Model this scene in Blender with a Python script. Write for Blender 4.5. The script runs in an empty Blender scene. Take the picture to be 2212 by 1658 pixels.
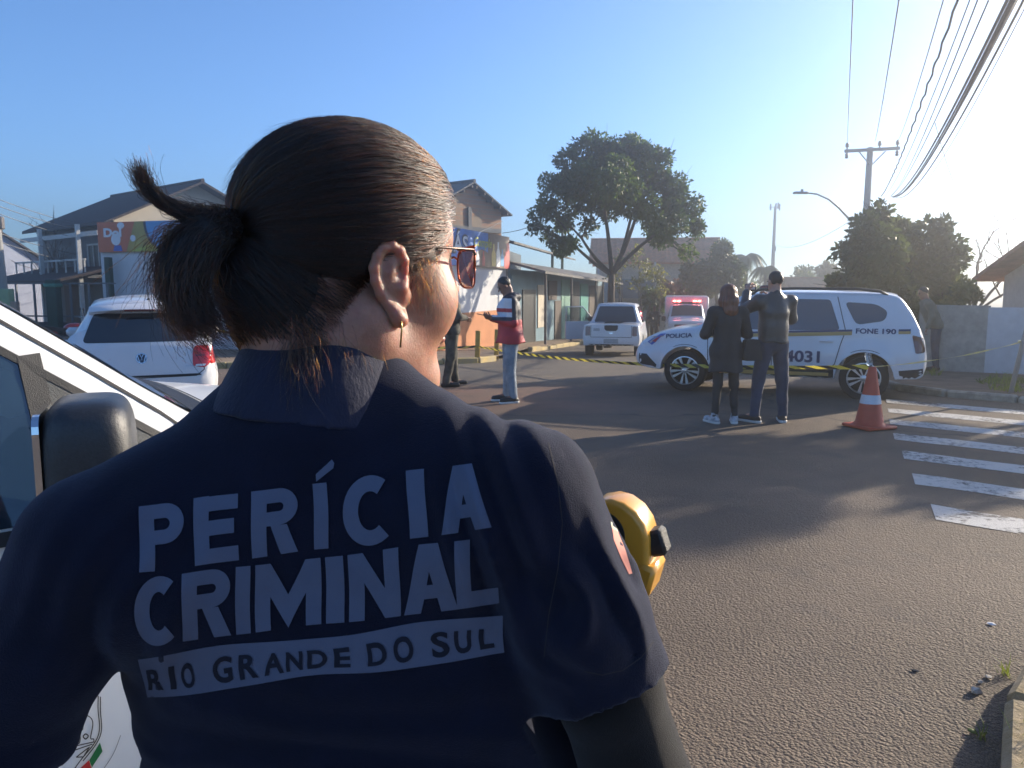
import bpy, bmesh, math, random
import numpy as np
from mathutils import Vector, Matrix
from mathutils.bvhtree import BVHTree

random.seed(7)
RNG = np.random.default_rng(11)
SC = bpy.context.scene
COL = SC.collection
R = math.radians
PI = math.pi

# ------------------------------------------------------------------ camera
FPX, PCX, PCY, CAMH = 1680.0, 1106.0, 829.0, 1.6
PITCH = math.atan(209 / FPX)
cam = bpy.data.cameras.new('camera')
cam.sensor_width = 36.0
cam.lens = 36.0 * FPX / 2212.0
cam.clip_start = 0.02
cam.clip_end = 3000.0
camo = bpy.data.objects.new('camera', cam)
COL.objects.link(camo)
camo.location = (0, 0, CAMH)
camo.rotation_euler = (R(90) - PITCH, 0, 0)
SC.camera = camo
cam.dof.use_dof = True
cam.dof.focus_distance = 1.4
cam.dof.aperture_fstop = 30.0

# ------------------------------------------------------------------ world and sun
SUN_AZ = R(56.0)          # from straight ahead (+Y) towards the right (+X)
SUN_EL = R(18.0)
w = bpy.data.worlds.new('World')
SC.world = w
w.use_nodes = True
nt = w.node_tree
bg = nt.nodes['Background']
sky = nt.nodes.new('ShaderNodeTexSky')
sky.sky_type = 'NISHITA'
sky.sun_disc = False
sky.sun_elevation = SUN_EL
sky.sun_rotation = SUN_AZ
sky.air_density = 0.8
sky.dust_density = 0.35
sky.ozone_density = 6.0
sky.altitude = 20
nt.links.new(sky.outputs[0], bg.inputs[0])
bg.inputs[1].default_value = 0.112
sl = bpy.data.lights.new('sun', 'SUN')
sl.energy = 5.0
sl.angle = R(0.55)
sl.color = (1.0, 0.87, 0.69)
so = bpy.data.objects.new('sun', sl)
COL.objects.link(so)
SUNV = Vector((math.sin(SUN_AZ) * math.cos(SUN_EL), math.cos(SUN_AZ) * math.cos(SUN_EL), math.sin(SUN_EL)))
so.rotation_euler = SUNV.to_track_quat('Z', 'Y').to_euler()
so.location = (20, 12, 14)
SC.view_settings.view_transform = 'Standard'
SC.view_settings.look = 'None'
SC.view_settings.gamma = 1.0
SC.view_settings.exposure = 1.2
SC.render.engine = 'CYCLES'
SC.cycles.use_denoising = True
SC.cycles.max_bounces = 7
SC.cycles.transparent_max_bounces = 24
SC.cycles.volume_bounces = 0
SC.cycles.sample_clamp_indirect = 4.0

# ------------------------------------------------------------------ where things are
_pc, _ps = math.cos(PITCH), math.sin(PITCH)
def ray(x, y):
    a = (x - PCX) / FPX; b = -(y - PCY) / FPX
    return Vector((a, _pc + b * _ps, -_ps + b * _pc))
def at(x, y, Y):
    d = ray(x, y); t = Y / d.y
    return Vector((t * d.x, Y, CAMH + t * d.z))
def ss(a, b, x):
    t = min(1, max(0, (x - a) / (b - a))); return t * t * (3 - 2 * t)
def G(Y):
    """height of the road: level near the camera, falling away beyond the crossing"""
    Y = min(Y, 50.0)
    if Y < 10: return 0.0
    if Y < 14: return -0.04 * (Y - 10) ** 2 / 8.0
    return -0.04 * (Y - 12)

# ------------------------------------------------------------------ tagging
def tag(o, label=None, cat=None, group=None, kind=None):
    if label: o['label'] = label
    if cat: o['category'] = cat
    if group: o['group'] = group
    if kind: o['kind'] = kind
    return o
def empty(name, loc=(0, 0, 0), rz=0.0):
    o = bpy.data.objects.new(name, None)
    COL.objects.link(o); o.location = loc; o.rotation_euler = (0, 0, rz)
    o.empty_display_size = 0.1
    return o
def copy_tree(o, parent=None):
    c = o.copy(); COL.objects.link(c); c.parent = parent
    for ch in list(o.children): copy_tree(ch, c)
    return c

# ------------------------------------------------------------------ materials
MATS = {}
def mat(name, col, rough=0.6, metal=0.0, var=0.12, vscale=6.0, bump=0.0, bscale=60.0, spec=0.5, col2=None,
        coat=0.0, trans=0.0, emis=None, estr=0.0, sss=0.0, sheen=0.0, detail=4.0, alpha=1.0, stretch=None, ior=None):
    """principled material: two tones mixed by noise, with fine relief"""
    if name in MATS: return MATS[name]
    m = bpy.data.materials.new(name); m.use_nodes = True
    t = m.node_tree; b = t.nodes['Principled BSDF']
    co = t.nodes.new('ShaderNodeTexCoord')
    vec = co.outputs['Object']
    if stretch:
        mp = t.nodes.new('ShaderNodeMapping'); mp.inputs['Scale'].default_value = stretch
        t.links.new(vec, mp.inputs[0]); vec = mp.outputs[0]
    if var > 0 or col2:
        n = t.nodes.new('ShaderNodeTexNoise'); n.inputs['Scale'].default_value = vscale
        n.inputs['Detail'].default_value = detail; n.inputs['Roughness'].default_value = 0.6
        t.links.new(vec, n.inputs['Vector'])
        rp = t.nodes.new('ShaderNodeValToRGB')
        c1 = [max(0, c * (1 - var)) for c in col]; c2 = list(col2) if col2 else [min(1, c * (1 + var)) for c in col]
        rp.color_ramp.elements[0].color = (*c1, 1); rp.color_ramp.elements[1].color = (*c2, 1)
        rp.color_ramp.elements[0].position = 0.3; rp.color_ramp.elements[1].position = 0.7
        t.links.new(n.outputs['Fac'], rp.inputs[0]); t.links.new(rp.outputs[0], b.inputs['Base Color'])
    else:
        b.inputs['Base Color'].default_value = (*col, 1)
    b.inputs['Roughness'].default_value = rough
    b.inputs['Metallic'].default_value = metal
    b.inputs['Specular IOR Level'].default_value = spec
    b.inputs['Coat Weight'].default_value = coat
    b.inputs['Coat Roughness'].default_value = 0.06
    b.inputs['Transmission Weight'].default_value = trans
    b.inputs['Alpha'].default_value = alpha
    if ior: b.inputs['IOR'].default_value = ior
    if sss:
        b.inputs['Subsurface Weight'].default_value = sss
        b.inputs['Subsurface Radius'].default_value = (1.0, 0.22, 0.09)
        b.inputs['Subsurface Scale'].default_value = 0.016
    if sheen:
        b.inputs['Sheen Weight'].default_value = sheen; b.inputs['Sheen Roughness'].default_value = 0.5
    if emis:
        b.inputs['Emission Color'].default_value = (*emis, 1); b.inputs['Emission Strength'].default_value = estr
    if bump > 0:
        n2 = t.nodes.new('ShaderNodeTexNoise'); n2.inputs['Scale'].default_value = bscale
        n2.inputs['Detail'].default_value = 5.0; n2.inputs['Roughness'].default_value = 0.65
        t.links.new(vec, n2.inputs['Vector'])
        bp = t.nodes.new('ShaderNodeBump'); bp.inputs['Strength'].default_value = 1.0
        bp.inputs['Distance'].default_value = bump
        t.links.new(n2.outputs['Fac'], bp.inputs['Height']); t.links.new(bp.outputs[0], b.inputs['Normal'])
    MATS[name] = m
    return m
def leafmat(name, c1, c2, transl=0.35, scale=1.3):
    if name in MATS: return MATS[name]
    m = bpy.data.materials.new(name); m.use_nodes = True
    t = m.node_tree; b = t.nodes['Principled BSDF']; out = t.nodes['Material Output']
    co = t.nodes.new('ShaderNodeTexCoord'); n = t.nodes.new('ShaderNodeTexNoise')
    n.inputs['Scale'].default_value = scale; n.inputs['Detail'].default_value = 6
    t.links.new(co.outputs['Object'], n.inputs['Vector'])
    rp = t.nodes.new('ShaderNodeValToRGB')
    rp.color_ramp.elements[0].color = (*c1, 1); rp.color_ramp.elements[1].color = (*c2, 1)
    rp.color_ramp.elements[0].position = 0.35; rp.color_ramp.elements[1].position = 0.68
    t.links.new(n.outputs['Fac'], rp.inputs[0]); t.links.new(rp.outputs[0], b.inputs['Base Color'])
    b.inputs['Roughness'].default_value = 0.55
    tr = t.nodes.new('ShaderNodeBsdfTranslucent'); mx = t.nodes.new('ShaderNodeMixShader')
    br = t.nodes.new('ShaderNodeHueSaturation'); br.inputs['Value'].default_value = 1.6; br.inputs['Saturation'].default_value = 1.1
    t.links.new(rp.outputs[0], br.inputs['Color']); t.links.new(br.outputs[0], tr.inputs[0])
    mx.inputs[0].default_value = transl
    t.links.new(b.outputs[0], mx.inputs[1]); t.links.new(tr.outputs[0], mx.inputs[2]); t.links.new(mx.outputs[0], out.inputs[0])
    MATS[name] = m
    return m

# ------------------------------------------------------------------ mesh building
def link(name, me, m=None, parent=None, smooth=False, loc=None, rz=None):
    if m is not None:
        for x in (m if isinstance(m, (list, tuple)) else [m]): me.materials.append(x)
    if smooth is True:
        me.polygons.foreach_set('use_smooth', [True] * len(me.polygons))
    elif smooth:                                   # an angle in degrees
        try: me.set_sharp_from_angle(angle=R(smooth)); 
        except Exception: pass
        me.polygons.foreach_set('use_smooth', [True] * len(me.polygons))
        try: me.set_sharp_from_angle(angle=R(smooth))
        except Exception: pass
    o = bpy.data.objects.new(name, me); COL.objects.link(o)
    if parent is not None: o.parent = parent
    if loc is not None: o.location = loc
    if rz is not None: o.rotation_euler = (0, 0, rz)
    return o

class MB:
    """collects shapes; build() links them as one mesh object"""
    def __init__(s): s.v = []; s.f = []; s.mi = []; s.cur = 0
    def add(s, vs, fs):
        n = len(s.v); s.v += [tuple(p) for p in vs]; s.f += [tuple(i + n for i in f) for f in fs]; s.mi += [s.cur] * len(fs); return s
    def box(s, c, d, rz=0.0, M=None, taper=1.0, bev=0.0):
        hx, hy, hz = d[0] / 2, d[1] / 2, d[2] / 2
        if bev > 0:
            bev = min(bev, hx * .95, hy * .95, hz * .95)
            ps = []
            for sx in (-1, 1):
                for sy in (-1, 1):
                    for sz in (-1, 1):
                        ps += [(sx * hx, sy * (hy - bev), sz * (hz - bev)), (sx * (hx - bev), sy * hy, sz * (hz - bev)), (sx * (hx - bev), sy * (hy - bev), sz * hz)]
            bm = bmesh.new()
            for p in ps: bm.verts.new(p)
            bmesh.ops.convex_hull(bm, input=bm.verts)
            bm.verts.index_update()
            vs = [v.co.copy() for v in bm.verts]; fs = [[v.index for v in f.verts] for f in bm.faces]; bm.free()
        else:
            vs = [Vector((x * hx * (taper if z > 0 else 1), y * hy * (taper if z > 0 else 1), z * hz)) for z in (-1, 1) for y in (-1, 1) for x in (-1, 1)]
            fs = [(0, 2, 3, 1), (4, 5, 7, 6), (0, 1, 5, 4), (2, 6, 7, 3), (0, 4, 6, 2), (1, 3, 7, 5)]
        T = M if M is not None else Matrix.Rotation(rz, 3, 'Z')
        return s.add([T @ v + Vector(c) for v in vs], fs)
    def tube(s, pts, rad, n=8, cap=True, flat=1.0):
        pts = [Vector(p) for p in pts]
        rs = list(rad) if isinstance(rad, (list, tuple, np.ndarray)) else [rad] * len(pts)
        vs = []; fs = []
        prev = None
        for i, p in enumerate(pts):
            d = (pts[min(i + 1, len(pts) - 1)] - pts[max(i - 1, 0)])
            if d.length < 1e-9: d = Vector((0, 0, 1))
            d.normalize()
            if prev is None:
                u = d.orthogonal().normalized()
            else:
                u = (prev - d * prev.dot(d))
                u = u.normalized() if u.length > 1e-6 else d.orthogonal().normalized()
            prev = u; v = d.cross(u)
            for k in range(n):
                a = 2 * PI * k / n
                vs.append(p + (u * math.cos(a) + v * math.sin(a) * flat) * rs[i])
        for i in range(len(pts) - 1):
            for k in range(n):
                fs.append((i * n + k, i * n + (k + 1) % n, (i + 1) * n + (k + 1) % n, (i + 1) * n + k))
        if cap:
            fs.append(tuple(range(n - 1, -1, -1))); fs.append(tuple((len(pts) - 1) * n + k for k in range(n)))
        return s.add(vs, fs)
    def lathe(s, prof, n=24, M=None, c=(0, 0, 0), cap=True):
        """prof: (radius, height) along local z"""
        vs = []; fs = []
        T = M if M is not None else Matrix.Identity(3)
        for r, z in prof:
            for k in range(n):
                a = 2 * PI * k / n
                vs.append(T @ Vector((r * math.cos(a), r * math.sin(a), z)) + Vector(c))
        for i in range(len(prof) - 1):
            for k in range(n):
                fs.append((i * n + k, i * n + (k + 1) % n, (i + 1) * n + (k + 1) % n, (i + 1) * n + k))
        if cap:
            fs.append(tuple(range(n - 1, -1, -1))); fs.append(tuple((len(prof) - 1) * n + k for k in range(n)))
        return s.add(vs, fs)
    def prism(s, poly, a, b, M=None, c=(0, 0, 0)):
        """poly (u,v) extruded from w=a to w=b; M maps (u,v,w)"""
        n = len(poly); T = M if M is not None else Matrix.Identity(3)
        vs = [T @ Vector((p[0], p[1], a)) + Vector(c) for p in poly] + [T @ Vector((p[0], p[1], b)) + Vector(c) for p in poly]
        fs = [tuple(range(n - 1, -1, -1)), tuple(range(n, 2 * n))] + [(i, (i + 1) % n, n + (i + 1) % n, n + i) for i in range(n)]
        return s.add(vs, fs)
    def quad(s, a, b, c, d): return s.add([a, b, c, d], [(0, 1, 2, 3)])
    def ball(s, c, r, n=10, m=6, M=None):
        r = r if isinstance(r, (tuple, list)) else (r, r, r)
        T = M if M is not None else Matrix.Identity(3)
        vs = []; fs = []
        for i in range(m + 1):
            th = PI * i / m
            for k in range(n):
                a = 2 * PI * k / n
                vs.append(T @ Vector((r[0] * math.sin(th) * math.cos(a), r[1] * math.sin(th) * math.sin(a), r[2] * math.cos(th))) + Vector(c))
        for i in range(m):
            for k in range(n):
                fs.append((i * n + k, (i + 1) * n + k, (i + 1) * n + (k + 1) % n, i * n + (k + 1) % n))
        return s.add(vs, fs)
    def mesh(s, name):
        me = bpy.data.meshes.new(name); me.from_pydata([tuple(v) for v in s.v], [], s.f)
        if s.cur or any(s.mi): me.polygons.foreach_set('material_index', s.mi)
        me.update()
        return me
    def build(s, name, m=None, parent=None, smooth=False, loc=None, rz=None, weld=False):
        me = s.mesh(name)
        bm = bmesh.new(); bm.from_mesh(me)
        if weld: bmesh.ops.remove_doubles(bm, verts=bm.verts, dist=1e-5)
        bmesh.ops.recalc_face_normals(bm, faces=bm.faces); bm.to_mesh(me); bm.free()
        return link(name, me, m, parent, smooth, loc, rz)

XZ = Matrix(((1, 0, 0), (0, 0, -1), (0, 1, 0)))       # (u,v,w) -> x=u, z=v, y=-w
YZ = Matrix(((0, 0, 1), (1, 0, 0), (0, 1, 0)))        # (u,v,w) -> y=u, z=v, x=w

# ------------------------------------------------------------------ implicit shapes -> mesh
class Field:
    """signed distance grid; shapes are added with a smooth union, negative inside"""
    def __init__(s, lo, hi, h):
        s.h = h; s.lo = np.array(lo, np.float32); hi = np.array(hi, np.float32)
        s.n = np.ceil((hi - s.lo) / h).astype(int) + 1
        s.ax = [s.lo[i] + h * np.arange(s.n[i], dtype=np.float32) for i in range(3)]
        s.f = np.full(tuple(s.n), 1.0, np.float32)
    def _blk(s, mn, mx, m):
        i0 = np.clip(np.floor((np.array(mn) - m - s.lo) / s.h).astype(int), 0, s.n - 1)
        i1 = np.clip(np.ceil((np.array(mx) + m - s.lo) / s.h).astype(int) + 1, 1, s.n)
        sl = tuple(slice(int(a), int(b)) for a, b in zip(i0, i1))
        if any(q.stop <= q.start for q in sl): return None
        X, Y, Z = np.meshgrid(s.ax[0][sl[0]], s.ax[1][sl[1]], s.ax[2][sl[2]], indexing='ij', sparse=True)
        return sl, X, Y, Z
    def _put(s, sl, d, k, op):
        a = s.f[sl]
        if op == 'u':
            if k > 0:
                h = np.clip(0.5 + 0.5 * (a - d) / k, 0, 1); s.f[sl] = a + (d - a) * h - k * h * (1 - h)
            else: s.f[sl] = np.minimum(a, d)
        elif op == 's':
            d = -d
            if k > 0:
                h = np.clip(0.5 - 0.5 * (a - d) / k, 0, 1); s.f[sl] = a + (d - a) * h + k * h * (1 - h)
            else: s.f[sl] = np.maximum(a, d)
    def cone(s, a, b, r1, r2=None, k=0.02, op='u'):
        r2 = r1 if r2 is None else r2
        a = np.array(a, np.float32); b = np.array(b, np.float32)
        q = s._blk(np.minimum(a, b) - max(r1, r2), np.maximum(a, b) + max(r1, r2), k + 2.5 * s.h)
        if q is None: return s
        sl, X, Y, Z = q
        ab = b - a; L = float(ab @ ab) + 1e-12
        t = np.clip(((X - a[0]) * ab[0] + (Y - a[1]) * ab[1] + (Z - a[2]) * ab[2]) / L, 0, 1)
        d = np.sqrt((X - a[0] - t * ab[0]) ** 2 + (Y - a[1] - t * ab[1]) ** 2 + (Z - a[2] - t * ab[2]) ** 2) - (r1 + (r2 - r1) * t)
        s._put(sl, d, k, op); return s
    def path(s, pts, rs, k=0.02, op='u'):
        for i in range(len(pts) - 1): s.cone(pts[i], pts[i + 1], rs[i], rs[i + 1], k, op)
        return s
    def ell(s, c, r, M=None, k=0.02, op='u', p=2.0):
        c = np.array(c, np.float32); rm = max(r)
        q = s._blk(c - rm, c + rm, k + 2.5 * s.h)
        if q is None: return s
        sl, X, Y, Z = q
        X = X - c[0]; Y = Y - c[1]; Z = Z - c[2]
        if M is not None:
            M = np.array(M, np.float32)      # rows: local axes in world
            X, Y, Z = (M[0][0] * X + M[0][1] * Y + M[0][2] * Z, M[1][0] * X + M[1][1] * Y + M[1][2] * Z, M[2][0] * X + M[2][1] * Y + M[2][2] * Z)
        if p == 2.0:
            k0 = np.sqrt((X / r[0]) ** 2 + (Y / r[1]) ** 2 + (Z / r[2]) ** 2)
            k1 = np.sqrt((X / r[0] ** 2) ** 2 + (Y / r[1] ** 2) ** 2 + (Z / r[2] ** 2) ** 2) + 1e-6
            d = np.where(k0 > 1e-4, k0 * (k0 - 1) / k1, -min(r))
        else:
            d = ((np.abs(X / r[0]) ** p + np.abs(Y / r[1]) ** p + np.abs(Z / r[2]) ** p) ** (1 / p) - 1) * min(r)
        s._put(sl, d.astype(np.float32), k, op); return s
    def fn(s, mn, mx, func, k=0.0, op='u'):
        q = s._blk(mn, mx, k + 2.5 * s.h)
        if q is None: return s
        sl, X, Y, Z = q
        s._put(sl, func(X, Y, Z).astype(np.float32), k, op); return s
    def disp(s, func, band=0.03):
        """move the surface in or out by func(x,y,z)"""
        idx = np.argwhere(np.abs(s.f) < band)
        if len(idx) == 0: return s
        X = s.ax[0][idx[:, 0]]; Y = s.ax[1][idx[:, 1]]; Z = s.ax[2][idx[:, 2]]
        s.f[idx[:, 0], idx[:, 1], idx[:, 2]] += func(X, Y, Z).astype(np.float32); return s
    def mesh(s):
        f = s.f; n = np.array(f.shape) - 1
        sg = f < 0
        cnt = np.zeros(tuple(n), np.int8)
        for dx in (0, 1):
            for dy in (0, 1):
                for dz in (0, 1):
                    cnt += sg[dx:dx + n[0], dy:dy + n[1], dz:dz + n[2]]
        act = (cnt > 0) & (cnt < 8)
        ci = np.argwhere(act)
        if len(ci) == 0: return np.zeros((0, 3)), np.zeros((0, 4), int)
        idm = np.full(tuple(n), -1, np.int32); idm[act] = np.arange(len(ci))
        acc = np.zeros((len(ci), 3), np.float32); num = np.zeros(len(ci), np.float32)
        co = np.array([(a, b, c) for a in (0, 1) for b in (0, 1) for c in (0, 1)])
        vals = {tuple(c): f[ci[:, 0] + c[0], ci[:, 1] + c[1], ci[:, 2] + c[2]] for c in co}
        for c in co:
            for axs in range(3):
                if c[axs] == 0:
                    e = c.copy(); e[axs] = 1
                    v0 = vals[tuple(c)]; v1 = vals[tuple(e)]
                    m = (v0 < 0) != (v1 < 0)
                    t = np.where(m, v0 / np.where(m, v0 - v1, 1), 0)
                    p = np.tile(c.astype(np.float32), (len(ci), 1)); p[:, axs] = t
                    acc[m] += p[m]; num[m] += 1
        V = s.lo + (ci + acc / num[:, None]) * s.h
        Fs = []
        for axs in range(3):
            o1, o2 = [a for a in range(3) if a != axs]
            A = [slice(None)] * 3; B = [slice(None)] * 3
            A[axs] = slice(0, f.shape[axs] - 1); B[axs] = slice(1, f.shape[axs])
            ch = sg[tuple(A)] != sg[tuple(B)]
            e = np.argwhere(ch)
            e = e[(e[:, o1] > 0) & (e[:, o1] < n[o1]) & (e[:, o2] > 0) & (e[:, o2] < n[o2])]
            ins = sg[e[:, 0], e[:, 1], e[:, 2]]
            q = []
            for d1, d2 in ((-1, -1), (0, -1), (0, 0), (-1, 0)):
                w_ = e.copy(); w_[:, o1] += d1; w_[:, o2] += d2
                q.append(idm[w_[:, 0], w_[:, 1], w_[:, 2]])
            q = np.stack(q, 1)
            flip = ins if axs != 1 else ~ins
            q[~flip] = q[~flip][:, ::-1]
            Fs.append(q)
        return V, np.concatenate(Fs)
def sdf_obj(name, F, m, parent=None, loc=None, rz=None, origin=(0, 0, 0), extra=None, iters=1):
    V, Q = F.mesh()
    # light smoothing
    for _ in range(iters):
        e = np.concatenate([Q[:, [0, 1]], Q[:, [1, 2]], Q[:, [2, 3]], Q[:, [3, 0]]])
        S = np.zeros_like(V); C = np.zeros(len(V))
        np.add.at(S, e[:, 0], V[e[:, 1]]); np.add.at(C, e[:, 0], 1); np.add.at(S, e[:, 1], V[e[:, 0]]); np.add.at(C, e[:, 1], 1)
        V = 0.5 * V + 0.5 * S / np.maximum(C, 1)[:, None]
    V = V - np.array(origin)
    vs = V.tolist(); fs = Q.tolist()
    if extra is not None:
        n = len(vs); vs += [(p[0] - origin[0], p[1] - origin[1], p[2] - origin[2]) for p in extra.v]; fs += [[i + n for i in f] for f in extra.f]
    me = bpy.data.meshes.new(name); me.from_pydata(vs, [], fs); me.update()
    return link(name, me, m, parent, True, loc, rz)

# value noise for relief and placement
_LAT = RNG.random((32, 32, 32)).astype(np.float32)
def vnoise(X, Y, Z, sc):
    x = X * sc; y = Y * sc; z = Z * sc
    xi = np.floor(x).astype(int); yi = np.floor(y).astype(int); zi = np.floor(z).astype(int)
    fx = x - xi; fy = y - yi; fz = z - zi
    fx = fx * fx * (3 - 2 * fx); fy = fy * fy * (3 - 2 * fy); fz = fz * fz * (3 - 2 * fz)
    r = 0
    for a in (0, 1):
        for b in (0, 1):
            for c in (0, 1):
                r = r + _LAT[(xi + a) % 32, (yi + b) % 32, (zi + c) % 32] * (fx if a else 1 - fx) * (fy if b else 1 - fy) * (fz if c else 1 - fz)
    return r

# ------------------------------------------------------------------ projecting flat shapes onto curved ones
def bvh_of(o):
    me = o.data
    return BVHTree.FromPolygons([v.co.copy() for v in me.vertices], [tuple(p.vertices) for p in me.polygons])
def refine(bm, maxlen):
    for _ in range(7):
        es = [e for e in bm.edges if e.calc_length() > maxlen]
        if not es: break
        bmesh.ops.subdivide_edges(bm, edges=es, cuts=1, use_grid_fill=False)
        bmesh.ops.triangulate(bm, faces=[f for f in bm.faces if len(f.verts) > 3])
def flat_poly(poly, maxlen=0.08):
    """bmesh of a flat polygon given as (u,v)"""
    bm = bmesh.new()
    vs = [bm.verts.new((p[0], p[1], 0)) for p in poly]
    bm.faces.new(vs); bmesh.ops.triangulate(bm, faces=bm.faces[:])
    refine(bm, maxlen); return bm
def flat_text(body, bold=0.0, maxlen=None, space=1.0):
    """bmesh of text scaled to the unit box (0..1, 0..1 over cap height)"""
    c = bpy.data.curves.new('t', 'FONT'); c.body = body; c.offset = bold; c.resolution_u = 4; c.space_character = space
    o = bpy.data.objects.new('t', c); COL.objects.link(o)
    dg = bpy.context.evaluated_depsgraph_get()
    me = bpy.data.meshes.new_from_object(o.evaluated_get(dg))
    bpy.data.objects.remove(o); bpy.data.curves.remove(c)
    bm = bmesh.new(); bm.from_mesh(me); bpy.data.meshes.remove(me)
    bmesh.ops.remove_doubles(bm, verts=bm.verts, dist=1e-4)
    bmesh.ops.triangulate(bm, faces=bm.faces[:])
    xs = [v.co.x for v in bm.verts]; x0, x1 = min(xs), max(xs)
    H = 0.729
    for v in bm.verts: v.co = ((v.co.x - x0) / (x1 - x0), v.co.y / H, 0)
    if maxlen: refine(bm, maxlen)
    return bm
def project(bm, tf, bvh, off, name, m, parent, dirs=None, keep=True, maxd=20):
    """tf(u,v)-> (origin, direction); every vertex is laid on the surface"""
    bad = []
    for v in bm.verts:
        o, d = tf(v.co.x, v.co.y)
        hit = bvh.ray_cast(Vector(o), Vector(d), maxd)
        if hit[0] is None: bad.append(v)
        else: v.co = hit[0] - Vector(d).normalized() * off
    if bad: bmesh.ops.delete(bm, geom=bad, context='VERTS')
    me = bpy.data.meshes.new(name); bm.to_mesh(me); bm.free()
    return link(name, me, m, parent, True)
def side(sy, y=3.0):                                     # onto the flank; (u,v) = (x,z)
    return lambda u, v: ((u, sy * y, v), (0, -sy, 0))
def end(sx, x=5.0):                                      # onto nose or tail; (u,v) = (y,z)
    return lambda u, v: ((sx * x, u, v), (-sx, 0, 0))
def top(z=4.0):
    return lambda u, v: ((u, v, z), (0, 0, -1))
# ================================================================== ground
def asphalt():
    m = bpy.data.materials.new('asphalt'); m.use_nodes = True; t = m.node_tree; b = t.nodes['Principled BSDF']
    co = t.nodes.new('ShaderNodeTexCoord')
    def noise(sc, det=5, ro=0.6):
        n = t.nodes.new('ShaderNodeTexNoise'); n.inputs['Scale'].default_value = sc; n.inputs['Detail'].default_value = det
        n.inputs['Roughness'].default_value = ro; t.links.new(co.outputs['Object'], n.inputs['Vector']); return n.outputs['Fac']
    def ramp(fac, a, b_, c1, c2):
        r = t.nodes.new('ShaderNodeValToRGB'); r.color_ramp.elements[0].position = a; r.color_ramp.elements[1].position = b_
        r.color_ramp.elements[0].color = (*c1, 1); r.color_ramp.elements[1].color = (*c2, 1); t.links.new(fac, r.inputs[0]); return r.outputs[0]
    def mix(f, a, b_, mode='MIX'):
        x = t.nodes.new('ShaderNodeMix'); x.data_type = 'RGBA'; x.blend_type = mode
        if isinstance(f, float): x.inputs[0].default_value = f
        else: t.links.new(f, x.inputs[0])
        for i, q in ((6, a), (7, b_)):
            if isinstance(q, tuple): x.inputs[i].default_value = (*q, 1)
            else: t.links.new(q, x.inputs[i])
        return x.outputs[2]
    base = ramp(noise(0.55, 6), 0.3, 0.7, (0.098, 0.073, 0.052), (0.205, 0.154, 0.110))
    grit = ramp(noise(170, 2), 0.36, 0.68, (0.35, 0.35, 0.35), (1.6, 1.56, 1.5))
    c = mix(1.0, base, grit, 'MULTIPLY')
    # dark oily patches
    c = mix(ramp(noise(1.7, 5), 0.54, 0.74, (0, 0, 0), (0.5, 0.5, 0.5)), c, (0.06, 0.054, 0.05))
    # older paving: paler and darker patches with a tarred seam between them
    wv = t.nodes.new('ShaderNodeTexVoronoi'); wv.feature = 'DISTANCE_TO_EDGE'; wv.inputs['Scale'].default_value = .17; wv.inputs['Randomness'].default_value = .8
    dn = t.nodes.new('ShaderNodeVectorMath'); dn.operation = 'ADD'; nn = t.nodes.new('ShaderNodeTexNoise'); nn.inputs['Scale'].default_value = 1.4; t.links.new(co.outputs['Object'], nn.inputs['Vector'])
    t.links.new(co.outputs['Object'], dn.inputs[0]); t.links.new(nn.outputs['Color'], dn.inputs[1]); t.links.new(dn.outputs[0], wv.inputs['Vector'])
    seam_f = (wv.outputs['Distance'],)
    # red soil dust worked into the surface further off, around the parked cars
    sp = t.nodes.new('ShaderNodeSeparateXYZ'); t.links.new(co.outputs['Object'], sp.inputs[0])
    def band(out, a, b_):
        q = t.nodes.new('ShaderNodeMapRange'); q.interpolation_type = 'SMOOTHSTEP'; q.inputs[1].default_value = a; q.inputs[2].default_value = b_
        t.links.new(out, q.inputs[0]); return q.outputs[0]
    def mul(a, b_):
        q = t.nodes.new('ShaderNodeMath'); q.operation = 'MULTIPLY'
        for i, z in ((0, a), (1, b_)):
            if isinstance(z, float): q.inputs[i].default_value = z
            else: t.links.new(z, q.inputs[i])
        return q.outputs[0]
    c = mix(mul(ramp(seam_f[0], 0.0, 0.006, (0.75, 0.75, 0.75), (0, 0, 0)), band(sp.outputs['Y'], 5.5, 7.5)), c, (0.028, 0.027, 0.027))
    red = mul(mul(band(sp.outputs['Y'], 9.2, 10.6), band(sp.outputs['Y'], 13.6, 12.2)), band(sp.outputs['X'], 3.6, 0.6))
    red2 = mul(band(sp.outputs['X'], -2.0, -3.4), band(sp.outputs['Y'], 6.0, 8.0))
    add = t.nodes.new('ShaderNodeMath'); add.use_clamp = True; t.links.new(red, add.inputs[0]); t.links.new(red2, add.inputs[1])
    nz = t.nodes.new('ShaderNodeMapRange'); t.links.new(noise(1.1, 5), nz.inputs[0]); nz.inputs[1].default_value = 0.25; nz.inputs[2].default_value = 0.6
    c = mix(mul(mul(add.outputs[0], nz.outputs[0]), 0.75), c, (0.21, 0.115, 0.078))
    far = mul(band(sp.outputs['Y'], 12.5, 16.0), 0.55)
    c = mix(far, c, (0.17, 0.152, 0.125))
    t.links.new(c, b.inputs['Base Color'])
    b.inputs['Roughness'].default_value = 0.82; b.inputs['Specular IOR Level'].default_value = 0.35
    # stones standing proud
    vo = t.nodes.new('ShaderNodeTexVoronoi'); vo.inputs['Scale'].default_value = 78; t.links.new(co.outputs['Object'], vo.inputs['Vector'])
    inv = t.nodes.new('ShaderNodeMath'); inv.operation = 'SUBTRACT'; inv.inputs[0].default_value = 1.0; t.links.new(vo.outputs['Distance'], inv.inputs[1])
    amp = t.nodes.new('ShaderNodeMapRange'); t.links.new(noise(2.2, 3), amp.inputs[0]); amp.inputs[3].default_value = 0.4; amp.inputs[4].default_value = 1.5
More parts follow.
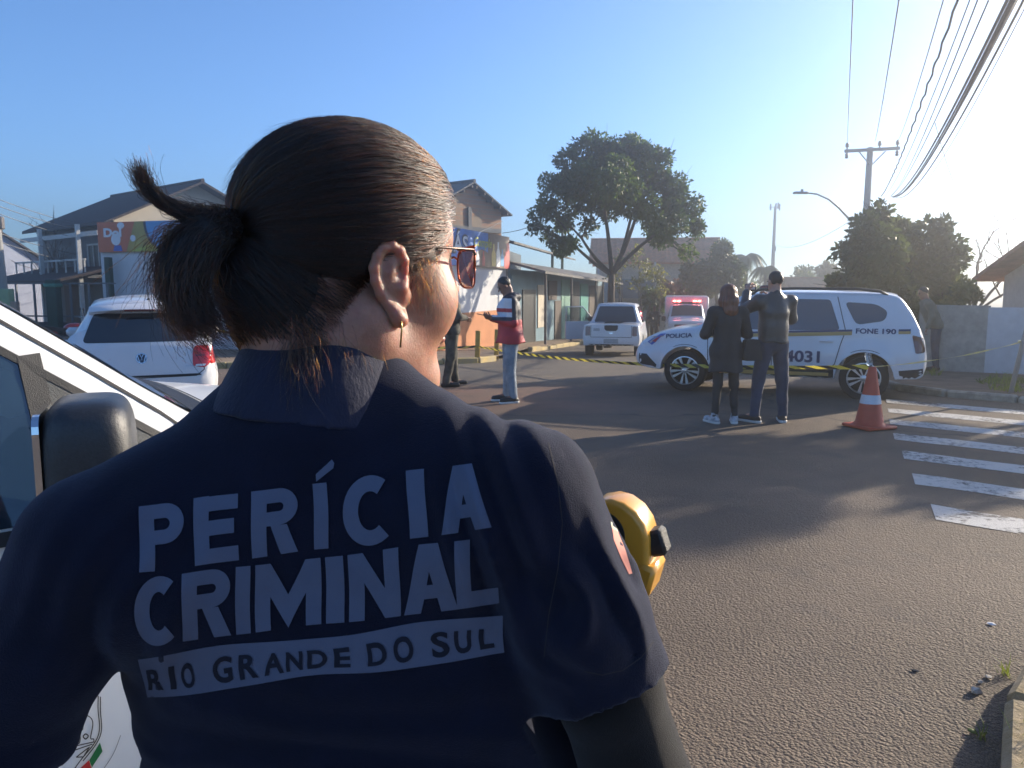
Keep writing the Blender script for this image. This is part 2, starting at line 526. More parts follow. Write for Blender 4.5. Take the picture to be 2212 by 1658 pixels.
    h1 = mul(inv.outputs[0], amp.outputs[0])
    b1 = t.nodes.new('ShaderNodeBump'); b1.inputs['Distance'].default_value = 0.009; b1.inputs['Strength'].default_value = 0.75; t.links.new(h1, b1.inputs['Height'])
    b2 = t.nodes.new('ShaderNodeBump'); b2.inputs['Distance'].default_value = 0.02; b2.inputs['Strength'].default_value = 0.35
    t.links.new(noise(24, 4, 0.7), b2.inputs['Height']); t.links.new(b1.outputs[0], b2.inputs['Normal'])
    t.links.new(b2.outputs[0], b.inputs['Normal'])
    return m
ASPH = asphalt()
SOIL = mat('soil', (0.20, 0.135, 0.085), 0.95, var=0.35, vscale=3, bump=0.02, bscale=25)
def strip_grid(name, x0, x1, ys, zf, m, kind='structure', nx=2):
    vs = []; fs = []
    xs = np.linspace(x0, x1, nx)
    for y in ys:
        for x in xs: vs.append((x, y, zf(y)))
    for j in range(len(ys) - 1):
        for i in range(nx - 1):
            a = j * nx + i; fs.append((a, a + 1, a + nx + 1, a + nx))
    me = bpy.data.meshes.new(name); me.from_pydata(vs, [], fs); me.update()
    return tag(link(name, me, m, smooth=True), kind=kind)
YS = [-1500, -200, -30, -8, 0, 5, 10] + [10 + 0.5 * i for i in range(1, 9)] + [16, 20, 25, 30, 40, 50, 120, 400, 1500]
gr_ = strip_grid('ground', -1800, 1800, YS, lambda y: G(y) - 0.03, SOIL)
YR = [-14, -5, 0, 3, 6, 10] + [10 + 0.5 * i for i in range(1, 9)] + [16, 20, 25, 30, 36, 43, 50, 70, 140]
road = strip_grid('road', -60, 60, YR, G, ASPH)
tag(road, label='brown grey coarse asphalt street crossing')

# painted crosswalk bars, each its own piece of the road
def wornpaint():
    m = bpy.data.materials.new('worn_white_paint'); m.use_nodes = True; t = m.node_tree; b = t.nodes['Principled BSDF']; out = t.nodes['Material Output']
    co = t.nodes.new('ShaderNodeTexCoord'); n = t.nodes.new('ShaderNodeTexNoise'); n.inputs['Scale'].default_value = 16; n.inputs['Detail'].default_value = 12; n.inputs['Roughness'].default_value = 0.75
    t.links.new(co.outputs['Object'], n.inputs['Vector'])
    r = t.nodes.new('ShaderNodeValToRGB'); r.color_ramp.elements[0].position = 0.34; r.color_ramp.elements[1].position = 0.52
    nb = t.nodes.new('ShaderNodeTexNoise'); nb.inputs['Scale'].default_value = 2.2; nb.inputs['Detail'].default_value = 3; t.links.new(co.outputs['Object'], nb.inputs['Vector'])
    mm = t.nodes.new('ShaderNodeMath'); mm.operation = 'MULTIPLY_ADD'; t.links.new(nb.outputs['Fac'], mm.inputs[0]); mm.inputs[1].default_value = .55; t.links.new(n.outputs['Fac'], mm.inputs[2])
    ms = t.nodes.new('ShaderNodeMath'); ms.operation = 'SUBTRACT'; t.links.new(mm.outputs[0], ms.inputs[0]); ms.inputs[1].default_value = .26
    t.links.new(ms.outputs[0], r.inputs[0]); t.links.new(r.outputs[0], b.inputs['Alpha'])
    b.inputs['Base Color'].default_value = (0.52, 0.50, 0.46, 1); b.inputs['Roughness'].default_value = 0.7
    n2 = t.nodes.new('ShaderNodeTexNoise'); n2.inputs['Scale'].default_value = 120; t.links.new(co.outputs['Object'], n2.inputs['Vector'])
    bp = t.nodes.new('ShaderNodeBump'); bp.inputs['Distance'].default_value = 0.006; t.links.new(n2.outputs['Fac'], bp.inputs['Height']); t.links.new(bp.outputs[0], b.inputs['Normal'])
    return m
WPAINT = wornpaint()
CW = Vector((0.77, -0.64, 0)).normalized()
for i, (x, y, wd) in enumerate([(3.02, 5.42, .42), (3.38, 6.40, .40), (3.76, 7.34, .40), (4.13, 8.28, .40), (4.53, 9.20, .40), (4.92, 10.05, .4), (5.30, 10.90, .4)]):
    p = MB(); a = Vector((x, y, 0.004)); nrm = Vector((0.40, 0.915, 0)) * wd / 2
    N = 14
    for k in range(N):
        t0, t1 = 3.6 * k / N, 3.6 * (k + 1) / N
        j = lambda q: 0.05 * math.sin(q * 7.3 + i * 2.1) + 0.05 * math.sin(q * 19.1 + i)
        p.quad(a + CW * t0 - nrm * (1 + j(t0)), a + CW * t1 - nrm * (1 + j(t1)), a + CW * t1 + nrm * (1 + j(t1 + 3)), a + CW * t0 + nrm * (1 + j(t0 + 3)))
    p.build('crosswalk_bar', WPAINT, road)

# kerbs: separate stones along a line
CONC = mat('concrete_kerb', (0.30, 0.27, 0.22), 0.9, var=0.3, vscale=9, bump=0.006, bscale=70)
YKERB = mat('yellow_painted_kerb', (0.55, 0.40, 0.12), 0.8, var=0.1, vscale=5, col2=(0.34, 0.28, 0.18), bump=0.004, bscale=50)
OCHRE = mat('ochre_stained_kerb', (0.42, 0.30, 0.13), 0.9, var=0.35, vscale=12, bump=0.012, bscale=30, col2=(0.33, 0.26, 0.17))
PAVE = mat('sidewalk_dirt', (0.27, 0.17, 0.11), 0.92, var=0.3, vscale=1.6, bump=0.01, bscale=40, col2=(0.33, 0.25, 0.17))
def resample(pts, step):
    pts = [Vector(p) for p in pts]; out = [pts[0]]; acc = 0
    for a, b in zip(pts, pts[1:]):
        L = (b - a).length; s = step - acc
        while s <= L: out.append(a + (b - a) * (s / L)); s += step
        acc = (acc + L) % step
    return out
def kerb(parent, pts, wid, hgt, m, step=0.8, lift=0.0, gap=0.012, jit=0.01):
    P = resample([(p[0], p[1], 0) for p in pts], step)
    for a, b in zip(P, P[1:]):
        c = (a + b) / 2; rz = math.atan2(b.y - a.y, b.x - a.x); L = (b - a).length - gap
        q = MB().box((0, 0, 0), (L, wid, hgt + 0.12), bev=0.025)
        o = q.build('kerb_stone', m, parent, smooth=30)
        o.location = (c.x, c.y, G(c.y) + lift + hgt / 2 - 0.06 + random.uniform(-jit, jit)); o.rotation_euler = (0, math.atan2(G(a.y) - G(b.y), (b - a).length), rz + random.uniform(-.012, .012))

# near right corner
verge = MB()
kpts = [(0.80, 0.4), (1.08, 1.4), (1.30, 1.85), (1.48, 2.218), (1.66, 2.51), (1.80, 2.68), (2.10, 3.03), (2.42, 3.27), (2.9, 3.36), (3.5, 3.05), (5.2, 1.6), (8, -0.8)]
cpts = [Vector((x, y, 0)) for x, y in kpts]
nk = tag(empty('corner_kerb', (2, 3, 0)), kind='structure')
nk['label'] = 'ochre stained kerb at the lower right corner'
nk.location = (0, 0, 0)
kerb(nk, [(p.x + 0.07, p.y - 0.04) for p in cpts], 0.15, 0.15, OCHRE, step=0.62)
vv = [(p.x + 0.1, p.y - 0.06, 0.125) for p in cpts] + [(9, -6, 0.125), (2, -6, .125), (0.9, -2, .125)]
me = bpy.data.meshes.new('verge'); me.from_pydata(vv, [], [tuple(range(len(vv) - 1, -1, -1))]); me.update()
vg = tag(link('verge', me, SOIL), kind='structure')
# far right corner: verge beyond the crosswalk
fk = tag(empty('far_kerb'), kind='structure')
fpts = [(16, 3.2), (12, 6.6), (9.0, 9.1), (7.3, 10.55), (6.35, 11.5), (6.1, 12.4), (6.6, 14.2), (8.6, 20), (11.4, 28), (15, 40)]
kerb(fk, fpts, 0.15, 0.10, CONC, step=0.9)
def raised(name, pts, h, m, ref=None):
    vs = [(x, y, G(y) + h) for x, y in pts]
    bm = bmesh.new(); f = bm.faces.new([bm.verts.new(v) for v in vs]); bmesh.ops.triangulate(bm, faces=[f]); 
    for _ in range(3):
        es = [e for e in bm.edges if e.calc_length() > 3]; bmesh.ops.subdivide_edges(bm, edges=es, cuts=1); bmesh.ops.triangulate(bm, faces=[q for q in bm.faces if len(q.verts) > 3])
    for v in bm.verts: v.co.z = G(v.co.y) + h
    bmesh.ops.recalc_face_normals(bm, faces=bm.faces)
    me = bpy.data.meshes.new(name); bm.to_mesh(me); bm.free()
    return tag(link(name, me, m), kind='structure')
raised('far_verge', [(16.1, 3.3)] + [(x + .06, y + .06) for x, y in fpts[1:]] + [(60, 40), (60, 3.3)], 0.085, SOIL)
# left pavement with its worn yellow kerb
lk = tag(empty('yellow_kerb'), kind='structure')
lpts = [(-30, 13.0), (-14, 15.6), (-6, 17.6), (-2.0, 18.9), (-0.9, 19.6), (-0.35, 20.8)]
kerb(lk, lpts, 0.16, 0.13, YKERB, step=1.0, jit=0.02)
lpts2 = [(0.6, 26.2), (2.2, 31.3), (3.9, 37), (7, 48)]
kerb(lk, lpts2, 0.18, 0.14, YKERB, step=1.1, jit=0.03)
raised('pavement', [(-60, 8)] + [(x - .05, y + .07) for x, y in lpts] + [(x - .07, y + .04) for x, y in lpts2] + [(9, 55), (9, 80), (-60, 80)], 0.11, PAVE)
# ================================================================== vehicles
CARWHITE = mat('car_white', (0.70, 0.71, 0.73), 0.3, var=0.05, vscale=3, coat=0.6, bump=0.0, col2=(.64, .64, .65))
VANWHITE = mat('van_white', (0.78, 0.77, 0.73), 0.3, var=0.03, vscale=2, coat=0.5)
GLASSD = mat('dark_car_glass', (0.012, 0.016, 0.018), 0.04, var=0.0, spec=0.9, coat=1.0)
GLASSV = mat('grey_car_glass', (0.05, 0.055, 0.06), 0.05, var=0.0, spec=0.8, coat=1.0)
BLKPL = mat('black_plastic', (0.014, 0.014, 0.015), 0.55, var=0.2, vscale=20, bump=0.0015, bscale=400)
RUBBER = mat('tyre_rubber', (0.016, 0.016, 0.017), 0.85, var=0.2, vscale=12)
ALLOY = mat('alloy', (0.55, 0.56, 0.58), 0.3, metal=0.9, var=0.05)
CHROME = mat('chrome', (0.75, 0.76, 0.78), 0.12, metal=1.0, var=0.0)
REDL = mat('red_lens', (0.55, 0.012, 0.015), 0.12, var=0.25, vscale=30, coat=1.0)
DKREDL = mat('dark_red_lens', (0.10, 0.012, 0.014), 0.15, var=0.2, vscale=30, coat=1.0)
CLEARL = mat('clear_lens', (0.62, 0.64, 0.66), 0.08, var=0.2, vscale=40, coat=1.0)
SEAM = mat('panel_gap', (0.02, 0.02, 0.022), 0.8, var=0)
NAVYT = mat('navy_lettering', (0.018, 0.03, 0.10), 0.5, var=0.05)
GOLDT = mat('gold_stripe', (0.46, 0.30, 0.10), 0.45, var=0.05)
REDT = mat('red_print', (0.5, 0.03, 0.03), 0.45, var=0.05)
GREENT = mat('green_print', (0.015, 0.16, 0.05), 0.45, var=0.05)
BLUET = mat('blue_print', (0.03, 0.10, 0.42), 0.45, var=0.05)
PLATE = mat('grey_plate', (0.35, 0.36, 0.37), 0.4, var=0.1, vscale=30)
UNDER = mat('underbody', (0.012, 0.012, 0.012), 0.9, var=0.2)

def pchip(xs, ys, q):
    """smooth interpolation without overshoot"""
    xs = np.array(xs, float); ys = np.array(ys, float); h = np.diff(xs); d = np.diff(ys) / h
    m = np.zeros(len(xs)); m[0] = d[0]; m[-1] = d[-1]
    for i in range(1, len(xs) - 1):
        if d[i - 1] * d[i] > 0:
            w1 = 2 * h[i] + h[i - 1]; w2 = h[i] + 2 * h[i - 1]; m[i] = (w1 + w2) / (w1 / d[i - 1] + w2 / d[i])
    i = np.clip(np.searchsorted(xs, q) - 1, 0, len(xs) - 2); t = (q - xs[i]) / h[i]
    return (2 * t ** 3 - 3 * t ** 2 + 1) * ys[i] + (t ** 3 - 2 * t ** 2 + t) * h[i] * m[i] + (-2 * t ** 3 + 3 * t ** 2) * ys[i + 1] + (t ** 3 - t ** 2) * h[i] * m[i + 1]
def car_body(st, wheels, wr, m, parent, crown=0.03, ns=110, name='body', flare=0.02, archr=None):
    """st rows: x, z_bottom, z_belt, z_top, half width sill, half width belt, half width top (front has larger x)"""
    st = sorted(st); A = np.array(st, float); xs = A[:, 0]
    q = np.unique(np.concatenate([np.linspace(xs[0], xs[-1], ns), xs] + [np.linspace(wx - wr * 1.22, wx + wr * 1.22, 25) for wx in wheels]))
    C = [pchip(xs, A[:, i], q) for i in range(1, 7)]
    vs = []; fs = []; rows = []
    ar = archr or wr * 1.17
    for i, x in enumerate(q):
        zb, zs, zt, wb, ws, wt = [c[i] for c in C]
        z0 = zb; fl = 0.0
        for wx in wheels:
            dx = abs(x - wx)
            if dx < ar: z0 = max(z0, wr * 0.98 + math.sqrt(max(0, ar * ar - dx * dx)) * 0.99)
            if dx < ar * 1.2: fl = max(fl, flare * (1 - (max(0, dx - ar * .8) / (ar * .4)) ** 2) if dx > ar * .8 else flare)
        z0 = min(z0, zs - 0.04)
        H = zs - z0
        def bulge(t): return wb + (ws - wb) * t + 0.035 * math.sin(PI * min(1, t * 1.15) if t < .87 else PI) * min(1, H / .4)
        tfull = lambda z: min(1, max(0, (z - zb) / max(0.05, zs - zb)))
        sec = [(0.0, z0 + .01), (wb * .72, z0 + .01), (bulge(tfull(z0)) - .02 + fl * .5, z0)]
        for k in range(0, 9):
            z = z0 + .012 + (zs - z0 - .012) * k / 8
            sec.append((bulge(tfull(z)) + fl * max(0, 1 - (z - z0) / .25), z))
        g = zt - zs
        for k in range(1, 10):
            t = k / 9
            # greenhouse side leaning in, then rounding on to the roof
            if g > 0.18:
                r = min(0.10, g * .3); tz = zs + (g - r) * min(1, t / .72)
                if t <= .72: sec.append((ws + (wt - ws) * (t / .72) * .92 - .006 * math.sin(PI * t / .72) * -1, tz))
                else:
                    a = (t - .72) / .28 * PI / 2
                    w0 = ws + (wt - ws) * .92
                    sec.append((w0 - (w0 - wt * .86) * (1 - math.cos(a)), zt - r + r * math.sin(a)))
            else:
                a = t * PI / 2
                sec.append((ws - (ws - wt * .90) * (1 - math.cos(a)), zs + g * math.sin(a)))
        w_e, z_e = sec[-1]
        for k in range(1, 5):
            t = k / 4; sec.append((w_e * (1 - t), z_e + crown * (1 - (1 - t) ** 2) * min(1, w_e / .4)))
        ring = [(x, y, z) for y, z in sec] + [(x, -y, z) for y, z in sec[-2:0:-1]]
        rows.append(len(vs)); vs += ring; n = len(ring)
    for i in range(len(rows) - 1):
        for k in range(n):
            fs.append((rows[i] + k, rows[i] + (k + 1) % n, rows[i + 1] + (k + 1) % n, rows[i + 1] + k))
    fs.append(tuple(rows[0] + k for k in range(n))); fs.append(tuple(rows[-1] + k for k in range(n - 1, -1, -1)))
    b = MB().add(vs, fs)
    return b.build(name, m, parent, smooth=38)
def decal(parent, bvh, poly, tf, off, name, m, maxlen=0.09):
    return project(flat_poly(poly, maxlen), tf, bvh, off, name, m, parent)
def line_decal(parent, bvh, pts, w_, tf, off, name, m, closed=False):
    """a thin band following a polyline in the projection plane"""
    bm = bmesh.new(); P = [Vector((p[0], p[1])) for p in pts]
    if closed: P.append(P[0])
    D = []
    for a, b in zip(P, P[1:]):
        n = max(1, int((b - a).length / 0.06)); D += [a + (b - a) * (i / n) for i in range(n)]
    D.append(P[-1]); L = []
    for i, p in enumerate(D):
        d = D[min(i + 1, len(D) - 1)] - D[max(0, i - 1)]
        if d.length < 1e-9: d = Vector((1, 0))
        d.normalize(); nn = Vector((-d.y, d.x)) * w_ / 2
        L.append((bm.verts.new((p.x + nn.x, p.y + nn.y, 0)), bm.verts.new((p.x - nn.x, p.y - nn.y, 0))))
    for (a, b), (c, d) in zip(L, L[1:]): bm.faces.new((a, b, d, c))
    return project(bm, tf, bvh, off, name, m, parent)
def text_decal(parent, bvh, body, x0, x1, z0, z1, tf, off, name, m, bold=0.02, flip=False, shear=0.0, rise=0.0):
    bm = flat_text(body, bold, 0.06)
    for v in bm.verts:
        u, t = v.co.x, v.co.y
        v.co = ((x0 + (x1 - x0) * u) + shear * t * (z1 - z0), z0 + (z1 - z0) * t + rise * u, 0)
    return project(bm, tf, bvh, off, name, m, parent)
def rounded(poly, r=0.05, n=4):
    out = []; N = len(poly)
    for i in range(N):
        a, b, c = Vector(poly[i - 1]), Vector(poly[i]), Vector(poly[(i + 1) % N])
        d1 = (a - b); d2 = (c - b); rr = min(r, d1.length * .45, d2.length * .45); d1.normalize(); d2.normalize()
        p, q = b + d1 * rr, b + d2 * rr
        for k in range(n + 1):
            t = k / n; out.append(tuple((p * (1 - t) + b * t) * (1 - t) + (b * (1 - t) + q * t) * t))
    return out
def wheel(parent, x, y, r, wd, sy, spokes=5, steer=0.0, rim=ALLOY, rf=0.70):
    """wheel > tyre, rim; sy is the outer side"""
    e = empty('wheel', (x, y, r), steer); e.parent = parent
    M = Matrix.Rotation(-sy * PI / 2, 3, 'X')          # local z -> outward
    t = MB().lathe([(r * rf, -wd / 2), (r * .93, -wd / 2), (r, -wd * .36), (r, wd * .36), (r * .94, wd / 2), (r * rf, wd / 2 - .005), (r * rf * .96, wd * .2), (r * rf * .96, -wd * .4)], 40, M, cap=False)
    t.build('tyre', RUBBER, e, smooth=40)
    R_ = r * rf
    g = MB().lathe([(R_ * .99, wd * .49), (R_ * .93, wd * .5), (R_ * .90, wd * .40), (R_ * .93, wd * .1)], 40, M, cap=False)
    for i in range(spokes):
        a = 2 * PI * i / spokes + .3
        for s_ in (-1, 1):
            c_, s2 = math.cos(a), math.sin(a)
            def P(rr, off): return (rr * c_ - off * s2, rr * s2 + off * c_)
            w0, w1 = R_ * .10, R_ * .23
            poly = [P(R_ * .12, 0), P(R_ * .2, s_ * w0), P(R_ * .92, s_ * w1 * 1.35), P(R_ * .92, s_ * w1 * .45), P(R_ * .4, s_ * .015)]
            if s_ < 0: poly = poly[::-1]
            g.prism(poly, wd * .34, wd * .46, M)
    g.lathe([(R_ * .2, wd * .3), (R_ * .2, wd * .47), (R_ * .12, wd * .5), (0.001, wd * .5)], 20, M)
    g.build('rim', rim, e, smooth=35)
    MB().lathe([(R_ * .95, -wd * .1), (R_ * .95, wd * .12), (0.001, wd * .14)], 28, M).build('backing_disc', UNDER, e, smooth=35)  # dark backing disc that closes the rim behind the spokes
    return e

# ---------------------------------------------------------------- police sport utility car (side view)
def police_suv(loc, rz):
    t = empty('police_car', loc, rz)
    # x forward 2.16 .. -2.15
    st = [(-2.17, .52, .66, .70, .60, .62, .55), (-2.13, .40, .82, .92, .70, .74, .64), (-2.05, .36, .98, 1.12, .80, .80, .68), (-1.92, .35, 1.02, 1.38, .83, .83, .66), (-1.74, .34, 1.03, 1.585, .85, .85, .65), (-1.5, .33, 1.03, 1.63, .86, .86, .67),
          (-.9, .32, 1.01, 1.645, .86, .87, .67), (-.1, .32, .99, 1.65, .86, .87, .68), (.45, .32, .975, 1.60, .86, .87, .67), (.72, .32, .97, 1.44, .86, .865, .67), (1.02, .33, .97, 1.18, .86, .86, .70), (1.22, .33, .95, 1.07, .855, .85, .74), (1.6, .34, .90, 1.02, .85, .83, .70), (1.9, .36, .82, .93, .83, .79, .66), (2.08, .40, .74, .83, .79, .74, .60), (2.17, .46, .66, .74, .72, .69, .54), (2.22, .52, .60, .64, .64, .62, .48)]
    wr = .345; wx = (1.33, -1.34)
    b = car_body(st, wx, wr, CARWHITE, t); V = bvh_of(b)
    for sy in (1, -1):
        S = side(sy)
        D = lambda poly, nm, m, off=.004, ml=.08: decal(t, V, poly, S, off, nm, m, ml)
        # lower black cladding and arches
        D([(.98, .30), (.98, .47), (-.98, .47), (-.98, .30)], 'sill_cladding', BLKPL)
        for wx_ in wx:
            ring = [(wx_ + (wr * 1.42) * math.cos(a), wr + (wr * 1.42) * math.sin(a)) for a in np.linspace(-.12, PI + .12, 25)] + [(wx_ + (wr * 1.16) * math.cos(a), wr + (wr * 1.16) * math.sin(a)) for a in np.linspace(PI + .12, -.12, 25)]
            line_decal(t, V, [(wx_ + wr * 1.20 * math.cos(a), wr + wr * 1.21 * math.sin(a)) for a in np.linspace(-.1, PI + .1, 40)], .045, S, .005, 'wheel_arch_trim', BLKPL)
        D([(2.13, .36), (1.84, .33), (1.80, .42), (1.98, .60), (2.13, .60)], 'front_bumper', BLKPL)
        D([(-2.14, .36), (-1.83, .34), (-1.80, .48), (-2.12, .52)], 'rear_bumper', BLKPL)
        # windows
        D(rounded([(.02, 1.05), (.02, 1.52), (.40, 1.49), (.86, 1.07)], .05), 'side_window', GLASSV, .005, .06)
        D(rounded([(-.98, 1.075), (-.82, 1.535), (-.07, 1.545), (-.07, 1.05)], .05), 'side_window', GLASSV, .005, .06)
        D(rounded([(-1.20, 1.155), (-1.02, 1.50), (-1.46, 1.47), (-1.62, 1.36), (-1.58, 1.22)], .08), 'rear_quarter_window', GLASSV, .005, .05)
        for pl in ([(.95, .47), (.98, 1.0), (.43, 1.57)], [(-.02, .40), (-.02, 1.57)], [(-.92, 1.58), (-1.06, 1.06), (-1.00, .86), (-.93, .55), (-.80, .42)]):
            line_decal(t, V, pl, .012, S, .003, 'door_gap', SEAM)
        for hx in (.16, -.80):
            MB().box((hx, sy * .905, .90), (.20, .03, .032), bev=.012).build('door_handle', CARWHITE, t, smooth=40)
        # stripes and lettering (left flank reads towards the tail)
        D([(1.93, .845), (1.70, .905), (1.70, .935), (1.92, .885)], 'gold_stripe', GOLDT, .006)
        def band(x0, x1, z0, z1, h):
            D([(x0, z0), (x1, z1), (x1, z1 + h), (x0, z0 + h)], 'gold_stripe', GOLDT, .006)
            D([(x0, z0 + h), (x1, z1 + h), (x1, z1 + h + .03), (x0, z0 + h + .03)], 'navy_stripe', NAVYT, .006)
        band(1.08, -1.15, .90, 1.0, .055); band(-1.77, -1.93, 1.03, 1.035, .04)
        D([(.95, .335), (-.85, .36), (-.85, .41), (.95, .405)], 'lower_gold_stripe', GOLDT, .008)
        if sy == 1: a, q = (1.66, 1.22), (-1.20, -1.74)
        else: a, q = (1.22, 1.66), (-1.74, -1.20)
        text_decal(t, V, 'POLICIA', a[0], a[1], .875, .945, S, .007, 'police_lettering', NAVYT, .03, rise=.03 * sy)
        w1 = q[0] + (q[1] - q[0]) * .56; w2 = q[0] + (q[1] - q[0]) * .66
        text_decal(t, V, 'FONE', q[0], w1, 1.03, 1.105, S, .007, 'phone_lettering', NAVYT, .03); text_decal(t, V, '190', w2, q[1], 1.03, 1.105, S, .007, 'number_lettering', NAVYT, .03)
        z = (-.13, -.72) if sy == 1 else (-.72, -.13)
        text_decal(t, V, '14031', z[0], z[1], .57, .745, S, .007, 'number_lettering', NAVYT, .03)
        z = (.62, .28) if sy == 1 else (.28, .62)
        text_decal(t, V, 'RIO', z[0], z[1], .72, .80, S, .007, 'state_lettering', NAVYT, .03)
        text_decal(t, V, 'SUL', z[0], z[1], .60, .68, S, .007, 'state_lettering', NAVYT, .03)
        # fender emblem: blue, red and white curved shields
        D([(1.98, .80), (1.90, .86), (1.76, .945), (1.66, .95), (1.74, .90), (1.84, .80), (1.90, .75)], 'emblem', BLUET, .006, .03)
        D([(1.90, .815), (1.84, .86), (1.74, .915), (1.78, .88), (1.84, .80)], 'emblem_stripe', REDT, .009, .03)
        D([(1.95, .80), (1.91, .83), (1.84, .885), (1.80, .905), (1.86, .85), (1.92, .78)], 'emblem_stripe', PLATE, .009, .03)
        D(rounded([(2.05, .73), (1.86, .87), (1.93, .90), (2.10, .80)], .03), 'headlight', CLEARL, .004, .03)
        D(rounded([(-2.01, .74), (-1.95, 1.02), (-2.10, .98), (-2.14, .76)], .03), 'tail_light', DKREDL, .006, .03)
        # roof rails
        MB().tube([(.35, sy * .62, 1.60), (.25, sy * .63, 1.685), (-.3, sy * .63, 1.705), (-1.2, sy * .63, 1.695), (-1.5, sy * .62, 1.66), (-1.6, sy * .61, 1.60)], .022, 8).build('roof_rail', BLKPL, t, smooth=True)
        # mirrors
        MB().box((.72, sy * 1.0, 1.06), (.12, .2, .14), bev=.045).build('door_mirror', BLKPL, t, smooth=40)
        for wx_ in wx: wheel(t, wx_, sy * .77, wr, .22, sy)
    decal(t, V, [(.62, 1.13), (.62, 1.5), (-.62, 1.5), (-.62, 1.13)], end(1), .006, 'windscreen', GLASSD) if False else None
    project(flat_poly([(-.66, .0), (.66, .0), (.60, 1), (-.60, 1)], .2), lambda u, v: ((1.06 - .46 * v, u, 3), (0, 0, -1)), V, .006, 'windscreen', GLASSD, t)
    project(flat_poly([(-.56, .0), (.56, .0), (.52, 1), (-.52, 1)], .2), lambda u, v: ((-2.02 + .28 * v, u, 3), (0, 0, -1)), V, .006, 'rear_window', GLASSV, t)
    decal(t, V, [(-.3, .50), (.3, .50), (.3, .72), (-.3, .72)], end(1), .006, 'grille', BLKPL)
    # light bar
    MB().box((.15, 0, 1.72), (.22, .95, .07), bev=.03).build('light_bar', mat('dark_red_bar', (.12, .012, .015), .2, var=.1, coat=1), t, smooth=40)
    t.scale = (.965, .965, .945)
    tag(t, 'white police sport utility car parked across the street behind the tape', 'police car')
    return t
police_suv((4.24, 12.42, G(12.4)), R(155))
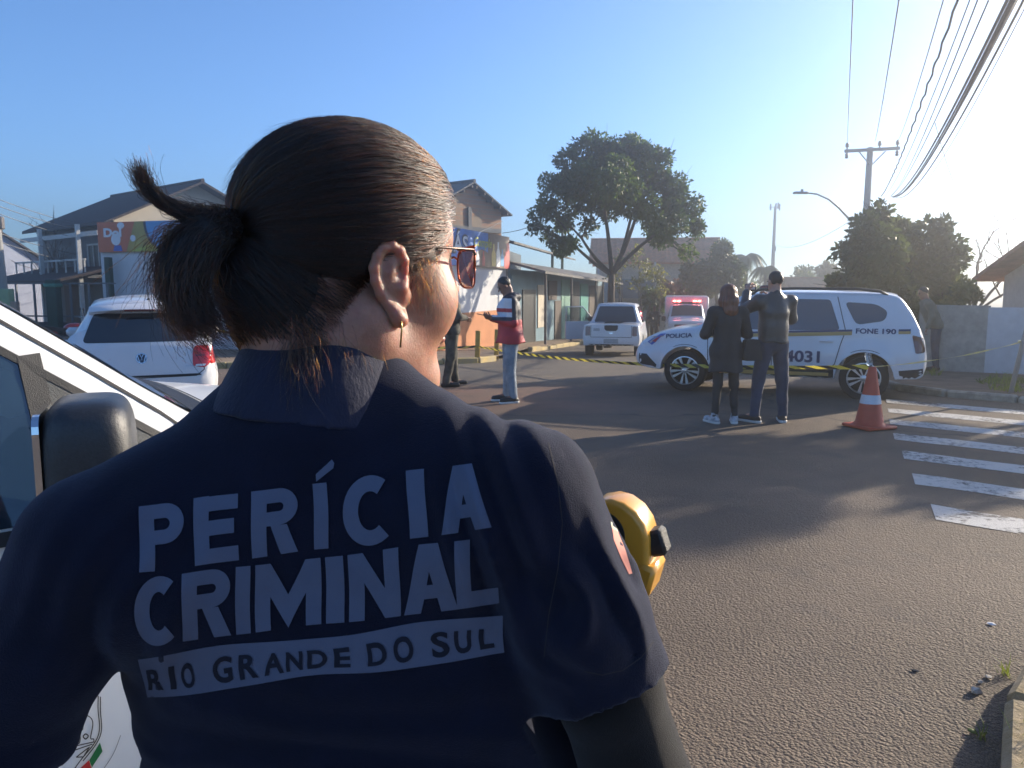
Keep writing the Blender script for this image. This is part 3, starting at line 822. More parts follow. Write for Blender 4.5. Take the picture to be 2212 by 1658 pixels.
# ---------------------------------------------------------------- white hatchback seen from behind
SDARKB = mat('badge_navy', (.03, .04, .07), .3, var=0)
def hatchback(loc, rz):
    t = empty('hatchback_car', loc, rz)
    st = [(-1.96, .40, .52, .56, .62, .64, .56), (-1.93, .33, .58, .70, .70, .72, .60), (-1.88, .30, .78, .90, .755, .765, .63), (-1.80, .29, .92, 1.00, .795, .80, .65), (-1.70, .28, .95, 1.10, .81, .81, .62), (-1.48, .27, .95, 1.345, .82, .82, .55), (-1.40, .27, .95, 1.40, .82, .82, .555), (-1.2, .27, .95, 1.43, .825, .82, .57), (-.6, .26, .93, 1.46, .83, .825, .58), (.05, .26, .91, 1.47, .83, .825, .62), (.4, .26, .90, 1.38, .83, .82, .62), (.95, .27, .89, 1.03, .83, .81, .68), (1.3, .28, .84, .96, .82, .79, .66), (1.7, .30, .74, .86, .79, .74, .58), (1.88, .33, .60, .70, .70, .66, .5), (1.94, .38, .5, .54, .56, .55, .42)]
    wr = .305; wx = (1.18, -1.28)
    b = car_body(st, wx, wr, CARWHITE, t, crown=.055); V = bvh_of(b); E = end(-1)
    D = lambda poly, nm, m, off=.005, ml=.06, tf=E: decal(t, V, poly, tf, off, nm, m, ml)
    # local y is to the left of the car; (u,v)=(y,z)
    D(rounded([(-.63, .985), (.63, .985), (.535, 1.25), (.50, 1.315), (-.50, 1.315), (-.535, 1.25)], .06), 'rear_window', GLASSD)
    sp = MB()
    for i in range(13):
        pass
    spv = [(-1.44, 1.43), (-1.60, 1.395), (-1.645, 1.365), (-1.60, 1.335), (-1.46, 1.365)]
    n = 17; vs = []; fs = []
    for i in range(n):
        y = -.56 + 1.12 * i / (n - 1); k = 1 - .55 * (abs(y) / .56) ** 4; dz = -.035 * (y / .56) ** 2
        for x, z in spv: vs.append((-1.44 + (x + 1.44) * k, y, z + dz))
    for i in range(n - 1):
        for j in range(5): fs.append((i * 5 + j, i * 5 + (j + 1) % 5, (i + 1) * 5 + (j + 1) % 5, (i + 1) * 5 + j))
    fs += [(0, 1, 2, 3, 4), tuple((n - 1) * 5 + j for j in (4, 3, 2, 1, 0))]
    MB().add(vs, fs).build('spoiler', CARWHITE, t, smooth=50)
    MB().box((-1.645, 0, 1.352), (.02, .34, .022), bev=.006).build('brake_light', DKREDL, t)
    # tailgate gap
    line_decal(t, V, [(-.70, .98), (-.73, .80), (-.69, .64), (-.60, .575), (0, .57), (.60, .575), (.69, .64), (.73, .80), (.70, .98)], .010, E, .003, 'tailgate_gap', SEAM)
    D([(-.66, .578), (.66, .578), (.64, .60), (-.64, .60)], 'bumper_shadow_gap', SEAM, .004)
    D(rounded([(-.55, .34), (.55, .34), (.50, .44), (-.50, .44)], .04), 'bumper_insert', BLKPL)
    # badge: ring with V over W
    bx = lambda y, z, o=.006: ((-5, y, z), (1, 0, 0))
    zc, rr = .80, .062
    bm = bmesh.new()
    A = [(bm.verts.new((rr * math.cos(a), zc + rr * math.sin(a), 0)), bm.verts.new((rr * .84 * math.cos(a), zc + rr * .84 * math.sin(a), 0))) for a in np.linspace(0, 2 * PI, 33)[:-1]]
    for i in range(32): bm.faces.new((A[i][0], A[(i + 1) % 32][0], A[(i + 1) % 32][1], A[i][1]))
    decal(t, V, [(rr * .86 * math.cos(a), zc + rr * .86 * math.sin(a)) for a in np.linspace(0, 2 * PI, 25)[:-1]], E, .006, 'badge_disc', SDARKB, .05)
    bd = project(bm, E, V, .010, 'badge', CHROME, t)
    for nm, pl in (('badge_letter', [(-.024, .853), (0, .808), (.024, .853)]), ('badge_letter', [(-.046, .832), (-.022, .752), (0, .797), (.022, .752), (.046, .832)])):
        line_decal(bd, V, pl, .010, E, .010, nm, CHROME)
    MB().lathe([(.017, 0), (.017, .012)], 14, Matrix.Rotation(-PI / 2, 3, 'Y'), c=(-1.885, 0, .70)).build('tailgate_lock', BLKPL, t)
    decal(t, V, [(-.60, .685), (-.48, .685), (-.48, .700), (-.60, .700)], E, .006, 'model_badge', ALLOY, .05)
    for sy in (1, -1):
        D(rounded([(sy * .565, .69), (sy * .57, .86), (sy * .60, .93), (sy * .76, .93), (sy * .775, .72), (sy * .70, .665)], .03), 'tail_light', REDL, .010, .03)
        D(rounded([(sy * .59, .685), (sy * .60, .71), (sy * .72, .71), (sy * .70, .685)], .01), 'reverse_lens', CLEARL, .014, .02)
        line_decal(t, V, [(sy * .60, .815), (sy * .77, .815)], .014, E, .014, 'lens_band', DKREDL)
        S = side(sy); Dd = lambda poly, nm, m, off=.005: decal(t, V, poly, S, off, nm, m, .07)
        Dd(rounded([(-1.20, 1.02), (-1.02, 1.36), (-.25, 1.40), (-.25, .98)], .05), 'side_window', GLASSD)
        Dd(rounded([(-.17, .98), (-.17, 1.40), (.2, 1.36), (.72, .97)], .05), 'side_window', GLASSD)
        Dd([(-1.93, .70), (-1.66, .72), (-1.72, .93), (-1.90, .90)], 'tail_light', REDL, .008)
        for pl in ([(-.21, .32), (-.21, 1.42)], [(.80, .35), (.86, .94), (.34, 1.40)], [(-1.02, .60), (-1.08, .98), (-.95, 1.42)]):
            line_decal(t, V, pl, .01, S, .003, 'door_gap', SEAM)
        MB().box((.62, sy * .93, 1.0), (.12, .2, .13), bev=.04).build('door_mirror', CARWHITE, t, smooth=40)
        for x in wx: wheel(t, x, sy * .72, wr, .19, sy)
    project(flat_poly([(-.62, 0), (.62, 0), (.56, 1), (-.56, 1)], .2), lambda u, v: ((.93 - .50 * v, u, 3), (0, 0, -1)), V, .006, 'windscreen', GLASSD, t)
    an = MB(); an.tube([(-1.30, -.10, 1.46), (-1.42, -.10, 1.62)], [.006, .003], 6); an.box((-1.29, -.10, 1.475), (.07, .04, .03), bev=.012)
    an.build('antenna', BLKPL, t)
    t.scale = (.96, .96, .985)
    tag(t, 'white hatchback car seen from behind beyond the van bonnet', 'car')
hatchback((-5.02, 10.62, 0), R(114))

# ---------------------------------------------------------------- white pickup with its left door open
def pickup(loc, rz):
    t = empty('pickup_truck', loc, rz)
    st = [(-2.24, .44, .60, .66, .74, .75, .70), (-2.21, .42, .98, 1.03, .80, .80, .74), (-2.10, .42, 1.00, 1.05, .82, .82, .76), (-1.0, .40, 1.00, 1.05, .83, .83, .76), (-.86, .38, 1.0, 1.12, .83, .83, .72), (-.62, .36, .99, 1.58, .83, .83, .60), (-.4, .36, .99, 1.63, .83, .83, .61), (.35, .35, .97, 1.63, .83, .83, .62), (.6, .35, .96, 1.52, .83, .82, .63), (1.05, .35, .95, 1.08, .83, .81, .68), (1.7, .37, .86, .98, .81, .78, .62), (2.1, .42, .66, .78, .72, .70, .5), (2.2, .48, .56, .6, .58, .58, .42)]
    wr = .34; wx = (1.40, -1.30)
    b = car_body(st, wx, wr, CARWHITE, t); V = bvh_of(b); E = end(-1)
    D = lambda poly, nm, m, off=.006, ml=.08, tf=E: decal(t, V, poly, tf, off, nm, m, ml)
    D(rounded([(-.66, 1.075), (.66, 1.075), (.52, 1.555), (-.52, 1.555)], .05), 'rear_window', GLASSD, .012)
    D(rounded([(-.20, .925), (-.14, .865), (.14, .865), (.20, .925), (.20, 1.03), (-.20, 1.03)], .02), 'tailgate_handle', BLKPL)
    line_decal(t, V, [(-.60, 1.02), (-.60, .68), (.60, .68), (.60, 1.02)], .014, E, .004, 'tailgate_gap', SEAM)
    D([(-.21, .50), (.21, .50), (.21, .635), (-.21, .635)], 'number_plate', PLATE, .012)
    D([(-.68, .40), (.68, .40), (.68, .475), (-.68, .475)], 'bumper', BLKPL)
    D([(.34, .86), (.52, .86), (.52, .94), (.34, .94)], 'model_badge', PLATE)
    D([(-.05, .79), (.05, .79), (.05, .815), (-.05, .815)], 'maker_badge', CHROME)
    for sy in (1, -1):
        D(rounded([(sy * .62, .72), (sy * .62, 1.0), (sy * .76, 1.0), (sy * .76, .72)], .03), 'tail_light', DKREDL, .01, .03)
        S = side(sy); Dd = lambda poly, nm, m, off=.006: decal(t, V, poly, S, off, nm, m, .08)
        Dd(rounded([(-.62, 1.06), (-.50, 1.52), (.36, 1.54), (.86, 1.04)], .05), 'side_window', GLASSD)
        Dd([(1.0, .36), (1.0, .50), (-.9, .50), (-.9, .36)], 'sill_cladding', BLKPL)
        for pl in ([(-.55, .45), (-.55, 1.0), (-.50, 1.58)], [(.92, .45), (.95, 1.0), (.42, 1.56)]): line_decal(t, V, pl, .012, S, .003, 'door_gap', SEAM)
        MB().box((.70, sy * .98, 1.10), (.12, .22, .16), bev=.045).build('door_mirror', BLKPL, t, smooth=40)
        for x in wx: wheel(t, x, sy * .74, wr, .21, sy)
    # open driver's door on the left
    d = empty('open_door', (.92, .86, 0), R(-62)); d.parent = t
    MB().prism(rounded([(0, .42), (0, 1.02), (-1.05, 1.02), (-1.05, .42)], .06), -.03, .03, XZ).build('door_panel', CARWHITE, d, smooth=40)
    MB().prism(rounded([(-.05, .46), (-.05, .98), (-1.0, .98), (-1.0, .46)], .06), -.05, -.032, XZ).build('door_lining', BLKPL, d, smooth=40)
    fr = MB(); fr.tube([(-.02, 0, 1.02), (-.45, -.02, 1.50), (-1.02, -.02, 1.50), (-1.04, 0, 1.02)], .022, 8); fr.build('window_frame', CARWHITE, d, smooth=True)
    MB().prism([(-.06, 1.03), (-.46, 1.48), (-1.0, 1.48), (-1.02, 1.03)], -.004, .004, XZ).build('door_window', mat('thin_glass', (.5, .56, .58), .03, var=0, trans=1.0, spec=.5), d)
    MB().box((-.08, -.15, 1.02), (.12, .2, .15), bev=.04).build('red_marked_mirror', REDT, d, smooth=40)
    tag(t, 'white pickup truck with its left door open under the tree', 'pickup truck')
pc = Vector((2.93, 23.0)) + Vector((math.sin(R(13)), math.cos(R(13)))) * 2.2
pickup((pc.x, pc.y, G(pc.y) - .02), R(90 - 13))

# ---------------------------------------------------------------- ambulance facing the camera
def ambulance(loc, rz):
    t = empty('ambulance', loc, rz)
    st = [(-.6, .42, 1.1, 1.7, .86, .88, .7), (.0, .42, 1.08, 1.80, .88, .88, .70), (.25, .42, 1.07, 1.76, .88, .88, .70), (.85, .42, 1.05, 1.26, .88, .87, .74), (1.0, .42, 1.02, 1.18, .88, .86, .76), (1.5, .44, .98, 1.12, .87, .84, .74), (1.85, .46, .90, 1.02, .84, .80, .70), (1.95, .48, .78, .84, .76, .74, .62), (1.99, .52, .62, .66, .66, .66, .55)]
    wr = .37
    b = car_body(st, (1.15,), wr, CARWHITE, t, ns=60); V = bvh_of(b); E = end(1)
    D = lambda poly, nm, m, off=.006, ml=.1, tf=E: decal(t, V, poly, tf, off, nm, m, ml)
    project(flat_poly([(-.70, 0), (.70, 0), (.62, 1), (-.62, 1)], .2), lambda u, v: ((.86 - .52 * v, u, 3), (0, 0, -1)), V, .008, 'windscreen', GLASSD, t)
    D(rounded([(-.50, .62), (.50, .62), (.54, .94), (-.54, .94)], .05), 'grille', BLKPL)
    D([(-.09, .77), (.09, .77), (.09, .80), (-.09, .80)], 'grille_badge', CHROME, .012)
    D([(-.70, .45), (.70, .45), (.70, .58), (-.70, .58)], 'lower_bumper', BLKPL)
    for sy in (1, -1):
        D(rounded([(sy * .56, .78), (sy * .58, .94), (sy * .78, .97), (sy * .78, .82)], .03), 'headlight', CLEARL, .01, .04)
        wheel(t, 1.15, sy * .78, wr, .22, sy)
        wheel(t, -2.2, sy * .82, wr, .22, sy)
        MB().box((.72, sy * 1.02, 1.15), (.12, .2, .22), bev=.04).build('door_mirror', BLKPL, t, smooth=40)
        decal(t, V, rounded([(-.45, 1.12), (-.4, 1.62), (.25, 1.62), (.72, 1.12)], .05), side(sy), .006, 'side_window', GLASSD, .1)
    MB().box((-2.0, 0, 1.32), (2.8, 2.0, 1.66), bev=.06).build('box_body', mat('ambulance_box', (.66, .67, .70), .35, var=.05, coat=.3), t, smooth=40)
    MB().box((-2.0, 0, .46), (2.7, 1.5, .2)).build('chassis', UNDER, t)
    lb = empty('light_bar', (.05, 0, 1.89)); lb.parent = t
    MB().box((0, 0, -.03), (.28, 1.3, .06), bev=.02).build('bar_base', BLKPL, lb)
    LIT = mat('lit_red_lamp', (.9, .05, .04), .3, var=0, emis=(1.0, .06, .04), estr=7.0)
    PINK = mat('lit_lamp_core', (1, .5, .5), .3, var=0, emis=(1.0, .35, .35), estr=16.0)
    for y in (-.45, .45):
        MB().box((0, y, .04), (.26, .40, .10), bev=.03).build('red_lamp', LIT, lb, smooth=40)
        for dy in (-.1, .1): MB().box((.132, y + dy, .04), (.012, .09, .05), bev=.005).build('lamp_core', PINK, lb)
    tag(t, 'white box ambulance facing the camera with its red light bar lit', 'ambulance')
ambulance((8.05, 36.0, G(36)), R(270 - 12))

# ---------------------------------------------------------------- white van in the left foreground
def van(loc, rz):
    t = empty('white_van', loc, rz)
    st = [(-2.30, .50, .8, 1.2, .74, .76, .6), (-2.25, .36, 1.08, 1.70, .80, .82, .66), (-2.1, .32, 1.08, 1.82, .84, .85, .70), (-1.2, .30, 1.08, 1.87, .85, .86, .72), (-.2, .30, 1.08, 1.87, .85, .86, .72), (.05, .30, 1.08, 1.845, .85, .86, .715), (.20, .30, 1.08, 1.795, .85, .86, .71), (.55, .30, 1.08, 1.572, .85, .86, .715), (.73, .30, 1.08, 1.442, .85, .86, .72), (.914, .30, 1.08, 1.309, .85, .86, .725), (.99, .30, 1.08, 1.262, .85, .855, .73), (1.10, .31, 1.07, 1.235, .85, .85, .74), (1.45, .32, 1.02, 1.18, .845, .83, .72), (1.75, .34, .92, 1.08, .82, .79, .66), (1.93, .36, .76, .92, .76, .73, .58), (2.01, .40, .60, .70, .66, .65, .5), (2.05, .46, .52, .55, .54, .54, .42)]
    wr = .32; wx = (1.32, -1.45)
    b = car_body(st, wx, wr, VANWHITE, t, crown=.03, ns=150); V = bvh_of(b)
    for sy in (-1, 1):
        S = side(sy); D = lambda poly, nm, m, off=.005, ml=.06: decal(t, V, poly, S, off, nm, m, ml)
        D([(-.5, 1.11), (-.46, 1.74), (.17, 1.735), (.55, 1.466), (.60, 1.43), (.63, 1.11)], 'door_window', mat('van_glass', (.018, .035, .05), .05, var=.3, vscale=3, spec=.8, coat=1.0), .006, .06)
        D([(.63, 1.11), (.60, 1.43), (.945, 1.18), (.97, 1.11)], 'sail_panel', mat('grained_plastic', (.03, .035, .038), .5, var=.5, vscale=160, bump=.002, bscale=300), .007, .05)
        line_decal(t, V, [(.64, 1.10), (.605, 1.455)], .045, S, .009, 'window_divider', BLKPL)
        line_decal(t, V, [(.15, 1.752), (.55, 1.470), (.95, 1.182), (.99, 1.10)], .016, S, .009, 'window_seal', BLKPL)
        line_decal(t, V, [(1.01, 1.095), (-.5, 1.08)], .03, S, .009, 'belt_seal', BLKPL)
        line_decal(t, V, [(-.55, .40), (-.55, 1.06), (-.50, 1.79), (.17, 1.80), (.55, 1.536), (.73, 1.405), (.87, 1.30), (.97, 1.21), (1.04, 1.10), (1.05, .95), (.96, .66), (.84, .40)], .007, S, .004, 'door_gap', SEAM)
        line_decal(t, V, [(1.02, 1.16), (1.09, 1.22)], .008, S, .004, 'wing_gap', SEAM)
        for x in wx: wheel(t, x, sy * .75, wr, .2, sy)
        MB().box((-.3, sy * .90, .95), (.2, .035, .04), bev=.015).build('door_handle', BLKPL, t, smooth=40)
    project(flat_poly([(-.60, 0), (.60, 0), (.52, 1), (-.52, 1)], .15), lambda u, v: ((.98 - .74 * v, u, 3), (0, 0, -1)), V, .004, 'windscreen', mat('van_windscreen', (.012, .02, .025), .04, var=0, spec=.8, coat=1), t)
    project(flat_poly([(.98, -.60), (1.06, -.64), (1.06, .64), (.98, .60)], .1), top(), V, .006, 'cowl', BLKPL, t)
    line_decal(t, V, [(1.075, -.74), (1.075, .74)], .010, top(), .004, 'bonnet_gap', SEAM)
    line_decal(t, V, [(1.075, -.74), (1.9, -.60)], .008, top(), .004, 'bonnet_gap', SEAM)
    # mirror on the near (right) flank
    mr = empty('door_mirror', (0.675, -.985, 1.235), R(-14)); mr.parent = t; mr.scale = (1.15, 1.1, 1.08)
    F = Field((-.16, -.2, -.22), (.16, .2, .2), .005)
    F.ell((0, 0, -.01), (.070, .120, .150), p=4.5, k=0)
    F.cone((0.02, .10, -.09), (.03, .17, -.11), .04, .04, k=.03)
    sdf_obj('mirror_shell', F, mat('mirror_plastic', (.022, .023, .025), .33, var=.35, vscale=220, bump=.0012, bscale=420, spec=.6), mr, iters=2)
    MB().prism(rounded([(-.098, -.14), (.098, -.14), (.098, .12), (-.098, .12)], .03), -.076, -.066, YZ).build('mirror_glass', CHROME, mr)
    # emblem on the lower door, drawn in black outline with a green and red band
    loc = Vector(loc)
    Ri = Matrix.Rotation(-rz, 3, 'Z')
    C = Ri @ (Vector((0, 0, CAMH)) - loc)
    def cr(u, v): return (C, Ri @ ray(u, v))
    INK = mat('black_ink', (.03, .025, .02), .5, var=0)
    def q(cx, cy): return ((cx * .22604) / 1.2355, (1800 + cy * .22604) / 1.2355)   # crop coordinates of the photograph's lower left corner
    em = empty('emblem'); em.parent = t
    def L(pts, w_=2.2):
        bm = bmesh.new(); P = [Vector(q(*p)) for p in pts]; Dn = []
        for a, b2 in zip(P, P[1:]):
            n = max(1, int((b2 - a).length / 6)); Dn += [a + (b2 - a) * (i / n) for i in range(n)]
        Dn.append(P[-1]); Lr = []
        for i, p in enumerate(Dn):
            d = Dn[min(i + 1, len(Dn) - 1)] - Dn[max(0, i - 1)]; d.normalize(); nn = Vector((-d.y, d.x)) * w_ / 2
            Lr.append((bm.verts.new((p.x + nn.x, p.y + nn.y, 0)), bm.verts.new((p.x - nn.x, p.y - nn.y, 0))))
        for (a, b2), (c, d) in zip(Lr, Lr[1:]): bm.faces.new((a, b2, d, c))
        project(bm, cr, V, .003, 'emblem_line', INK, em)
    def cv(pts, n=10):
        out = []
        for i in range(len(pts) - 1):
            p0, p1, p2, p3 = [Vector(pts[min(max(j, 0), len(pts) - 1)]) for j in (i - 1, i, i + 1, i + 2)]
            for k in range(n):
                u = k / n; out.append(tuple(.5 * ((2 * p1) + (p2 - p0) * u + (2 * p0 - 5 * p1 + 4 * p2 - p3) * u * u + (3 * p1 - p0 - 3 * p2 + p3) * u ** 3)))
        out.append(pts[-1]); return out
    L(cv([(1160, 250), (1158, 420), (1175, 640), (1120, 800), (960, 1000), (860, 1140)])); L(cv([(1186, 260), (1186, 430), (1198, 650), (1140, 810), (980, 1020)]))
    L(cv([(820, 520), (960, 470), (1060, 500), (1096, 580), (1070, 745), (1105, 760), (1108, 800)])); L([(750, 740), (900, 690), (975, 650), (985, 590), (960, 575), (850, 660), (830, 640)], 2.4)
    L([(755, 775), (900, 765), (840, 850), (870, 830)], 2.8); L(cv([(880, 800), (900, 720), (945, 725), (935, 810), (880, 800)])); L(cv([(980, 730), (1010, 700), (1042, 725), (1010, 760), (980, 730)], 6), 2.6)
    L([(1105, 795), (760, 870), (740, 940), (1090, 820)]); L([(900, 975), (1060, 850), (985, 970), (900, 975)]); L(cv([(740, 700), (740, 800), (690, 900), (590, 980)])); L(cv([(715, 740), (700, 830), (610, 920)]), 1.5)
    L(cv([(560, 1045), (690, 1040), (690, 1070), (650, 1140)]), 3)
    L(cv([(1425, 715), (1340, 930), (1225, 1110)]), 1.0)
    for nm, m, pl in (('green_band', GREENT, [(1180, 800), (1210, 905), (1085, 1095), (1055, 1010)]), ('red_band', REDT, [(1050, 1010), (1082, 1100), (1040, 1150), (900, 1150)])):
        bm = bmesh.new(); bm.faces.new([bm.verts.new((*q(*p), 0)) for p in pl]); bmesh.ops.triangulate(bm, faces=bm.faces[:]); refine(bm, 8)
        project(bm, cr, V, .005, nm, m, em)
    tag(t, 'white van in the left foreground with a black door mirror', 'van')
van((-1.979, 1.891, 0), R(38))
# ================================================================== buildings
WHITEW = mat('white_render', (0.60, 0.61, 0.63), 0.9, var=0.1, vscale=1.2, bump=0.004, bscale=20)
CREAM = mat('cream_render', (0.58, 0.52, 0.42), 0.9, var=0.12, vscale=1.2, bump=0.004, bscale=20)
ORANGEW = mat('orange_render', (0.52, 0.23, 0.11), 0.9, var=0.1, vscale=1.5, bump=0.004, bscale=20)
GREYW = mat('grey_block', (0.16, 0.165, 0.17), 0.9, var=0.2, vscale=2, bump=0.01, bscale=8)
BROWNROOF = mat('dark_brown_roof', (0.045, 0.032, 0.032), 0.8, var=0.25, vscale=3, bump=0.03, bscale=10)
TILEROOF = mat('clay_tile_roof', (0.27, 0.115, 0.065), 0.85, var=0.3, vscale=3, bump=0.03, bscale=12)
FIBROOF = mat('fibre_cement_roof', (0.13, 0.125, 0.12), 0.85, var=0.3, vscale=3, bump=0.02, bscale=10)
DARKW = mat('dark_opening', (0.012, 0.014, 0.016), 0.4, var=0.2, spec=0.6)
TEALW = mat('turquoise_render', (0.10, 0.33, 0.29), 0.85, var=0.12, vscale=1.5)
LBLUE = mat('pale_blue_render', (0.17, 0.27, 0.32), 0.85, var=0.15, vscale=1.2)
AQUA = mat('pale_aqua_render', (0.20, 0.36, 0.30), 0.85, var=0.12, vscale=1.2)
WOODD = mat('dark_wood', (0.06, 0.035, 0.025), 0.7, var=0.3, vscale=6)
FRAMEW = mat('painted_frame', (0.5, 0.5, 0.48), 0.6, var=0.1)
GREENP = mat('green_post_paint', (0.05, 0.20, 0.14), 0.7, var=0.2)
DGREEN = mat('dark_green_paint', (0.02, 0.055, 0.04), 0.7, var=0.2)
BRICK = None
def brickmat():
    m = bpy.data.materials.new('orange_hollow_brick'); m.use_nodes = True; t = m.node_tree; b = t.nodes['Principled BSDF']
    co = t.nodes.new('ShaderNodeTexCoord'); mp = t.nodes.new('ShaderNodeMapping'); mp.inputs['Rotation'].default_value = (R(90), 0, 0)
    t.links.new(co.outputs['Object'], mp.inputs[0]); br = t.nodes.new('ShaderNodeTexBrick'); t.links.new(mp.outputs[0], br.inputs[0])
    br.inputs['Color1'].default_value = (.42, .24, .14, 1); br.inputs['Color2'].default_value = (.34, .20, .13, 1); br.inputs['Mortar'].default_value = (.30, .26, .21, 1)
    br.inputs['Scale'].default_value = 1; br.inputs['Brick Width'].default_value = .3; br.inputs['Row Height'].default_value = .2; br.inputs['Mortar Size'].default_value = .02
    n = t.nodes.new('ShaderNodeTexNoise'); n.inputs['Scale'].default_value = .8; n.inputs['Detail'].default_value = 5; t.links.new(co.outputs['Object'], n.inputs['Vector'])
    rp = t.nodes.new('ShaderNodeValToRGB'); rp.color_ramp.elements[0].position = .5; rp.color_ramp.elements[1].position = .58; t.links.new(n.outputs['Fac'], rp.inputs[0])
    mx = t.nodes.new('ShaderNodeMix'); mx.data_type = 'RGBA'; t.links.new(rp.outputs[0], mx.inputs[0]); t.links.new(br.outputs[0], mx.inputs[6]); mx.inputs[7].default_value = (.30, .235, .17, 1)
    t.links.new(mx.outputs[2], b.inputs['Base Color']); b.inputs['Roughness'].default_value = .9
    return m
BRICK = brickmat()
def wallbox(parent, name, a, b, z0, z1, th, m):
    """wall standing on the line a-b (plan), th towards its left side"""
    a = Vector((a[0], a[1], 0)); b = Vector((b[0], b[1], 0)); d = (b - a); L = d.length; d.normalize(); n = Vector((-d.y, d.x, 0))
    q = MB(); c = (a + b) / 2 + n * th / 2 + Vector((0, 0, (z0 + z1) / 2))
    q.box((0, 0, 0), (L, th, z1 - z0))
    o = q.build(name, m, parent); o.location = c; o.rotation_euler = (0, 0, math.atan2(d.y, d.x)); return o
def panel(parent, name, a, b, s0, s1, z0, z1, off, th, m, bev=0.0):
    """a piece standing off to the right of line a-b between distances s0 and s1"""
    a = Vector((a[0], a[1], 0)); b = Vector((b[0], b[1], 0)); d = (b - a).normalized(); n = Vector((d.y, -d.x, 0))
    c = a + d * (s0 + s1) / 2 + n * (off + th / 2) + Vector((0, 0, (z0 + z1) / 2))
    o = MB().box((0, 0, 0), (abs(s1 - s0), th, z1 - z0), bev=bev).build(name, m, parent); o.location = c; o.rotation_euler = (0, 0, math.atan2(d.y, d.x)); return o
def window(parent, a, b, s0, s1, z0, z1, off=0.01, frame=FRAMEW, mull=1):
    a3 = Vector((a[0], a[1], 0)); b3 = Vector((b[0], b[1], 0)); d = (b3 - a3).normalized(); n = Vector((d.y, -d.x, 0))
    e = empty('window', a3 + d * (s0 + s1) / 2 + n * off + Vector((0, 0, (z0 + z1) / 2)), math.atan2(d.y, d.x)); e.parent = parent
    W, H = s1 - s0, z1 - z0
    MB().box((0, -.005, 0), (W, .02, H)).build('pane', DARKW, e)
    f = MB(); f.box((0, -.03, H / 2), (W + .1, .05, .06)); f.box((0, -.03, -H / 2), (W + .14, .07, .06)); f.box((-W / 2, -.03, 0), (.06, .05, H - .07)); f.box((W / 2, -.03, 0), (.06, .05, H - .07))
    for i in range(mull): f.box((-W / 2 + W * (i + 1) / (mull + 1), -.03, 0), (.04, .04, H - .07))
    f.build('frame', frame, e)
def gable_house(name, E0, ang, L, hw, z0, ze, zr, wm, rm, gm=None, over=0.45, label='', group=None, cat='house', th=0.10, tiles=0.34):
    """E0: plan of the near eave corner at the gable end; ang: direction of the ridge away from the gable; roof spans to the left of it"""
    u = Vector((math.cos(ang), math.sin(ang), 0)); v = Vector((math.sin(ang), -math.cos(ang), 0))
    t = empty(name, (E0[0], E0[1], z0), ang); tag(t, label, cat, group)
    # local frame: x along the ridge, y from the near eave (0) to the far one (-2hw)
    ze -= z0; zr -= z0; W = 2 * hw; o = over
    wl = MB()
    wl.add([(o, -o, 0), (L - o, -o, 0), (L - o, -W + o, 0), (o, -W + o, 0), (o, -o, ze), (L - o, -o, ze), (L - o, -W + o, ze), (o, -W + o, ze)], [(0, 1, 5, 4), (2, 3, 7, 6), (3, 2, 1, 0)])
    wl.build('wall', wm, t)
    sl = (zr - ze) / hw; zp = ze + sl * (hw - o) + o * sl * .0
    for x, s in ((o, 1), (L - o, -1)):
        MB().add([(x, -o, 0), (x, -W + o, 0), (x, -W + o, ze + sl * o), (x, -hw, zr - .02), (x, -o, ze + sl * o)], [(0, 1, 2, 3, 4) if s > 0 else (4, 3, 2, 1, 0)]).build('gable_wall', gm or wm, t)
    for s in (0, 1):
        y0, y1 = (0, -hw) if s == 0 else (-W, -hw)
        r = MB(); n = max(3, int(L / tiles)); k = 8
        prof = []
        for i in range(n * 2 + 1):
            x = L * i / (n * 2); dz = .035 if i % 2 else 0.0
            prof.append((x, dz))
        vs = []; 
        for x, dz in prof: vs += [(x, y0, ze + dz + th), (x, y1, zr + dz + th), (x, y0, ze), (x, y1, zr)]
        fs = []
        for i in range(len(prof) - 1):
            a = 4 * i; fs += [(a, a + 1, a + 5, a + 4), (a + 2, a + 6, a + 7, a + 3), (a, a + 4, a + 6, a + 2)]
        a = 4 * (len(prof) - 1); fs += [(0, 2, 3, 1), (a, a + 1, a + 3, a + 2)]
        r.add(vs, fs); ro = r.build('roof_slope', rm, t)
    MB().tube([(0, -hw, zr + th + .03), (L, -hw, zr + th + .03)], .09, 6).build('ridge_cap', rm, t)
    return t
def part_at(house, name, c, d, m, bev=0):
    return MB().box(c, d, bev=bev).build(name, m, house)
def local_window(h, x, y, z, W, H, face, mull=1, frame=FRAMEW):
    """face: 'f' near eave wall, 'g' gable wall at the origin end"""
    e = empty('window', (x, y, z), 0 if face == 'f' else R(-90)); e.parent = h
    if face == 'f': e.rotation_euler = (0, 0, PI)
    MB().box((0, -.01, 0), (W, .03, H)).build('pane', DARKW, e)
    f = MB(); f.box((0, -.04, H / 2), (W + .1, .06, .07)); f.box((0, -.04, -H / 2), (W + .14, .08, .07)); f.box((-W / 2, -.04, 0), (.07, .06, H - .08)); f.box((W / 2, -.04, 0), (.07, .06, H - .08))
    for i in range(mull): f.box((-W / 2 + W * (i + 1) / (mull + 1), -.04, 0), (.05, .05, H - .08))
    f.build('frame', frame, e)

AX = math.atan2(.65, -.76)                    # away from the gable ends: back left
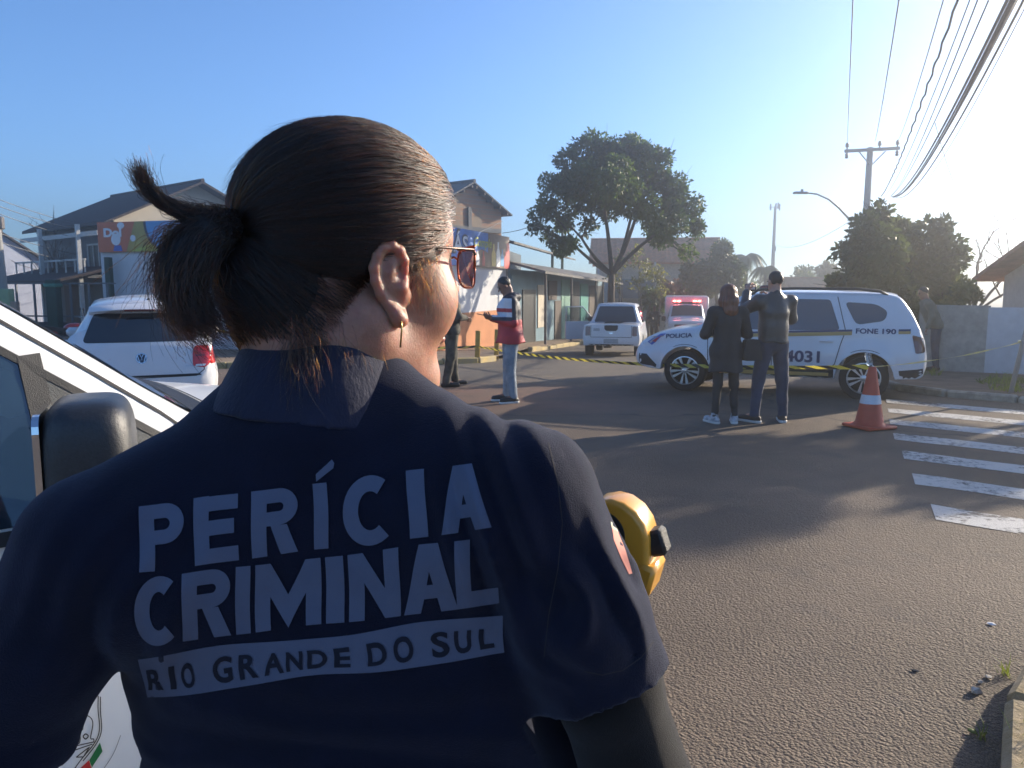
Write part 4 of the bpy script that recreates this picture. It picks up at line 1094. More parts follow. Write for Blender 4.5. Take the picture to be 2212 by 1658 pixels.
# --- dark roofed two storey house on the left
h1 = gable_house('two_storey_house', (-15.7, 30.5), AX, 9.0, 4.1, -.6, 4.02, 5.95, GREYW, BROWNROOF, CREAM, label='two storey house with dark brown roof left of the gas shop', over=.6)
local_window(h1, 2.6, -.60, 3.35, 1.1, 1.2, 'f')
for x in (.65, 4.6):
    MB().box((x, .75, 2.3), (.14, .14, 4.6)).build('porch_post', FRAMEW, h1)
MB().box((4.2, .25, 4.28), (8.4, .10, .18)).build('eave_board', FRAMEW, h1)
lt = MB(); lt.prism([(-.7, 3.0), (1.9, 2.35), (1.9, 2.45), (-.7, 3.1)], .2, 8.6, Matrix(((0, 0, 1), (1, 0, 0), (0, 1, 0))))
lt.build('porch_roof', BROWNROOF, h1)
MB().box((4.4, -.3, 2.62), (7.6, 1.6, .12)).build('floor_slab', GREYW, h1)
for i in range(9): MB().box((.7 + .95 * i, .55, 2.95), (.05, .05, .62)).build('baluster', FRAMEW, h1)
MB().box((4.5, .55, 3.28), (7.8, .06, .07)).build('balcony_rail', FRAMEW, h1)
MB().box((1.6, -.58, 1.4), (2.2, .06, 2.2)).build('garage_door', mat('grey_shutter', (.10, .12, .13), .6, var=.2, stretch=(1, 1, 30)), h1)
MB().box((5.2, -.58, 1.2), (1.6, .06, 2.1)).build('dark_door', WOODD, h1)
MB().tube([(2.0, -1.2, 4.75), (.3, -.1, 4.38)], .05, 6).build('roof_pipe', FRAMEW, h1)
# --- green gable behind it, to the right
h1b = gable_house('green_trim_house', (-10.9, 34.0), AX, 6.5, 3.4, -.8, 4.3, 5.95, CREAM, DGREEN, CREAM, label='house with dark green roof trim behind the woman ponytail', over=.5)
# --- far left houses
h2 = gable_house('blue_white_house', (-27.5, 36.0), R(150), 8, 4.0, -1.0, 1.7, 4.3, mat('blue_white_render', (.40, .44, .56), .9, var=.1), BROWNROOF, mat('blue_white_render', (.4, .44, .56)), label='low blue white gabled house at the far left edge', over=.2)
MB().box((3.0, -4.0, 5.4), (.9, .9, 1.0)).build('chimney', DGREEN, h2)
h3 = gable_house('small_hip_house', (-26.6, 47), AX, 4.5, 1.7, -1.2, 4.2, 5.2, CREAM, BROWNROOF, CREAM, label='small upper storey of a far house behind the bare tree', over=.5)
local_window(h3, 1.6, -.45, 4.5, .8, .8, 'f')
# --- brick gable building behind the shop
h4 = gable_house('brick_building', (-3.38, 33.95), AX, 8, 2.62, -.8, 4.98, 6.27, BRICK, FIBROOF, BRICK, label='raw orange brick gabled building behind the gas shop', over=.38, th=.07)
for i in range(5):
    s = -1.2 - .95 * i
    pass
for i in range(5): MB().box((.19, -.35 - .53 * i, 5.78 + .49 * (.28 + .53 * i) - .06), (.38, .07, .10)).build('rafter_end', WOODD, h4)
for i in range(5): MB().box((.19, -4.89 + .53 * i, 5.78 + .49 * (.28 + .53 * i) - .06), (.38, .07, .10)).build('rafter_end', WOODD, h4)
MB().box((.33, -2.62, 4.9), (.06, .22, 2.2)).build('concrete_column', GREYW, h4)
MB().box((.33, -2.62, 5.05), (.065, 4.3, .2)).build('concrete_beam', GREYW, h4)
local_window(h4, .36, -1.3, 4.3, .8, .9, 'g')

# --- corner gas shop
A, B, C_ = (-14.1, 27.0), (-2.55, 23.6), (-.15, 30.4)
shop = empty('gas_shop', (B[0], B[1], G(23.6))); tag(shop, 'white corner gas shop with orange lower wall', 'shop')
sh0 = Vector(shop.location)
def shop_fix(o): o.location = Vector(o.location) - sh0; return o
shop_fix(wallbox(shop, 'front_wall', A, B, -.7, 3.3, .25, WHITEW))
shop_fix(wallbox(shop, 'side_wall', B, C_, .75, 3.3, .25, WHITEW))
o = wallbox(shop, 'orange_base_wall', B, C_, -.9, .75, .27, ORANGEW); shop_fix(o)
shop_fix(wallbox(shop, 'back_wall', C_, (-8.5, 33), -.9, 3.3, .25, GREYW))
ro = MB(); ro.add([(A[0], A[1], 3.3), (B[0], B[1], 3.3), (C_[0], C_[1], 3.3), (-8.5, 33, 3.3)], [(0, 1, 2, 3)]); rr_ = ro.build('flat_roof', FIBROOF, shop); rr_.location = -sh0
for s0, s1, z0, z1, m, n in ((1.0, 3.4, -.5, 1.9, DARKW, 'shop_opening'), (5.2, 6.6, -.5, 1.8, GREYW, 'shutter_door'), (8.0, 10.0, .3, 1.6, DARKW, 'shop_window')):
    shop_fix(panel(shop, n, A, B, s0 + 1.2, s1 + 1.2, z0, z1, .01, .05, m)) if n != 'shop_opening' else None
post = shop_fix(panel(shop, 'sign_post', A, B, .52, .72, -.6, 2.6, .25, .16, DGREEN))

# --- sign boards
SBLUE = mat('sign_blue', (0.03, 0.16, 0.50), 0.5, var=0.2, vscale=2)
SORANGE = mat('sign_orange', (0.55, 0.13, 0.05), 0.5, var=0.1, vscale=2)
SGOLD = mat('sign_gold', (0.38, 0.24, 0.05), 0.5, var=0.2, vscale=2, col2=(.42, .36, .08))
SSKY = mat('sign_sky_blue', (0.05, 0.27, 0.55), 0.5, var=0.2, vscale=2)
SBROWN = mat('sign_brown', (0.13, 0.07, 0.05), 0.5, var=0.4, vscale=4)
SWHITE = mat('sign_white', (0.7, 0.72, 0.75), 0.5, var=0.05)
SYG = mat('sign_yellow_green', (0.42, 0.46, 0.06), 0.5, var=0.1)
SYEL = mat('sign_yellow', (0.60, 0.46, 0.12), 0.5, var=0.1)
SDARK = mat('sign_dark', (0.03, 0.035, 0.06), 0.5, var=0.1)
def sign(name, a, b, s0, s1, z0, z1, off, label):
    a3 = Vector((a[0], a[1], 0)); b3 = Vector((b[0], b[1], 0)); d = (b3 - a3).normalized(); n = Vector((d.y, -d.x, 0))
    e = empty(name, a3 + d * s0 + n * off + Vector((0, 0, z0)), math.atan2(d.y, d.x)); tag(e, label, 'sign')
    W, H = s1 - s0, z1 - z0
    f = MB(); f.box((W / 2, .05, H / 2), (W, .08, H)); f.build('sign_frame', WOODD, e)
    def P(name_, poly, m, lay=1): return MB().prism(poly, .0 + .004 * lay, .002 + .004 * lay, XZ).build(name_, m, e)
    def T(body, x0, x1, y0, y1, m, lay=4, bold=.02, shear=0.0):
        bm = flat_text(body, bold)
        for v in bm.verts: v.co = (x0 + (x1 - x0) * v.co.x + shear * v.co.y, -.004 * lay - .003, y0 + (y1 - y0) * v.co.y)
        me = bpy.data.meshes.new('lettering'); bm.to_mesh(me); bm.free(); return link('lettering', me, m, e)
    return e, W, H, P, T
e, W, H, P, T = sign('gas_sign', B, C_, .15, 7.0, 2.30, 3.50, .12, 'long blue gas sign board on the shop side wall')
P('blue_panel', [(0, 0), (4.6, 0), (4.6, H), (0, H)], SBLUE)
P('brown_panel', [(4.6, 0), (W, 0), (W, H), (4.6, H)], SBROWN)
P('red_edge', [(W - .5, 0), (W, 0), (W, H * .8), (W - .3, H * .8)], REDT, 2)
P('dark_picture', [(3.3, .0), (4.7, .0), (4.7, .5), (4.0, .62), (3.3, .45)], SBROWN, 2)
def bottle(x, y, w_, h, m, nm='bottle_picture'):
    P(nm, [(x - w_ / 2, y), (x + w_ / 2, y), (x + w_ / 2, y + h * .55), (x + w_ * .2, y + h * .75), (x + w_ * .2, y + h), (x - w_ * .2, y + h), (x - w_ * .2, y + h * .75), (x - w_ / 2, y + h * .55)], m, 3)
bottle(5.15, .05, .42, .8, SYEL); bottle(5.62, .05, .40, .9, SWHITE); bottle(6.05, .08, .36, .62, SSKY); bottle(6.42, .05, .3, .6, REDT); bottle(3.6, .05, .3, .5, SWHITE); bottle(4.15, .05, .25, .5, REDT)
T('GÁS', .75, 2.75, .42, 1.02, SDARK, 3, .06); T('GÁS', .78, 2.72, .45, .99, SWHITE, 5, .015)
T('Comple', 3.2, 4.9, .70, 1.02, SYG, 4, .02, .12)
e, W, H, P, T = sign('shop_front_sign', A, B, .05, 11.7, 2.78, 3.78, .12, 'orange gold and blue sign board above the white shop front')
P('orange_panel', [(0, 0), (1.15, 0), (1.55, H), (0, H)], SORANGE)
P('gold_panel', [(1.15, 0), (3.6, 0), (3.0, H), (1.55, H)], SGOLD, 1)
P('yellow_hill', [(1.3, 0.02), (3.4, 0.02), (3.0, .26), (2.4, .30), (1.8, .16)], SYG, 2)
arc = [(2.0 + .9 * (1 - math.cos(a)) * .9, H - H * math.sin(a) * .98) for a in np.linspace(0, PI / 2, 12)]
P('navy_swoosh', [(x - .10, y) for x, y in arc] + [(W, .02), (W, H)], SDARK, 2)
P('sky_panel', arc + [(W, .02), (W, H)], SSKY, 3)
T('Dol', .26, 1.0, .52, .80, SWHITE, 4, .05)
P('white_figure', [(.75 + .2 * math.cos(a), .42 + .2 * math.sin(a)) for a in np.linspace(0, 2 * PI, 14)[:-1]], SWHITE, 3)
P('white_spot', [(1.45 + .11 * math.cos(a), .45 + .11 * math.sin(a)) for a in np.linspace(0, 2 * PI, 12)[:-1]], SWHITE, 3)
P('white_spot', [(.98 + .15 * math.cos(a), .88 + .11 * math.sin(a)) for a in np.linspace(0, 2 * PI, 12)[:-1]], SWHITE, 3)
P('blue_foot', [(.62, .03), (1.0, .03), (.95, .22), (.68, .22)], BLUET, 3)

# --- turquoise street front beyond the shop
SA = (-.1, 30.6); sd = Vector((.283, .959)); SB = (SA[0] + sd.x * 24, SA[1] + sd.y * 24)
teal = empty('turquoise_shop_row', (SA[0], SA[1], -1.0)); tag(teal, 'low turquoise shop row with dark awning beyond the gas shop', 'building'); t0 = Vector(teal.location)
def tf_(o): o.location = Vector(o.location) - t0; return o
tf_(wallbox(teal, 'wall', SA, SB, -1.6, 2.3, .3, LBLUE))
tf_(wallbox(teal, 'upper_wall', (SA[0] - .9, SA[1] + .5), (SB[0] - 6.2, SB[1] - 10.5), 2.3, 3.35, .3, mat('dark_blue_boards', (.03, .055, .075), .7, var=.3, vscale=3)))
for s0, s1, z0, z1, m, n in ((.1, 1.4, -1.3, 2.1, LBLUE, 'blue_panel'), (7.6, 8.9, -1.2, .95, WOODD, 'door'), (6.3, 8.0, 1.0, 1.9, WOODD, 'door_hood'), (9.0, 11.2, -1.3, 2.0, AQUA, 'aqua_panel'), (11.6, 13.4, -1.4, 1.9, DARKW, 'dark_opening'), (13.8, 15.9, -1.4, 1.8, TEALW, 'turquoise_panel'), (16.4, 18.6, -1.4, 1.7, WOODD, 'brown_panel'), (4.3, 5.6, -.2, 1.7, CREAM, 'cream_patch'), (1.8, 3.9, -1.2, 1.5, DARKW, 'dark_shopfront'), (19.0, 21.5, -1.4, 1.7, DARKW, 'dark_shopfront')):  # includes one cream patch set on the pale blue wall
    tf_(panel(teal, n, SA, SB, s0, s1, z0, z1, .005, .04 + .01 * (s0 % 1), m))
aw = MB(); d3 = Vector((sd.x, sd.y, 0)); n3 = Vector((sd.y, -sd.x, 0)); a3 = Vector((SA[0], SA[1], 0))
def awn(s, o_, z): return a3 + d3 * s + n3 * o_ + Vector((0, 0, z)) - t0
aw.add([awn(-.2, -.1, 2.55), awn(-.2, 1.5, 2.12), awn(20, 1.5, 1.75), awn(20, -.1, 2.3), awn(-.2, -.1, 2.63), awn(-.2, 1.5, 2.22), awn(20, 1.5, 1.86), awn(20, -.1, 2.4)], [(0, 1, 2, 3), (7, 6, 5, 4), (0, 4, 5, 1), (1, 5, 6, 2), (2, 6, 7, 3), (3, 7, 4, 0)])
aw.build('awning', FIBROOF, teal)
for s in (.4, 5.2, 11.3, 13.5, 19.5):
    q = MB(); q.tube([awn(s, 1.35, -1.6), awn(s, 1.35, 2.1)], .05, 8); q.build('awning_post', mat('rusty_pipe', (.10, .085, .08), .7, var=.3, vscale=8), teal)
cr_ = MB(); cr_.add([awn(-.3, -.9, 3.55), awn(-.3, .25, 3.28), awn(13, -.1, 3.05), awn(13, -1.2, 3.3), awn(-.3, -.9, 3.62), awn(-.3, .25, 3.36), awn(13, -.1, 3.13), awn(13, -1.2, 3.38)], [(0, 1, 2, 3), (7, 6, 5, 4), (0, 4, 5, 1), (1, 5, 6, 2), (2, 6, 7, 3), (3, 7, 4, 0)])
cr_.build('upper_roof', FIBROOF, teal)
for s in (8.4, 10.6):
    q = MB(); q.tube([awn(s, -.3, 2.4), awn(s, -.3, 4.4)], .07, 6); q.build('roof_stub_post', DGREEN, teal)

# --- house behind the tree
h5 = gable_house('balcony_house', (14.4, 53.0), R(172), 9.2, 3.6, -1.5, 3.2, 4.95, mat('weathered_render', (.50, .45, .36), .9, var=.2), mat('orange_tile_roof', (.46, .19, .10), .85, var=.3, vscale=3, bump=.03, bscale=12), CREAM, label='two storey house with clay tile roof behind the big tree', over=.5)
MB().box((6.6, .5, 3.0), (4.0, .12, 1.3)).build('balcony_wall', mat('grey_blue_render', (.17, .20, .22), .9, var=.1), h5)
for x in (4.7, 8.5): MB().box((x, .52, 3.6), (.14, .14, 2.4)).build('balcony_post', FRAMEW, h5)
local_window(h5, 3.0, -.5, 1.3, 1.4, 1.3, 'f'); local_window(h5, 6.4, -.5, 1.2, 1.2, 1.3, 'f'); local_window(h5, 2.4, -.5, 3.6, 1.2, 1.1, 'f')
MB().box((4.6, 1.6, .3), (6.0, .2, 1.6)).build('garden_wall', CREAM, h5)

# --- pink roofed house far down the street
gable_house('pink_house', (27, 58), R(175), 6, 3, -1.5, 1.2, 2.2, mat('pink_render', (.42, .26, .22), .9), TILEROOF, label='low pink house far down the street past the camera man', over=.3)

# --- right hand side: house, garden wall and gate
h6 = gable_house('right_house', (12.6, 21.5), R(-14), 14, 4.2, -.4, 1.75, 2.75, mat('pale_render', (.52, .52, .50), .9, var=.1), TILEROOF, label='low tiled house at the right edge behind the garden wall', over=.6)
gw = empty('garden_wall', (10.0, 14.4, 0)); tag(gw, 'pale garden wall with a metal gate at the right edge', 'wall'); g0 = Vector(gw.location)
WA, WB = (8.3, 15.8), (15.5, 9.4)
for i, (s0, s1, z1, m, n) in enumerate(((0, 1.2, 1.25, mat('old_plaster', (.30, .29, .26), .9, var=.25), 'low_wall'), (1.2, 3.4, 1.22, mat('grey_gate', (.46, .48, .50), .6, var=.1), 'gate_panel'), (3.4, 3.75, 1.9, mat('pillar_paint', (.55, .56, .56), .8, var=.1), 'gate_pillar'), (3.75, 9, 1.45, mat('old_plaster', (.2, .2, .18)), 'low_wall'))):
    o = panel(gw, n, WA, WB, s0, s1, -.2, z1, 0, .2, m); o.location = Vector(o.location) - g0
# --- front fence and gate posts on the left
lf = empty('left_front_fence', (-20, 26.5, -.5)); tag(lf, 'low worn fence with thin rails left of the hatchback', 'fence'); f0 = Vector(lf.location)
FA, FB = (-21.8, 27.6), (-12.8, 25.4)
FL = math.hypot(FB[0] - FA[0], FB[1] - FA[1])
o = panel(lf, 'base_wall', FA, FB, 0, FL, -.9, .45, 0, .18, mat('dirty_plaster', (.06, .058, .06), .9, var=.4, vscale=3)); o.location = Vector(o.location) - f0
for i in range(13):
    o = panel(lf, 'fence_bar', FA, FB, .3 + i * .72, .36 + i * .72, .45, 1.75, .06, .05, mat('grey_metal', (.12, .13, .14), .6)); o.location = Vector(o.location) - f0
for z in (.62, 1.7):
    o = panel(lf, 'fence_rail', FA, FB, 0, FL, z, z + .05, .05, .05, MATS['grey_metal']); o.location = Vector(o.location) - f0
for i, s in enumerate((3.4, 6.9)):
    gp = empty('gate_post', (FA[0] + (FB[0] - FA[0]) * s / FL + .1, FA[1] + (FB[1] - FA[1]) * s / FL - .35, -.6)); tag(gp, ['green painted gate post left of the red motorcycle', 'dark green gate post behind the hatchback roof'][i], 'gate post')
    MB().box((0, 0, 1.35), (.34, .34, 2.7 - i * .5), bev=.02).build('shaft', GREENP if i == 0 else DGREEN, gp); MB().box((0, 0, 2.76 - i * .5), (.42, .42, .12), bev=.02).build('cap', GREENP, gp)
# ================================================================== trees and plants
BARK = mat('bark', (0.075, 0.058, 0.046), 0.95, var=0.35, vscale=8, bump=0.02, bscale=18)
TWIG = mat('twig_bark', (0.11, 0.085, 0.07), 0.95, var=0.3, vscale=8)
L_DARK = leafmat('dark_green_leaves', (0.024, 0.046, 0.015), (0.100, 0.145, 0.028), 0.35, .8)
L_MID = leafmat('mid_green_leaves', (0.028, 0.045, 0.016), (0.095, 0.115, 0.028), 0.3, .9)
L_OLIVE = leafmat('olive_leaves', (0.05, 0.05, 0.02), (0.12, 0.115, 0.035), 0.3, 1.2)
L_YEL = leafmat('yellow_green_leaves', (0.07, 0.075, 0.02), (0.20, 0.19, 0.05), 0.4, 1.5)
L_PALM = leafmat('palm_leaves', (0.035, 0.05, 0.02), (0.09, 0.11, 0.035), 0.3, .8)
L_RED = leafmat('reddish_leaves', (0.07, 0.035, 0.03), (0.13, 0.075, 0.05), 0.3, 1.0)
GRASS = leafmat('grass_blades', (0.08, 0.11, 0.025), (0.24, 0.26, 0.05), 0.45, 2.0)
def leaf_mesh(name, cents, rads, counts, size, rng, droop=0.3, shell=0.55, aspect=0.5):
    """small folded leaves scattered through clumps"""
    V = []; 
    for c, r, n in zip(cents, rads, counts):
        d = rng.normal(size=(n, 3)); d /= np.linalg.norm(d, axis=1)[:, None] + 1e-9
        q = (shell + (1 - shell) * rng.random(n) ** .6) * (0.75 + .5 * rng.random(n))
        # several smaller tufts give the clump an uneven edge
        p = np.array(c) + d * q[:, None] * np.array(r)
        ax = rng.normal(size=(n, 3)) + np.array([0, 0, -droop]) + d * .5; ax /= np.linalg.norm(ax, axis=1)[:, None]
        sd_ = np.cross(ax, rng.normal(size=(n, 3))); sd_ /= np.linalg.norm(sd_, axis=1)[:, None] + 1e-9
        L = size * (0.6 + .8 * rng.random(n))[:, None]
        a = p; b = p + ax * L * .5 + sd_ * L * aspect * .5; e = p + ax * L; f = p + ax * L * .5 - sd_ * L * aspect * .5
        V.append(np.stack([a, b, e, f], 1).reshape(-1, 3))
    V = np.concatenate(V); n = len(V) // 4
    me = bpy.data.meshes.new(name); me.vertices.add(len(V)); me.vertices.foreach_set('co', V.astype(np.float32).ravel())
    me.loops.add(4 * n); me.loops.foreach_set('vertex_index', np.arange(4 * n, dtype=np.int32))
    me.polygons.add(n); me.polygons.foreach_set('loop_start', np.arange(0, 4 * n, 4, dtype=np.int32)); me.polygons.foreach_set('loop_total', np.full(n, 4, np.int32))
    me.update(calc_edges=True); return me
def limb(mb, a, b, r0, r1, rng, wob=.12, n=6, sag=0.0):
    a = Vector(a); b = Vector(b); L = (b - a).length; pts = []; rs = []
    o1 = Vector(rng.normal(size=3)) * wob * L; 
    for i in range(n + 1):
        t = i / n; p = a.lerp(b, t) + o1 * math.sin(PI * t) * .5 + Vector((0, 0, sag * L * math.sin(PI * t)))
        pts.append(p); rs.append(r0 + (r1 - r0) * t)
    mb.tube(pts, rs, 6); return pts
def tree(name, base, fork_h, clumps, leaf, count, lm, tr, label, seed=1, group=None, twigs=3, bark=BARK, aspect=.5, stems=1, shell=.6, droop=.3, limbs=True):
    """base: plan + ground height; clumps: (x,y,z,rx,rz) in world"""
    rng = np.random.default_rng(seed); B_ = Vector(base)
    t = empty(name, base); tag(t, label, 'tree', group)
    tk = MB(); F0 = B_ + Vector((rng.normal() * .05, rng.normal() * .05, fork_h))
    limb(tk, B_ - Vector((0, 0, .1)), F0, tr, tr * .72, rng, .05)
    cl = [Vector(c[:3]) for c in clumps]
    if limbs:
        nm = max(3, min(6, len(cl) // 3)); mains = []
        order = rng.permutation(len(cl))[:nm]
        for i in order:
            mid = F0.lerp(cl[i], .55) + Vector((0, 0, .15)); limb(tk, F0, mid, tr * .55, tr * .30, rng, .10); mains.append(mid)
        for c, cc in zip(cl, clumps):
            m = min(mains, key=lambda q: (q - c).length); limb(tk, m, c, tr * .26, tr * .08, rng, .12)
            for _ in range(twigs):
                e = c + Vector(rng.normal(size=3)) * cc[3] * .6; limb(tk, m.lerp(c, rng.random() * .6 + .3), e, tr * .09, tr * .025, rng, .12, 4)
    o = tk.build('trunk', bark, t, smooth=True); o.location = -B_
    tot = sum(c[3] ** 2 * c[4] for c in clumps)
    C_2 = []; R_2 = []; N_2 = []
    for c in clumps:
        n = int(count * (c[3] ** 2 * c[4]) / tot); k = 5
        for _ in range(k):
            d = rng.normal(size=3); d /= np.linalg.norm(d); f = .62
            C_2.append((c[0] + d[0] * c[3] * f, c[1] + d[1] * c[3] * f, c[2] + d[2] * c[4] * f)); R_2.append((c[3] * .52, c[3] * .52, c[4] * .52)); N_2.append(max(6, n // k))
    me = leaf_mesh('crown', C_2, R_2, N_2, leaf, rng, droop, shell, aspect)
    o = link('crown', me, lm, t); o.location = -B_
    return t
def cl(px, py, d, r, dy=0.0, k=1.0):
    """clump from where it shows in the photograph at distance d"""
    p = at(px, py, d + dy); s = d / FPX; return (p.x, p.y, p.z, r * s, r * s * k)
rg = np.random.default_rng(5)
D0 = 30.0
mainc = [cl(x, y, D0, r, dy) for x, y, r, dy in ((1290, 335, 52, 0), (1238, 372, 48, -1), (1340, 338, 50, 1), (1402, 362, 46, 0), (1300, 390, 60, -1.5), (1380, 415, 52, -1), (1438, 412, 46, .5), (1472, 452, 40, 0), (1200, 408, 38, .5), (1172, 448, 30, 0), (1152, 485, 20, 0), (1205, 468, 34, 1), (1250, 430, 42, .8), (1320, 440, 44, 1.5), (1495, 500, 26, 0), (1485, 545, 20, .3), (1440, 478, 40, -1), (1508, 440, 16, 0), (1215, 520, 32, -.4), (1268, 490, 22, 1), (1390, 470, 28, 1.4), (1285, 300, 22, 0), (1420, 510, 30, 1), (1430, 335, 20, 0), (1180, 500, 18, .4))]
tb = at(1313, 700, D0); 
tree('street_tree', (tb.x, D0, G(D0) + .1), 2.7, mainc, .165, 36000, L_DARK, .17, 'big leafy street tree with forked trunk behind the pickup', 3, twigs=5)
# young yellowish garden trees right of the trunk
for i, (x, y, r, dd, n, h) in enumerate(((1385, 575, 30, 40, 500, 2.6), (1425, 600, 26, 41, 420, 2.2), (1345, 590, 22, 39, 300, 2.4))):
    b = at(x, 690, dd); cs = [cl(x + rg.normal() * 12, y + rg.normal() * 22, dd, r * .6, rg.normal() * .4, 1.3) for _ in range(5)]
    tree('young_tree', (b.x, dd, G(dd) + .1), 1.8, cs, .16, n, L_YEL, .045, ['thin yellowish young tree right of the street tree trunk', 'thin yellowish young tree nearest the ambulance', 'thin yellowish young tree just beside the street tree trunk'][i], 20 + i, group='young garden trees', twigs=4, bark=TWIG)
# dense round tree, topiary bush, far trees
cs = [cl(x, y, 46, r, dy) for x, y, r, dy in ((1545, 575, 45, 0), (1505, 590, 32, -1), (1580, 600, 34, -.5), (1540, 615, 42, -1.5), (1595, 630, 26, 0), (1500, 625, 26, 0), (1560, 548, 26, 0))]
b = at(1548, 690, 46); tree('dense_tree', (b.x, 46, G(46)), 2.0, cs, .22, 12000, L_MID, .2, 'dense round green tree behind the ambulance', 6, twigs=1)
cs = [cl(x, y, 43, r, 0) for x, y, r in ((1605, 655, 30), (1595, 668, 26), (1618, 668, 26))]
b = at(1605, 700, 43); tree('clipped_bush', (b.x, 43, G(43)), .7, cs, .12, 6000, L_OLIVE, .08, 'round olive clipped bush behind the two bystanders', 7, twigs=1)
for i, (x, y, r, dd, hh, m) in enumerate(((1745, 605, 40, 70, 3, L_MID), (1790, 590, 30, 62, 3, L_OLIVE), (1685, 625, 34, 75, 2, L_MID), (1640, 640, 24, 66, 2, L_DARK), (1470, 640, 26, 50, 1.5, L_RED), (1445, 625, 22, 48, 1.5, L_RED), (1400, 650, 26, 46, 1.2, L_DARK))):
    cs = [cl(x + rg.normal() * r * .5, y + rg.normal() * r * .3, dd, r * .6, rg.normal()) for _ in range(5)]
    b = at(x, 690, dd); tree('far_tree', (b.x, dd, G(dd)), hh, cs, .28, 2600, m, .14, ['broad far tree right of the antenna mast', 'pale far tree touching the hazy tree', 'low far tree left of the camera man', 'small dark far tree above the red haired woman', 'reddish shrub behind the ambulance left edge', 'small reddish shrub above the parked motorcycle', 'dark shrub between pickup and motorcycle'][i], 40 + i, group='trees down the street', twigs=1)
# hazy tree on the right, over the utility pole foot
D1 = 19.0
cs = [cl(x, y, D1, r, dy) for x, y, r, dy in ((1915, 470, 40, 0), (1880, 515, 48, -.5), (1950, 520, 48, .5), (1830, 560, 40, 0), (1900, 575, 60, -1), (1975, 575, 55, 0), (2020, 500, 36, .4), (2045, 555, 40, 0), (1850, 620, 50, 0), (1925, 640, 60, -.8), (2000, 630, 55, .3), (2050, 620, 40, 0), (1815, 600, 26, 0), (1960, 680, 50, 0), (2035, 680, 40, .5), (1885, 690, 45, .5))]
b = at(1935, 790, D1); tree('spreading_tree', (b.x, D1, G(D1) + .09), 1.0, cs, .16, 22000, L_MID, .16, 'wide shaded tree on the right behind the police car', 8, twigs=2)
# bright shrub in front of the right wall
cs = [cl(x, y, 16.5, r, 0) for x, y, r in ((2085, 625, 20), (2110, 640, 18), (2065, 650, 18))]
b = at(2085, 740, 16.5); tree('garden_shrub', (b.x, 16.5, G(16.5) + .09), .5, cs, .12, 900, L_YEL, .04, 'small bright shrub beside the garden wall', 9, twigs=2)
# bare trees
def bare(name, base, h, spread, label, seed, r0, m=TWIG, lev=4, group=None):
    rng = np.random.default_rng(seed); t = empty(name, base); tag(t, label, 'tree', group); mb = MB()
    def grow(p, d, L, r, k):
        e = p + d * L; limb(mb, p, e, r, r * .6, rng, .07, 4)
        if k == 0: return
        for _ in range(3 if k > 1 else 2):
            nd = (d + Vector(rng.normal(size=3)) * spread); nd.z = abs(nd.z) * .8 + .15; nd.normalize()
            grow(p.lerp(e, .55 + .45 * rng.random()), nd, L * (.55 + .3 * rng.random()), r * .55, k - 1)
    grow(Vector((0, 0, -.1)), Vector((0, 0, 1)), h * .38, r0, lev)
    mb.build('branches', m, t, smooth=True); return t
bare('bare_tree', (at(120, 600, 34).x, 34, -.6), 5.6, .42, 'bare winter tree in front of the far left house', 4, .10)
bare('bare_tree', (at(2110, 600, 24).x, 24, G(24)), 5.2, .62, 'bare branched tree above the right house roof', 9, .09)
# palms
def palm(base, h, r, n, label, seed):
    rng = np.random.default_rng(seed); t = empty('palm_tree', base); tag(t, label, 'tree', 'palms down the street')
    MB().tube([(0, 0, -.2), (.05, 0, h * .5), (0, 0, h)], [.2, .16, .13], 8).build('trunk', BARK, t, smooth=True)
    for i in range(n):
        a = 2 * PI * i / n + rng.normal() * .15; up = .25 + .75 * rng.random(); f = MB(); K = 9; pts = []
        for k in range(K + 1):
            s = k / K; rr = r * s * (1 - .12 * s); z = r * (up * s * .75 - 1.15 * s * s); pts.append(Vector((math.cos(a) * rr, math.sin(a) * rr, h + z)))
        f.tube(pts, [.03 - .002 * k for k in range(K + 1)], 4)
        for k in range(1, K):
            for q in range(3):
                p = pts[k].lerp(pts[k + 1], q / 3); d = (pts[k + 1] - pts[k]).normalized(); sv = d.cross(Vector((0, 0, 1))).normalized(); L = r * .30 * math.sin(PI * (k + q / 3) / K * .9 + .25)
                for s_ in (-1, 1):
                    tip = p + sv * s_ * L * .8 + d * L * .4 - Vector((0, 0, L * .45)); f.add([p, p + d * .06 * r, tip], [(0, 1, 2)])
        f.build('frond', L_PALM, t)
b = at(1607, 690, 62); palm((b.x, 62, -1.6), 5.6, 2.0, 14, 'tall palm left of the antenna mast', 1)
b = at(1650, 690, 58); palm((b.x, 58, -1.6), 4.6, 1.5, 14, 'drooping palm nearest the antenna mast', 2)
# a tree out of frame on the right whose shade lies across the crossing
cs = [(15.2 + rg.normal() * .6, 14.9 + rg.normal() * .42, 4.6 + rg.normal() * .3, .62, .45) for _ in range(12)]
tree('side_street_tree', (15.2, 14.9, .05), 2.6, cs, .2, 5200, L_MID, .16, 'tree in the side street beyond the right edge', 31, twigs=2)

